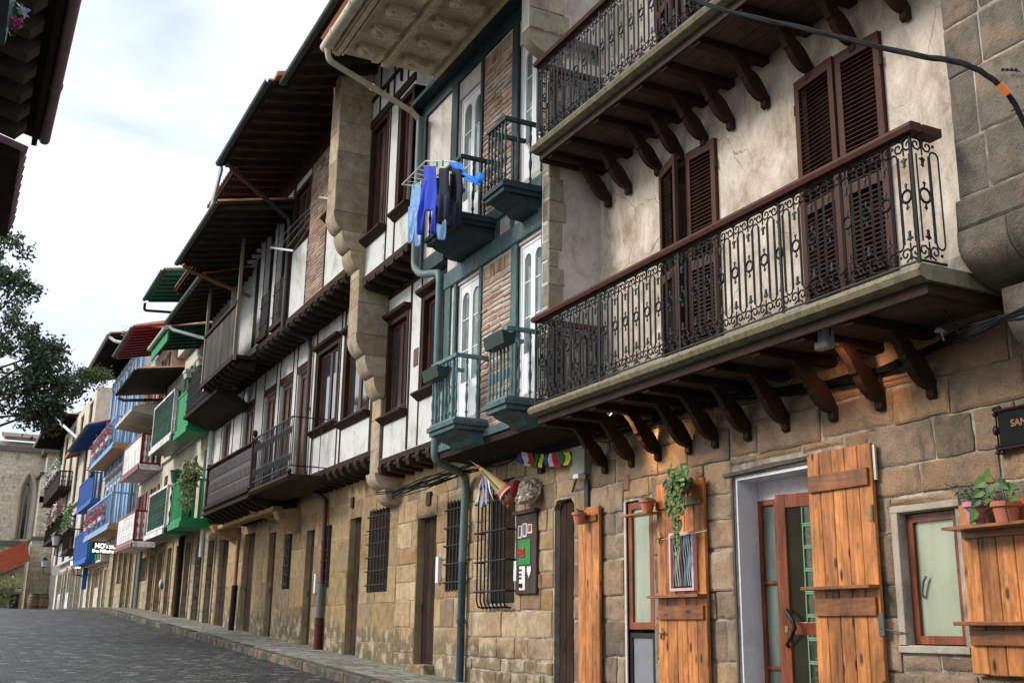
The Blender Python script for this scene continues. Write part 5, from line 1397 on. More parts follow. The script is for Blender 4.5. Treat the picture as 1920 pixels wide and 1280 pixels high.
def lantern(px, py, Y, h, label, lit=False):
    x, z = xz(px, py, Y); t = thing('street_lantern', label, 'lantern', (x, Y, z), 'wall lanterns of the far houses')
    m = MB(); m.lathe((x, Y, z), [(h*.18, 0), (h*.30, h*.55), (h*.30, h*.58)], 6); m.build('glass', m_plain('lit_glass', (.8, .7, .5), .4, emit=(1, .72, .35), es=9) if lit else m_plain('lantern_glass', (.45, .44, .42), .2), t)
    m = MB(); m.lathe((x, Y, z+h*.585), [(h*.38, 0), (h*.2, h*.2), (h*.05, h*.33)], 6); m.lathe((x, Y, z-h*.08), [(h*.1, 0), (h*.2, h*.078)], 6); m.tube([(x, Y, z-.02), (x, Y, z-h*.6), (x+.5, Y+.1, z-h*.7), (7.0, Y+.1, z-h*.5)], .03, 5); m.build('frame', IRON, t)
lantern(104, 1022, 76, 1.0, 'grey street lantern in front of the flowered balconies')
lantern(82, 1062, 90, .8, 'street lantern against the church buttress')
lantern(138, 1064, 68.0, .62, 'glowing lantern left of the blue sign', True)
lantern(146, 1064, 67.0, .62, 'glowing lantern closest to the blue sign', True)
# cloth by the door of the red house
x, z = yz(300, 1094, 6.75)
m = MB(); m.add(*(lambda b: (b.v, b.f))(MB().ball((6.78, x, z), .2, 10, 8, (.35, .45, .8))))
bg_ = m.build('cloth_bag', m_plain('pale_bag', (.58, .56, .58), .8), origin=(6.78, x, z)); tag(bg_, 'pale grey cloth bag hanging beside the dark drainpipe', 'bag')
MB().ball((6.80, x-.08, z-.08), .16, 10, 8, (.4, .45, .75)).build('blue_lining', m_plain('slate_cloth', (.08, .09, .16), .8), bg_)

# ================================================================== CHURCH
CH = thing('church', 'stone church with a tall pointed window, buttress and string courses closing the street', 'church', (4.5, 100, g(100)))
def W(px, py, Y=100): return xz(px, py, Y)
mb = MB()
YC = 100
xa, _ = W(-60, 900); xb, _ = W(160, 900); _, ztop = W(60, 845); _, zbt = W(60, 1160)
wx0, _ = W(26, 1000); wx1, _ = W(57, 1000); _, wz0 = W(40, 1010); _, wzs = W(40, 930); _, wzt = W(46, 884)
# wall with a pointed opening built from vertical strips
n = 14; mbw = MB()
def arch(x):
    c = (wx0+wx1)/2; hw = (wx1-wx0)/2; u = abs(x-c)/hw
    return wzs+(wzt-wzs)*math.sqrt(max(0, 1-((u+.6)/1.6)**2))/math.sqrt(1-(.6/1.6)**2) if u < 1 else wzs
mbw.box(xa, wx0, YC, YC+1.2, 0, ztop); mbw.box(wx1, xb, YC, YC+1.2, 0, ztop)
for i in range(n):
    a, b = wx0+(wx1-wx0)*i/n, wx0+(wx1-wx0)*(i+1)/n
    mbw.prism([(a, arch(a)), (b, arch(b)), (b, ztop), (a, ztop)], YC, YC+1.2, 'y'); 
mbw.box(wx0, wx1, YC, YC+1.2, 0, wz0); mbw.box(wx0-.5, wx1+.5, YC+1.21, YC+8, 0, ztop-.3)
mbw.build('nave_wall', MAS_GREY, CH)
# stepped pointed arch mouldings
MOUL = m_paint('pale_dressed_stone', (.50, .45, .35), .3, 2, .9, .4, wear=(.30, .26, .2), wear_amt=.6)
for k in range(3):
    m = MB(); c = (wx0+wx1)/2; s = 1-.16*k; pts = []
    for t in range(21):
        u = -1+t/10; x = c+u*(wx1-wx0)/2*s
        pts.append((x, YC-.12+.28*k, wzs+(arch(c+u*.999*(wx1-wx0)/2)-wzs)*s))
    pts = [(pts[0][0], pts[0][1], wz0)]+pts+[(pts[-1][0], pts[-1][1], wz0)]
    m.tube(pts, .15-.02*k, 6); m.build('arch_moulding', MOUL, CH, smooth=True)
m = MB().box(wx0+.4, wx1-.2, YC+.9, YC+.95, wz0, wzt); pane = m.build('window', m_glass('leaded_glass', (.05, .055, .08)), CH)
m = MB()
for k in (.35, .68): m.box(wx0+(wx1-wx0)*k-.07, wx0+(wx1-wx0)*k+.07, YC+.7, YC+.85, wz0, wzt-.6)
m.build('tracery', MOUL, pane)
# buttress
bx0, _ = W(60, 1000, 97); bx1, _ = W(96, 1000, 97); _, bz = W(80, 848, 97)
m = MB(); m.box(bx0+.5, bx1, 97.2, YC-.01, 0, bz); m.box(bx0+.2, bx1+.05, 96.7, YC-.02, 0, W(70, 888, 97)[1]); m.box(bx0, bx1+.1, 96.0, YC-.03, 0, W(70, 1010, 97)[1]); m.prism([(96.7, W(70, 930, 97)[1]), (97.2, W(70, 888, 97)[1]), (97.2, W(70, 888, 97)[1]-.5), (96.7, W(70, 930, 97)[1]-.5)], bx0+.2, bx1, 'x')
m.build('buttress', MAS_GREY, CH)
m = MB(); m.box(bx0+.1, bx1+.3, 96.9, YC-.03, bz, bz+.35); m.box(bx0-.1, bx1+.2, 95.8, YC-.04, W(70, 1010, 97)[1]-.15, W(70, 1010, 97)[1]+.12); m.box(bx0, bx1+.2, 96.5, YC-.05, W(70, 888, 97)[1]-.1, W(70, 888, 97)[1]+.12)
m.box(xa, bx0+.4, YC-.35, YC+.3, ztop-.15, ztop+.25); m.box(xa, bx0, YC-.3, YC-.001, W(20, 1018)[1]-.2, W(20, 1018)[1]+.2)
m.each('string_course', m_paint('dark_weathered_stone', (.13, .12, .10), .4, 1.5, .9, .5), CH)
m = MB(); m.box(xa, bx1+1, YC+.6, YC+10, ztop+.25, W(60, 828)[1]); m.build('clerestory', MAS_GREY, CH)
m = MB(); z = W(60, 828)[1]; m.prism([(YC-.2, z), (YC+12, z+2.2), (YC+12, z+2.5), (YC-.2, z+.3)], W(7, 840)[0], bx1+1, 'x'); m.build('roof', m_paint('brown_roof_edge', (.16, .11, .09), .4, 1.5, .9, .5), CH)
# annex with the low tiled roof
AN = thing('church_annex', 'low ochre rendered annex with a red tiled lean-to roof in front of the church', 'annex', (1, 92, g(92)))
ax1, az = W(54, 1052, 92); _, azl = W(0, 1075, 92); xL = -8
sl = (az-azl)/(ax1-W(0, 1075, 92)[0])
m = MB(); m.prism([(xL, az-(ax1-xL)*sl), (ax1-.25, az-.25*sl), (ax1-.25, 0), (xL, 0)], 92, 97, 'y'); m.build('wall', m_plaster('ochre_render', (.44, .35, .22), (.22, .17, .10), .4), AN)
m = MB(); k = 0; y = 91.6
while y < 97:
    m.prism([(xL, az-(ax1-xL)*sl+.02+(y-91.6)*.30), (ax1, az+.02+(y-91.6)*.30), (ax1, az+.25+(y-91.6)*.30), (xL, az-(ax1-xL)*sl+.25+(y-91.6)*.30)], y, y+.34, 'y'); y += .36
m.build('tiled_roof', m_paint('red_roof_tiles', (.36, .10, .05), .4, 2, .85, .5, wear=(.22, .08, .05), wear_amt=.6), AN)
dx0, dz0 = W(12, 1100, 91.95); dx1, dz1 = W(38, 1100, 91.95)
m = MB(); m.prism([(dx0, 0), (dx1, 0), (dx1, dz0-.5), ((dx0+dx1)/2+.5, dz0), (dx0, dz0-.3)], 91.9, 91.99, 'y'); m.build('dark_doorway', BLACKW, AN)
# climbing branches in front of the annex
t = thing('climbing_shrub', 'pale green shrub with bare cut branches in front of the dark annex doorway', 'shrub', (W(10, 1140, 90)[0], 90, g(90)))
bxs = MB()
for (p, q) in (((10, 1140), (14, 1105)), ((14, 1108), (40, 1108)), ((14, 1110), (20, 1092)), ((8, 1140), (-4, 1100))):
    a = xz(*p, 90); b = xz(*q, 90); bxs.tube([(a[0], 90, a[1]), (b[0], 89.9, b[1])], [.28, .16], 7)
bxs.build('branches', m_paint('pale_bark', (.35, .33, .22), .3, 4, .9, .5), t)
m = MB()
for p in ((8, 1125), (-8, 1110), (20, 1096), (4, 1108)):
    a = xz(*p, 89.6); leaves(m, (a[0], 89.6, a[1]), (.7, .5, .6), 160, .22, rndf)
m.build('foliage', m_leaf('yellow_green_leaves', (.12, .15, .04), (.22, .25, .09), (.35, .37, .18)), t)
# barrels
for i, px in enumerate((63, 79)):
    x, _ = xz(px, 1135, 84); z = g(84)-.1
    t = thing('barrel', ['brown wooden barrel standing left at the street end', 'brown wooden barrel standing right at the street end, next to the church corner'][i], 'barrel', (x, 84, z), 'barrels at the end of the street')
    m = MB(); m.lathe((x, 84, z), [(.33, 0), (.42, .35), (.44, .6), (.42, .85), (.33, 1.2), (.28, 1.17)], 16); m.build('staves', m_wood('barrel_wood', (.10, .05, .03), (.17, .09, .05), (.03, .02, .012), .6, False), t, smooth=True)
    m = MB()
    for zz, r_ in ((.08, .36), (.30, .415), (.90, .415), (1.1, .36)): m.lathe((x, 84, z+zz), [(r_, 0), (r_+.012, .02), (r_, .06)], 16)
    m.build('hoops', IRON, t)

# ================================================================== LEFT SIDE
L1 = thing('house', 'house on the left whose dark eave with carved rafters and pinkish gutter overhangs the street', 'house', (-1, 5, g(5)))
ZL = 5.2
p0 = ray(130, 0); t_ = (ZL-CZ)/p0.z; XL_ = p0.x*t_
p1 = ray(80, 265); t_ = (ZL-CZ)/p1.z; XL_ = (XL_+p1.x*t_)/2; YL = p1.y*t_
wall_m = MB(); wall_m.box(-5, -.75, -6, YL-.3, 0, ZL+.2); wall_m.build('wall', CREAM, L1)
m = MB(); m.prism([(XL_, ZL), (-4, ZL+1.0), (-4, ZL+1.15), (XL_, ZL+.12)], -12, YL, 'y'); rf = m.build('eave', BLACKW, L1)
m = MB(); y = -2
while y < YL-.2:
    m.prism([(-.75, ZL-.10), (-.5, ZL-.20), (-.42, ZL-.10), (-.25, ZL-.17), (-.17, ZL-.08), (XL_-.19, ZL-.14), (XL_-.12, ZL-.06), (XL_-.14, ZL+.03), (-.75, ZL+.25)], y, y+.14, 'y'); y += .32
m.each('carved_rafter', m_paint('dark_carved_wood', (.06, .045, .035), .5, 6, .7, .6), rf)
m = MB(); m.box(XL_-.07, XL_-.03, -12, YL, ZL-.05, ZL-.002); m.build('edge_moulding', BLACKW, rf)
m = MB(); m.tube([(XL_+.02, -12, ZL+.02), (XL_+.02, YL+.02, ZL+.02)], .04, 12)
for k in range(9): m.tube([(XL_+.02, YL-1-k*1.6, ZL+.02), (XL_+.02, YL-.95-k*1.6, ZL+.02)], .047, 12)
m.build('gutter', m_paint('pinkish_gutter', (.26, .17, .18), .3, 5, .5, .3), rf, smooth=True)
L2 = thing('house', 'second house on the left with a thin wavy tiled eave and teal pipe', 'house', (-2, YL+3, g(YL)))
a = ray(45, 270); t_ = (ZL-.2-CZ)/a.z; x2 = a.x*t_; b_ = ray(8, 445); t2 = (ZL-.2-CZ)/b_.z; x3 = b_.x*t2; y3 = b_.y*t2
xm = (x2+x3)/2
m = MB(); m.prism([(xm, ZL-.2), (-4, ZL+.9), (-4, ZL+1.0), (xm, ZL-.1)], YL+.02, y3, 'y'); r2 = m.build('eave', BLACKW, L2)
m = MB(); y = YL+.05
while y < y3: m.tube([(xm+.03, y+.1, ZL-.1), (-1.5, y+.1, ZL+.36)], .10, 8); y += .21
m.build('roof_tiles', m_paint('purplish_tiles', (.20, .11, .12), .3, 5, .8, .4), r2)
MB().box(-5, -.9, YL, y3, 0, ZL+.1).build('wall', CREAM, L2)
pipe(L2, [(-.14, YL+.5, ZL-.3), (-.14, y3-.3, ZL-.3)], .035, GUTG, 'gutter')
pipe(L2, [(-.12, YL+.6, ZL-.25), (-.6, YL+.7, ZL-.7), (-.8, YL+.7, 3)], .05, TEALL, 'drainpipe')
# dark green flower box hung from the left-hand wall
YF = 4.0
x, z = xz(14, 60, YF)
t = thing('flower_box', 'dark green flower box with pink petunias below the carved dark eave', 'flower box', (x, YF, z))
xr, _ = xz(24, 60, YF); _, zb = xz(10, 86, YF); _, zt = xz(10, -30, YF)
m = MB(); m.prism([(xr, zt), (xr-.02, zb), (xr-.16, zb), (xr-.18, zt)], YF-.4, YF, 'y'); m.build('box', m_plain('dark_green_plastic', (.014, .05, .052), .4), t)
m = MB(); m.tube([(xr-.1, YF-.2, zt), (-.75, YF-.2, zt)], .012, 6); m.build('bracket', IRON, t)
m = MB(); a = xz(34, 30, YF); leaves(m, (a[0]-.01, YF+.02, a[1]), (.022, .05, .085), 90, .024, rndf); m.build('foliage', LEAF, t)
m = MB(); a = xz(35, 40, YF-.03); leaves(m, (a[0], YF-.03, a[1]), (.012, .016, .018), 30, .024, rndf); m.build('flowers', m_leaf('magenta_petals', (.5, .03, .2), (.65, .05, .3), (.6, .08, .35)), t)
m = MB(); a = xz(44, 22, YF-.03); leaves(m, (a[0], YF-.03, a[1]), (.012, .016, .02), 26, .024, rndf); m.build('pale_flowers', m_leaf('lilac_petals', (.5, .45, .65), (.6, .55, .75), (.65, .6, .8)), t)

# tree
TR = thing('tree', 'tall evergreen tree with small dark leaves beyond the left-hand houses', 'tree', (-3.2, 31, g(31)))
rt = random.Random(77)
m = MB(); m.tube([(-3.2, 31, g(31)-.3), (-3.1, 31, 3.2), (-2.9, 30.9, 5.2), (-2.7, 30.8, 7.2), (-2.5, 30.6, 9.2)], [.36, .28, .24, .18, .08], 10)
clumps = []
for (px, py, rx, rz, Y) in ((5, 470, 42, 55, 30), (35, 545, 36, 40, 30), (20, 620, 45, 40, 29.6), (62, 668, 34, 26, 30), (90, 655, 24, 12, 30.3), (98, 690, 32, 20, 30), (125, 728, 30, 11, 30.2), (60, 725, 42, 36, 29.8), (20, 740, 50, 55, 30), (75, 775, 40, 22, 30.2), (100, 762, 28, 12, 30), (-20, 560, 50, 60, 30.5), (-30, 690, 60, 60, 30.6), (-15, 430, 30, 30, 30)):
    x, z = xz(px, py, Y); s = Y/1955.; clumps.append((x, Y, z, rx*s, .75, rz*s))
for _ in range(26):
    a = rt.uniform(0, 2*math.pi); r_ = rt.uniform(1, 2.9); clumps.append((-3.2+r_*math.cos(a), 31.2+r_*math.sin(a), rt.uniform(6.6, 11.4), rt.uniform(.6, 1.0), rt.uniform(.6, 1.0), rt.uniform(.5, .8)))
for (x, y, z, a, b, c) in clumps:
    if x < -4: s0 = (-3.0, 31, 6.5)
    else: s0 = (-2.9+rt.uniform(-.1, .1), 30.9, rt.uniform(5, 7.5))
    mid = ((s0[0]+x)/2, (s0[1]+y)/2, (s0[2]+z)/2-.25); m.tube([s0, mid, (x, y, z)], [.08, .05, .02], 5)
m.build('trunk', BARK, TR, smooth=True)
m = MB()
for (x, y, z, a, b, c) in clumps:
    nt_ = 12
    for k in range(nt_):
        while True:
            q = Vector((rt.uniform(-1, 1), rt.uniform(-1, 1), rt.uniform(-1, 1)))
            if .25 < q.length < 1: break
        cx_, cy_, cz_ = x+q.x*a, y+q.y*b, z+q.z*c
        rr_ = rt.uniform(.14, .30)
        for _ in range(int(75*rr_/.2)):
            p = Vector((cx_+rt.gauss(0, rr_*.55), cy_+rt.gauss(0, rr_*.55), cz_+rt.gauss(0, rr_*.42)))
            leaf(m, p, rt.uniform(.08, .15), rt)
m.build('crown', LEAFT, TR)
TR2 = thing('tree', 'light green leafy branch of a slender tree in front of the dark far eave', 'tree', (1.0, 34, g(34)))
m = MB()
for (px, py, rx, rz) in ((172, 708, 26, 11), (150, 716, 16, 9), (192, 702, 12, 7), (160, 700, 14, 6)):
    x, z = xz(px, py, 31); s = 31/1955.
    for k in range(9):
        cx_, cz_ = x+rt.uniform(-1, 1)*rx*s, z+rt.uniform(-1, 1)*rz*s
        for _ in range(55): leaf(m, Vector((cx_+rt.gauss(0, .09), 31+rt.gauss(0, .2), cz_+rt.gauss(0, .06))), rt.uniform(.05, .09), rt)
m.build('crown', LEAFL, TR2)
m = MB(); a = xz(172, 708, 31); m.tube([(-2.8, 31, 6.6), ((-2.8+a[0])/2, 31, a[1]-.15), (a[0], 31, a[1])], [.05, .03, .012], 5); m.build('trunk', BARK, TR2)

# ================================================================== CABLES AND LAMPS
def P3(px, py, X):
    a = yz(px, py, X); return Vector((X, a[0], a[1]))
def smooth_pts(pts, n=8):
    out = []
    for i in range(len(pts)-1):
        p0 = pts[max(i-1, 0)]; p1 = pts[i]; p2 = pts[i+1]; p3 = pts[min(i+2, len(pts)-1)]
        for k in range(n):
            t = k/n
            out.append(.5*((2*p1)+(-p0+p2)*t+(2*p0-5*p1+4*p2-p3)*t*t+(-p0+3*p1-3*p2+p3)*t**3))
    out.append(pts[-1]); return out
mc = [P3(1200, -40, 5.6), P3(1340, 14, 5.6), P3(1500, 52, 5.65), P3(1700, 100, 5.75), P3(1800, 118, 5.8), P3(1862, 150, 5.9), P3(1905, 200, 6.0), P3(1960, 320, 6.1)]
pts = smooth_pts(mc); rc_ = random.Random(5); m = MB()
for k in range(3):
    off = [Vector((math.cos(i*.5+k*2.1)*.012, 0, math.sin(i*.5+k*2.1)*.012)) for i in range(len(pts))]
    m.tube([p+o for p, o in zip(pts, off)], .013, 7)
oc = m.build('overhead_cable', CABLE, origin=pts[0], smooth=True); tag(oc, 'thick black twisted cable crossing in front of the upper balcony to the grey pilaster', 'cable')
a = P3(1874, 158, 5.88); b = P3(1890, 178, 5.93)
MB().tube([a, b], .027, 8).build('orange_tape', m_plain('orange_tape', (.75, .22, .05), .6), oc)
m = MB(); c = P3(1897, 200, 6.2)
m.tube([c+Vector((0, .03*math.cos(t*.6)-.0, .035*math.sin(t*.6))) for t in range(2, 9)], .006, 5); m.tube([P3(1878, 130, 6.3), P3(1912, 134, 6.3)], .006, 5)
for k in range(4): m.ball(P3(1880+8*k, 131, 6.29), .014, 5, 4)
tag(m.build('cable_hook', RUST, origin=c), 'small rusty hook and chain fixed to the grey pilaster beside the cable', 'hook')
# bundle of wires under the long balcony
m = MB(); base = [(735, 925, 6.5), (800, 905, 6.6), (850, 886, 6.75), (900, 872, 6.85), (960, 850, 6.9), (1075, 826, 6.93), (1150, 808, 6.93), (1250, 780, 6.93), (1330, 752, 6.93), (1400, 742, 6.93), (1500, 728, 6.93), (1600, 710, 6.93), (1700, 676, 6.93), (1780, 640, 6.85), (1840, 612, 6.3), (1925, 585, 6.15), (1990, 570, 6.15)]
for k in range(11):
    q = [P3(x, y+rc_.uniform(-9, 9)+3*math.sin(x*.02+k), X-rc_.uniform(0, .05)) for x, y, X in base]
    q = [p for p in q]
    m.tube(smooth_pts(q, 5), rc_.choice([.006, .008, .011]), 5)
for k in range(5):
    s = rc_.choice([5, 7, 9, 10, 11]); q = [P3(x, y+rc_.uniform(0, 26), X-.02) for x, y, X in base[s-1:s+4]]; m.tube(smooth_pts(q, 5), .005, 4)
tag(m.build('cable_bundle', CABLE, origin=P3(1075, 826, 6.93)), 'bundle of loose black wires running along the stone wall behind the balcony brackets', 'cable bundle')
m = MB(); q = [P3(705, 925, 6.5), P3(730, 922, 6.48), P3(760, 915, 6.55), P3(820, 905, 6.7), P3(875, 885, 6.85)]
for k in range(3): m.tube(smooth_pts([p+Vector((0, 0, rc_.uniform(-.03, .03))) for p in q]), .010, 5)
q = [P3(890, 868, 6.9), P3(930, 874, 6.95), P3(960, 862, 6.95), P3(975, 850, 6.95)]; m.tube(smooth_pts(q), .006, 5)
tag(m.build('cable_bundle', CABLE, origin=q[0]), 'thin black wires sagging under the brown jetty beside the teal pipe', 'cable bundle')

def spot(loc, target, power, size=R(80), col=(1, .62, .30), nm='lamp_light', parent=None):
    l = bpy.data.lights.new(nm, 'SPOT'); l.energy = power; l.color = col; l.spot_size = size; l.spot_blend = .7; l.shadow_soft_size = .05
    o = bpy.data.objects.new(nm, l); scene.collection.objects.link(o); o.location = loc
    o.rotation_euler = (Vector(target)-Vector(loc)).to_track_quat('-Z', 'Y').to_euler()
    return o
s1 = P3(1138, 764, 6.35)
t = thing('spotlight', 'small lit white spotlight clamped under the far end of the lower iron balcony', 'lamp', tuple(s1))
dr = (Vector((7.0, 10.2, 3.5))-s1).normalized()
MB().tube([s1-dr*.06, s1-dr*.05, s1+dr*.06, s1+dr*.075], [.02, .035, .055, .055], 12).build('housing', m_plain('white_lamp_body', (.7, .7, .68), .3), t, smooth=True)
MB().tube([s1+dr*.076, s1+dr*.079], [.048, .048], 12).build('lamp_face', m_plain('glowing_lamp_face', (1, .9, .7), .3, emit=(1, .80, .5), es=12), t)
MB().tube([s1-dr*.03, s1+Vector((0, .02, .12))], .01, 6).build('bracket', m_plain('white_lamp_body', (.7, .7, .68), .3), t)
spot(s1+dr*.09, (7.0, 10.1, 3.45), 60, R(85))
s2 = P3(1538, 634, 6.25)
t = thing('floodlight', 'grey square floodlight under the middle of the lower iron balcony', 'lamp', tuple(s2))
m = MB(); m.box(s2.x, s2.x+.08, s2.y-.085, s2.y+.085, s2.z-.09, s2.z+.09); m.build('housing', m_plain('grey_lamp_body', (.30, .31, .33), .4), t, bevel=.01)
MB().box(s2.x-.004, s2.x-.001, s2.y-.07, s2.y+.07, s2.z-.07, s2.z+.06).build('lamp_face', m_plain('pale_lamp_glass', (.55, .57, .62), .15), t)
m = MB(); m.tube([s2+Vector((.02, -.1, 0)), s2+Vector((.02, -.1, .13)), s2+Vector((.02, .1, .13)), s2+Vector((.02, .1, 0))], .008, 5); m.build('bracket', RUST, t)
spot(s2+Vector((.1, -.02, -.06)), (7.0, 7.15, 3.55), 12, R(100), (1, .55, .32))
s3 = P3(884, 861, 6.7)
t = thing('wall_lamp', 'small pale lamp fixed over the top of the teal drainpipe', 'lamp', tuple(s3))
MB().box(s3.x-.10, s3.x+.02, s3.y-.16, s3.y+.16, s3.z-.025, s3.z+.025).build('lamp_head', m_plain('pale_grey_lamp', (.62, .66, .64), .3), t, bevel=.01)
MB().tube([s3+Vector((.02, 0, 0)), s3+Vector((.28, 0, -.05))], .012, 6).build('arm', IRON, t)
# small white bird ornament and iron scroll bracket by the pilaster
c = P3(1765, 622, 6.8)
m = MB(); m.prism([(c.y+.06, c.z+.01), (c.y+.03, c.z+.03), (c.y-.02, c.z+.02), (c.y-.065, c.z-.02), (c.y-.04, c.z-.008), (c.y-.01, c.z-.016), (c.y+.03, c.z+.005)], c.x-.02, c.x+.02, 'x'); m.tube([c, c+Vector((.02, -.0, -.07))], .008, 6)
tag(m.build('camera_hood', m_plain('white_hood', (.68, .68, .66), .5), origin=c), 'small white hooded device on the wall below the grey corbel', 'camera')
m = MB(); c = P3(1792, 600, 6.6)
for k, (dy, dz, r_) in enumerate(((.02, .03, .035), (-.04, .02, .03), (0, -.06, .035))): m.tube([c+Vector((0, dy+r_*(1-t/14)*math.cos(t*.7), dz+r_*(1-t/14)*math.sin(t*.7))) for t in range(11)], .007, 5)
m.tube([c+Vector((0, .1, .1)), c+Vector((0, .03, -.02)), c+Vector((0, -.03, -.12))], .009, 5)
tag(m.build('iron_scroll', RUST, origin=c), 'rusty wrought iron scroll bracket tucked between balcony and grey corbel', 'bracket')

# ================================================================== THINGS ON THE GROUND FLOOR WALLS
# street sign
sa = yz(1862, 772, 6.93); sb_ = yz(1878, 842, 6.93)
Ys, Zt, Zb = sa[0]-.02, sa[1]+.0, sb_[1]+.0
t = thing('street_sign', 'dark carved street name sign reading SAN NIKOLAS KALEA on the stone wall', 'sign', (6.95, Ys-.4, Zb))
m = MB(); m.bbox(6.93, 6.985, Ys-.86, Ys, Zb, Zt, .02); m.build('board', m_paint('blackish_green_board', (.010, .014, .012), .3, 5, .8, .3, spec=.1), t)
m = MB()
for (y0, z0) in ((Ys, Zt), (Ys, Zb), (Ys-.86, Zt), (Ys-.86, Zb)):
    for d_ in ((.0, 0), (.02, .025), (.02, -.025), (-.03, .03 if z0 == Zt else -.03)): m.ball((6.94, y0+d_[0]*.8, z0+d_[1]*.8), .020, 8, 6)
m.ball((6.93, Ys+.01, (Zt+Zb)/2), .026, 8, 6, (1, 1, 1.5)); m.ball((6.93, Ys-.87, (Zt+Zb)/2), .026, 8, 6, (1, 1, 1.5))
m.tube([(6.93, Ys, Zb), (6.93, Ys, Zt), (6.93, Ys-.86, Zt), (6.93, Ys-.86, Zb)], .014, 6, closed=True); m.build('scrolled_frame', m_paint('dark_sign_frame', (.03, .012, .012), .4, 8, .5, .3), t, smooth=True)
LET = m_plain('faded_orange_letters', (.28, .14, .07), .8)
text_mesh('lettering', 'SAN NIKOLAS', .075, 6.926, Ys-.13, Zb+(Zt-Zb)*.53, LET, t, bold=.002); text_mesh('lettering', 'KALEA', .085, 6.926, Ys-.29, Zb+(Zt-Zb)*.20, LET, t, bold=.002)

# plants
rp_ = random.Random(9)
def pot(X, Y, Z, r, h, mt, label, group=None, plant='tuft', name='flower_pot'):
    t = thing(name, label, 'flower pot', (X, Y, Z), group)
    MB().lathe((X, Y, Z), [(r*.68, 0), (r*.92, h*.78), (r*1.08, h*.79), (r*1.10, h), (r*.98, h), (r*.95, h*.93)], 20).build('pot', mt, t, smooth=True)
    MB().lathe((X, Y, Z+h*.86), [(r*.9, 0), (r*.4, .02)], 12).build('soil', SOIL, t)
    m = MB()
    if plant == 'tuft':
        for _ in range(60): leaf(m, Vector((X+rp_.gauss(0, r*.45), Y+rp_.gauss(0, r*.5), Z+h+abs(rp_.gauss(0, .025)))), rp_.uniform(.02, .045), rp_)
    elif plant == 'bushy':
        for _ in range(26):
            a = rp_.uniform(0, 6.28); tip = Vector((X+rp_.gauss(0, r*.9), Y+rp_.gauss(0, r*.9), Z+h+rp_.uniform(.06, .16))); b0 = Vector((X, Y, Z+h*.9))
            m.tube([b0, (b0+tip)/2+Vector((0, 0, .02)), tip], .0025, 4)
            for k in range(9): leaf(m, b0.lerp(tip, .35+.07*k), rp_.uniform(.02, .035), rp_)
    m.build('foliage', m_leaf('pale_foliage', (.07, .11, .03), (.14, .19, .06), (.24, .28, .12)) if plant == 'tuft' else m_leaf('grey_green_leaves', (.06, .12, .06), (.11, .19, .10), (.18, .27, .15)), t)
    return t
def heart_leaf(m, p, s, d, n):
    """broad pointed leaf: d towards the tip, n the face normal"""
    d = Vector(d).normalized(); b = d.cross(Vector(n)).normalized(); q = b.cross(d)
    out = [(0, 0), (-.12, .25), (.05, .46), (.38, .42), (.75, .18), (1, 0), (.75, -.18), (.38, -.42), (.05, -.46), (-.12, -.25)]
    vs = [p+d*u*s+b*v*s+q*(abs(v)*.25-u*u*.12)*s for u, v in out]; vs.append(p+d*.4*s)
    m.add(vs, [(i, (i+1) % 10, 10) for i in range(10)])
y, z = yz(1086, 982, 6.80); pot(6.80, y, z, .085, .135, TERRA, 'small terracotta pot with sparse plant on top of the narrow plank shutter', 'terracotta pots on the shutters')
y, z = yz(1214, 960, 6.80); pot(6.80, y, z, .085, .135, TERRA, 'small terracotta pot with sparse plant above the slim window', 'terracotta pots on the shutters')
MB().box(6.72, 6.90, 10.2, 10.75, z-.02, z-.002).build('pot_board', ORANGEH, sh2)
yp, zp = yz(1832, 985, 6.80); yt2, zt2 = yz(1889, 985, 6.80)
pot(6.80, yp, zp, .085, .17, PINK, 'pink pot with a feathery pale plant left of the terracotta pot', plant='bushy')
tb = pot(6.80, yt2, zt2, .10, .17, TERRA, 'terracotta pot with dark ivy leaves near the right edge of the photo', plant='none')
MB().box(6.69, 6.90, 5.3, 6.13, zp-.025, zp-.003).build('pot_board', ORANGEH, sh4)
m = MB(); ctr = Vector((6.80, yt2, zt2+.17))
for (dy, dz, s) in ((.10, .16, .10), (.04, .20, .11), (-.02, .14, .10), (-.10, .08, .10), (.12, .09, .10), (.02, .09, .09), (-.06, .13, .09), (.16, .03, .09), (.19, -.06, .10), (.21, -.13, .09), (-.13, .02, .08), (.06, .03, .08), (.24, -.02, .07)):
    p = ctr+Vector((-.08, dy, dz)); m.tube([ctr+Vector((0, dy*.2, -.02)), ctr+Vector((-.06, dy*.7, dz*.8)), p], .003, 4)
    heart_leaf(m, p, s, (rp_.uniform(-.3, .1), .8 if dy > 0 else -.6, rp_.uniform(-.7, .1)), (-1, rp_.uniform(-.3, .3), rp_.uniform(.1, .6)))
m.build('ivy', LEAF, tb)
m = MB()
for dy in (-.08, .08): m.tube([(6.86, yt2+dy, zt2+.02), (6.72, yt2+dy, zt2+.02), (6.70, yt2+dy, zt2+.12), (6.75, yt2+dy, zt2+.24), (6.86, yt2+dy, zt2+.26)], .004, 5)
m.build('wire_holder', IRON, tb)
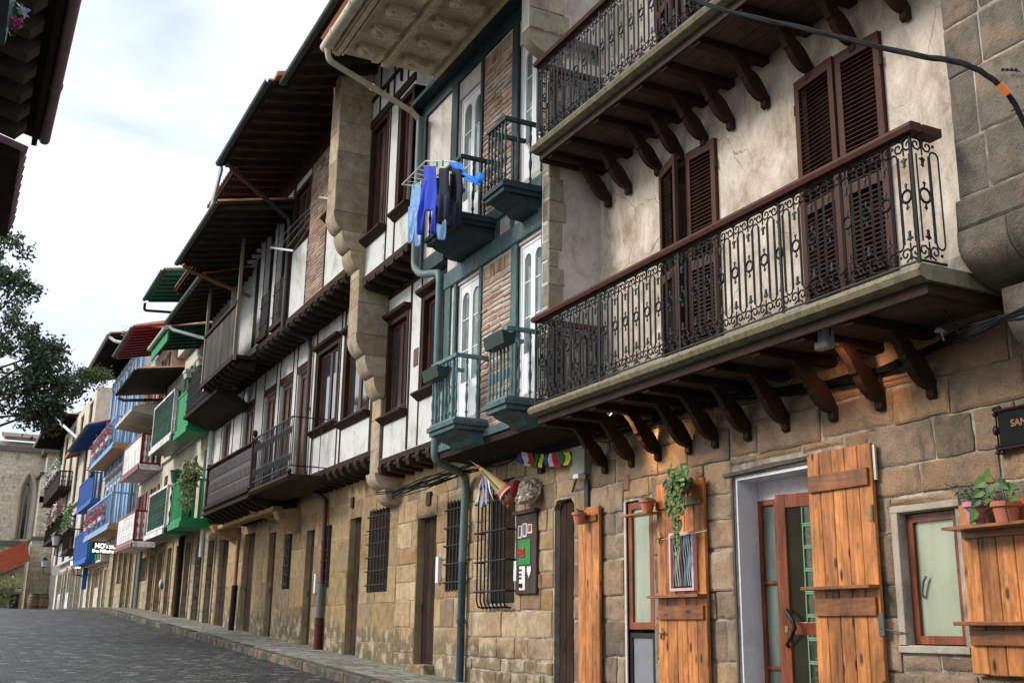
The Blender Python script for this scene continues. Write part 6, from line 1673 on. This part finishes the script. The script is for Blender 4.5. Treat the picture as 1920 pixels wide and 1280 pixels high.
# trailing plant
yv, zv = yz(1285, 925, 6.84)
t = thing('trailing_plant', 'trailing pothos with glossy leaves hanging over the wide plank shutter', 'plant', (6.84, yv, zv))
MB().lathe((6.84, yv, zv), [(.05, 0), (.075, .13), (.07, .13)], 14).build('pot', PINK, t, smooth=True)
m = MB(); st = MB()
c0 = Vector((6.80, yv, zv+.13))
for _ in range(120):
    a = rp_.uniform(0, 6.28); rr_ = rp_.uniform(.03, 1)**.6
    p = c0+Vector((rp_.uniform(-.12, .04), rr_*.21*math.cos(a), rr_*.17*math.sin(a)-.0)); heart_leaf(m, p, rp_.uniform(.05, .085), (rp_.uniform(-.4, .2), rp_.uniform(-.8, .8), rp_.uniform(-1, .2)), (-1, rp_.uniform(-.5, .5), rp_.uniform(0, .8)))
for k, (y0, L) in enumerate(((-.02, .62), (.03, .50), (.0, .40), (-.07, .36), (.06, .28), (-.03, .55), (.14, .24), (-.14, .22))):
    q = [c0+Vector((-.05, y0*.4, -.04)), c0+Vector((-.10, y0, -.12))]
    for i in range(7): q.append(c0+Vector((-.09-.01*math.sin(i), y0+.018*math.sin(i*1.3+k), -.12-L*(i+1)/7)))
    st.tube(q, .003, 4)
    for i, p in enumerate(q[1:]):
        for s in range(2): heart_leaf(m, p, rp_.uniform(.045, .07), (-.2, rp_.uniform(-.9, .9), rp_.uniform(-1, -.2)), (-1, rp_.uniform(-.4, .4), rp_.uniform(0, .6)))
m.build('foliage', LEAF, t); st.build('stems', m_plain('green_stem', (.08, .16, .04), .5), t)
# framed cords display
y0, z0 = yz(1304, 1106, 6.87); y1, z1 = yz(1256, 1000, 6.87)
t = thing('framed_display', 'pink framed narrow display of hanging coloured cords on the wide plank shutter', 'display', (6.88, (y0+y1)/2, z0))
frame_mb(6.85, 6.90, y0, y1, z0, z1, .028).build('frame', m_plain('pale_pink_frame', (.62, .42, .42), .5), t)
MB().box(6.89, 6.902, y0+.02, y1-.02, z0+.02, z1-.02).build('backing', m_plain('black_backing', (.012, .010, .014), .7), t)
w_ = y1-y0
for k, (u, c) in enumerate(((.88, (.45, .25, .28)), (.80, (.5, .5, .38)), (.72, (.55, .6, .48)), (.64, (.5, .55, .42)), (.55, (.30, .12, .16)), (.44, (.25, .42, .42)), (.36, (.22, .4, .42)), (.28, (.36, .48, .55)), (.22, (.4, .5, .6)), (.15, (.35, .45, .58)))):
    q = [(6.875, y0+w_*(u+.025*math.sin(i*.9+k)), z1-.04-(z1-z0-.09)*i/10) for i in range(11)]
    MB().tube(q, .006, 5).build('cord', m_plain(f'cord_colour_{k}', c, .7), t)
m = MB(); m.tube([P3(1240, 1011, 6.85), P3(1280, 1003, 6.84), P3(1325, 994, 6.85)], .004, 4); m.build('string', m_plain('white_string', (.65, .62, .58), .8), t)
# notice board with papers
y0, z0 = yz(1003, 1112, 6.93); y1, z1 = yz(966, 966, 6.93)
t = thing('notice_board', 'narrow dark wooden board with cards, a green poster and a paper heart', 'notice board', (6.95, (y0+y1)/2, z0))
m = MB(); m.bbox(6.94, 6.99, y0, y1, z0, z1, .01); m.box(6.90, 6.99, y0-.02, y1+.04, z1+.001, z1+.05); m.build('board', m_wood('dark_board_wood', (.05, .022, .014), (.07, .032, .02), (.025, .012, .01), .5, False), t)
w_ = y1-y0; h_ = z1-z0
def paper(u0, u1, v0, v1, mt, nm='card', x=6.934): return MB().box(x, x+.004, y0+w_*(1-u1), y0+w_*(1-u0), z0+h_*v0, z0+h_*v1).build(nm, mt, t)
PW = m_plain('white_card', (.72, .70, .68), .6)
for k, (u0, u1, v0, v1, c) in enumerate(((.14, .32, .70, .86, (.10, .06, .07)), (.36, .56, .71, .88, (.16, .12, .13)), (.60, .82, .745, .86, (.35, .08, .04)))):
    paper(u0, u1, v0, v1, PW); paper(u0+.04, u1-.04, v0+.02, v1-.012, m_plain(f'card_print_{k}', c, .6), 'card_print', 6.929)
gp = paper(.14, .74, .365, .675, m_plain('green_poster_paper', (.02, .22, .05), .6), 'green_poster')
text_mesh('red_lettering', 'HEZI', .155, 6.928, y1-w_*.16, z0+h_*.465, m_plain('red_print', (.45, .02, .02), .6), t, wide=.62, bold=.006)
pw = paper(.22, .50, .05, .345, PW)
for s, v, sz in (('CUANDO', .29, .028), ('LA VIDA', .235, .030), ('APRIETA', .19, .030), ('MEJA', .085, .075)): text_mesh('black_lettering', s, sz, 6.929, y1-w_*.235, z0+h_*v, m_plain('black_print', (.02, .02, .02), .6), t, wide=.62, bold=.001)
paper(-.06, .07, .17, .42, PW, 'paper_strip')
c = (y0+w_*.30, z0+h_*.28); hp = []
for i in range(24):
    a = 2*math.pi*i/24; hp.append((c[0]+.0052*16*math.sin(a)**3*.72, c[1]+.0052*(13*math.cos(a)-5*math.cos(2*a)-2*math.cos(3*a)-math.cos(4*a))*1.1))
MB().prism(hp, 6.930, 6.935, 'x').build('paper_heart', PW, t)
# prayer flags
t = thing('prayer_flags', 'string of blue, white, red, green and yellow prayer flags under the wires', 'flags', (6.9, 13, 3.8))
a = P3(973, 846, 6.86); b = P3(1069, 846, 6.86)
MB().tube([a.lerp(b, k/8)-Vector((0, 0, .03*math.sin(math.pi*k/8))) for k in range(9)], .005, 4).build('string', CABLE, t)
FC = [(.03, .07, .30), (.65, .64, .66), (.45, .02, .03), (.02, .18, .05), (.65, .60, .04), (.03, .06, .32), (.62, .58, .62), (.45, .02, .04), (.02, .17, .06), (.62, .60, .05)]
for k, c in enumerate(FC):
    p = a.lerp(b, (k+.0)/10); q = a.lerp(b, (k+1.0)/10); m = MB(); N = 5; vs = []
    for j in range(5):
        for i in range(N): 
            u = i/(N-1); r_ = p.lerp(q, u); vs.append((r_.x-.02*math.sin(j*1.1+k)-.015*math.sin(u*5+k), r_.y+.012*math.sin(j*.9+k*1.7), r_.z-.028*math.sin(math.pi*(k+u)/10)-.17*j/4*(1+.12*math.sin(k*2.1))))
    m.add(vs, [(j*N+i, j*N+i+1, (j+1)*N+i+1, (j+1)*N+i) for j in range(4) for i in range(N-1)])
    o = m.build('flag', m_plain(f'flag_cloth_{k}', c, .8), t); md = o.modifiers.new('thickness', 'SOLIDIFY'); md.thickness = .002
# utility box with conduit
y0, z0 = yz(1098, 886, 6.90); y1, z1 = yz(1072, 840, 6.90)
t = thing('utility_box', 'grey electrical box above the dark planked door', 'utility box', (6.9, y0, z0))
m = MB(); m.box(6.88, 6.985, y0, y1, z0, z1); m.build('box', m_paint('grey_box_paint', (.24, .24, .20), .3, 6, .6, .3), t, bevel=.006)
m = MB(); m.box(6.94, 6.985, y0+.02, y0+.11, z0-.45, z0-.08); m.build('conduit', m_plain('dark_conduit', (.03, .04, .042), .5), t)
m = MB(); c = P3(1085, 893, 6.86); m.tube([c, c+Vector((.02, .10, -.03)), c+Vector((-.02, .13, -.18))], .014, 6); m.build('arm', IRON, t)
m = MB(); m.box(c.x-.05, c.x+.06, c.y-.07, c.y+.07, c.z-.03, c.z+.03); m.build('small_camera', m_plain('white_camera', (.7, .7, .68), .4), t, bevel=.01)

# hatted figure head with ribbons
hd = P3(966, 912, 6.72)
t = thing('carnival_figure', 'carnival figure head with tall gold cone hat and ribbons above the notice board', 'figure', tuple(hd))
tip = P3(897, 874, 6.35); base_ = P3(948, 922, 6.62); ax = (tip-base_).normalized()
m = MB(); m.tube([base_+ax*.02, base_.lerp(tip, .93)], [.105, .028], 16); m.build('cone_hat', m_plain('gold_cloth', (.50, .38, .17), .5), t, smooth=True)
s_ = MB(); sd = ax.cross(Vector((1, 0, 0))).normalized(); nrm = ax.cross(sd).normalized()
for off, mt_, nm in ((.03, m_plain('olive_stripe', (.12, .13, .02), .6), 'hat_stripe'), (-.055, m_plain('cream_stripe', (.65, .60, .42), .6), 'hat_stripe')):
    qs = MB(); sgn = 1 if nrm.x < 0 else -1
    vs = []
    for f, r_ in ((.12, .097), (.85, .036)):
        c = base_.lerp(tip, f)
        for d_ in (off*r_/.1-.014, off*r_/.1+.014): vs.append(c+sd*d_*-1+nrm*sgn*(math.sqrt(max(0, r_*r_-d_*d_))+.003))
    qs.add(vs, [(0, 1, 3, 2)]); o = qs.build(nm, mt_, t); md = o.modifiers.new('thickness', 'SOLIDIFY'); md.thickness = .003
m = MB(); m.tube([base_-ax*.02, base_+ax*.035], [.125, .118], 18); m.build('hat_band', m_plain('coral_band', (.62, .12, .10), .6), t, smooth=True)
m = MB(); m.tube([base_-ax*.045, base_-ax*.021], [.14, .135], 18); m.build('hat_brim', m_plain('pale_brim', (.68, .55, .50), .6), t, smooth=True)
fc = base_-ax*.115+Vector((-.01, -.0, -.01))
m = MB(); m.ball(fc, .105, 14, 10, (1.0, .95, 1.1)); m.ball(fc+Vector((-.10, .02, -.015)), .026, 8, 6, (1.4, .8, .9)); m.ball(fc+Vector((-.07, .03, -.08)), .04, 8, 6, (1.1, .9, .8)); m.ball(fc+Vector((-.02, .0, -.11)), .05, 8, 6)
m.build('face', m_plain('painted_brown_face', (.20, .075, .035), .45), t, smooth=True)
for s in (1, -1):
    MB().ball(fc+Vector((-.088, .012+s*.038, .025)), .017, 8, 6).build('eye', m_plain('white_eye', (.7, .68, .6), .3), t, smooth=True)
    MB().ball(fc+Vector((-.102, .012+s*.038, .025)), .008, 6, 5).build('pupil', m_plain('dark_pupil', (.01, .01, .01), .2), t)
MB().tube([fc+Vector((-.095, .045, -.05)), fc+Vector((-.105, .015, -.058)), fc+Vector((-.095, -.02, -.05))], .008, 6).build('mouth', m_plain('red_mouth', (.35, .02, .02), .4), t)
hc = P3(985, 915, 6.78)
m = MB(); N = 16; vs = []
for j in range(9):
    for i in range(N):
        a = 2*math.pi*i/N; tt = j/8; r_ = .10+.06*tt-.05*max(0, tt-.85)/.15
        c = fc.lerp(hc+Vector((.02, -.05, -.03)), .25+tt); w_r = 1+.12*math.sin(i*3.1+j)
        vs.append((c.x+.04+r_*.8*math.cos(a)*w_r, c.y+r_*.35*math.sin(a)*w_r-.0, c.z+r_*1.15*math.sin(a+.4*math.sin(j))*w_r))
m.add(vs, [(j*N+i, j*N+(i+1) % N, (j+1)*N+(i+1) % N, (j+1)*N+i) for j in range(8) for i in range(N)]+[tuple(range(N)), tuple(range(8*N, 9*N))])
def _silver():
    tn = NT('crumpled_silver_cloth'); n_ = tn.noise(14, 5, .6, dist=1.5); tn.bump(n_, 1.0, .06)
    return tn.fin(tn.ramp(n_, [(.4, (.20, .16, .12)), (.6, (.55, .48, .40))]), .3, .5, .5)
m.build('silver_hair', _silver(), t, smooth=True)
m = MB(); sc_ = fc.lerp(hc, .45); m.ball(sc_+Vector((0, 0, .05)), .12, 12, 8, (.95, .32, 1.15)); m.build('scarf', m_plain('maroon_scarf', (.22, .015, .03), .7), t, smooth=True)
MB().tube([base_.lerp(tip, .86), base_.lerp(tip, 1.0)], [.032, .026], 10).build('hat_tip', m_plain('red_tip', (.6, .05, .04), .6), t)
MB().ball(tip, .02, 8, 6).build('pompom', m_plain('white_pompom', (.7, .68, .66), .8), t)
kn = base_.lerp(tip, .86)
for k, (pe, col, wd) in enumerate((((893, 940), (.66, .64, .45), .055), ((903, 950), (.34, .33, .58), .05), ((914, 945), (.34, .33, .56), .04), ((926, 937), (.68, .66, .66), .035), ((897, 951), (.36, .35, .60), .04))):
    e = P3(pe[0], pe[1], 6.45); q = [kn.lerp(e, i/6)+Vector((-.02*math.sin(i+k), 0, .04*math.sin(math.pi*i/6))) for i in range(7)]
    m = MB(); vs = []
    for i, p in enumerate(q):
        w2 = wd*(.35+.65*i/6)/2; tw = .5*math.sin(i*.7+k)
        vs += [p+Vector((math.sin(tw)*w2, math.cos(tw)*w2, 0)), p-Vector((math.sin(tw)*w2, math.cos(tw)*w2, 0))]
    m.add(vs, [(2*i, 2*i+1, 2*i+3, 2*i+2) for i in range(6)]); o = m.build('ribbon', m_plain(f'ribbon_cloth_{k}', col, .7), t); md = o.modifiers.new('thickness', 'SOLIDIFY'); md.thickness = .002
MB().tube([tip, s3+Vector((-.05, 0, 0))], .004, 4).build('cord', PW, t)

# ================================================================== LAUNDRY
def cloth(name, label, cat, mt, pieces, X, seed, group=None, amp=.03):
    """pieces: lists of rows (left px, right px, y px): hanging cloth sampled on the plane X"""
    r_ = random.Random(seed); N = 13; m = MB(); o0 = None
    for pi, poly_rows in enumerate(pieces):
        rows = []; vs = []
        for a, b in zip(poly_rows[:-1], poly_rows[1:]):
            for k in range(4): rows.append(tuple(a[i]+(b[i]-a[i])*k/4 for i in range(3)))
        rows.append(poly_rows[-1]); ph = r_.uniform(0, 6)
        for j, (l, rr, y) in enumerate(rows):
            for i in range(N):
                u = i/(N-1); p = P3(l+(rr-l)*u, y+2.0*math.sin(u*6+ph)*(j/len(rows)), X-.02*pi)
                f = math.sin(u*11+ph+j*.16)*amp*(.4+.6*j/len(rows))+math.sin(u*5-j*.3+ph)*amp*.6-math.sin(math.pi*u)*amp
                vs.append((p.x+f, p.y+f*.4, p.z))
        o0 = o0 or vs[0]
        m.add(vs, [(j*N+i, j*N+i+1, (j+1)*N+i+1, (j+1)*N+i) for j in range(len(rows)-1) for i in range(N-1)])
    o = m.build(name, mt, origin=o0, smooth=True); md = o.modifiers.new('thickness', 'SOLIDIFY'); md.thickness = .012
    return tag(o, label, cat, group)
DEN = m_paint('faded_denim', (.16, .30, .52), .45, 3, .85, .4, wear=(.45, .55, .68), wear_amt=.56)
ROY = m_paint('royal_blue_cloth', (.03, .06, .48), .3, 3, .8, .3)
BLK = m_paint('black_cloth', (.016, .018, .035), .4, 3, .85, .4)
G_ = 'clothes on the drying rack'
cloth('jeans', 'faded light blue jeans pegged at the outer end of the drying rack', 'jeans', DEN, [[(771, 791, 347), (769, 794, 372), (768, 794, 390)], [(768, 782, 388), (766, 779, 415), (764, 776, 440), (765, 775, 456)], [(780, 794, 388), (779, 791, 420), (777, 789, 445), (777, 790, 462)]], 5.50, 1, G_, .02)
cloth('shirt', 'royal blue long-sleeved shirt hanging between the jeans and black clothes', 'shirt', ROY, [[(797, 818, 312), (796, 820, 345), (794, 820, 375), (795, 819, 396)], [(794, 802, 340), (789, 799, 375), (784, 796, 405), (786, 793, 440)], [(810, 820, 385), (809, 820, 410), (811, 818, 438)]], 5.45, 2, G_, .03)
cloth('trousers', 'black trousers hanging next to the royal blue shirt', 'trousers', BLK, [[(821, 841, 316), (820, 842, 350), (821, 843, 368)], [(821, 832, 366), (822, 831, 395), (821, 829, 420)], [(831, 843, 366), (832, 842, 390), (832, 840, 412)]], 5.48, 3, G_, .02)
cloth('dark_top', 'dark navy top hanging in front of the dark balcony balusters', 'top', BLK, [[(844, 866, 318), (843, 869, 350), (844, 865, 390), (846, 858, 425)]], 5.60, 4, G_, .03)
cloth('denim_shorts', 'pale denim piece hanging lowest behind the black trousers', 'shorts', DEN, [[(824, 838, 415), (820, 838, 432), (822, 836, 450)]], 5.62, 6, G_, .02)
cloth('towel', 'bright blue cloth draped over the corner of the dark balcony rail', 'cloth', m_paint('bright_blue_cloth', (.02, .20, .68), .15, 3, .7, .3), [[(842, 864, 305), (848, 866, 315), (858, 872, 325), (868, 890, 333), (878, 905, 340), (888, 904, 345)], [(896, 905, 325), (898, 907, 336), (896, 905, 343)]], 5.62, 5, None, .02)
rk = [P3(754, 346, 5.5), P3(798, 302, 5.5), P3(850, 303, 5.66), P3(870, 310, 5.7)]
t = thing('drying_rack', 'white wire drying rack fixed to the dark balcony', 'drying rack', tuple(rk[3]))
m = MB(); m.tube(rk, .011, 6); m.tube([rk[0], P3(772, 348, 5.6), P3(868, 318, 5.75)], .011, 6)
for k in range(1, 6): m.tube([rk[0].lerp(rk[1], k/6)+Vector((0, 0, 0)), P3(772, 348, 5.6).lerp(P3(868, 318, 5.75), k/6)], .005, 4)
m.build('wire_frame', m_plain('white_wire', (.6, .62, .6), .4), t)
for k, (px, py, c) in enumerate(((776, 348, (.1, .5, .12)), (790, 342, (.65, .5, .3)), (797, 325, (.7, .55, .35)), (819, 307, (.1, .5, .12)), (830, 305, (.12, .5, .1)))):
    p = P3(px, py, 5.48); MB().box(p.x-.012, p.x+.012, p.y-.012, p.y+.012, p.z-.05, p.z+.03).build('peg', m_plain(f'peg_{k}', c, .5), t)
# second drying rack on the brick wall
p0 = P3(508, 464, 5.6); p1 = P3(550, 470, 5.6)
t = thing('drying_rack', 'pale clothes line rack with parallel wires reaching over the white panels', 'drying rack', tuple(p0))
m = MB(); m.beam(p0, p1, .03, .04); q0 = P3(600, 370, 5.95); q1 = P3(615, 372, 5.95); m.beam(q0, q1, .03, .04); m.build('crossbars', m_plain('pale_bar', (.6, .6, .58), .5), t)
m = MB()
for k in range(4): m.tube([p0.lerp(p1, k/3), q0.lerp(q1, k/3)], .006, 4)
m.build('wires', m_plain('wire', (.3, .32, .32), .5), t)
# dark green boxes on the teal balconies
for (px, py, lab) in ((818, 702, 'empty dark green flower box on the light teal balcony by the drainpipe'), (938, 640, 'empty dark green flower box on the light teal balcony next to the iron railing')):
    c = P3(px, py, 5.72); t = thing('flower_box', lab, 'flower box', tuple(c), 'dark green boxes on the teal balconies')
    m = MB(); m.prism([(c.x-.11, c.z+.08), (c.x-.08, c.z-.08), (c.x+.06, c.z-.08), (c.x+.09, c.z+.08), (c.x+.07, c.z+.08), (c.x, c.z+.05), (c.x-.09, c.z+.08)], c.y-.27, c.y+.27, 'y'); m.build('box', m_plain('dark_green_box', (.018, .035, .025), .5), t)
    m = MB(); m.box(c.x-.06, c.x+.04, c.y-.25, c.y+.25, c.z+.03, c.z+.055); m.build('soil', SOIL, t)
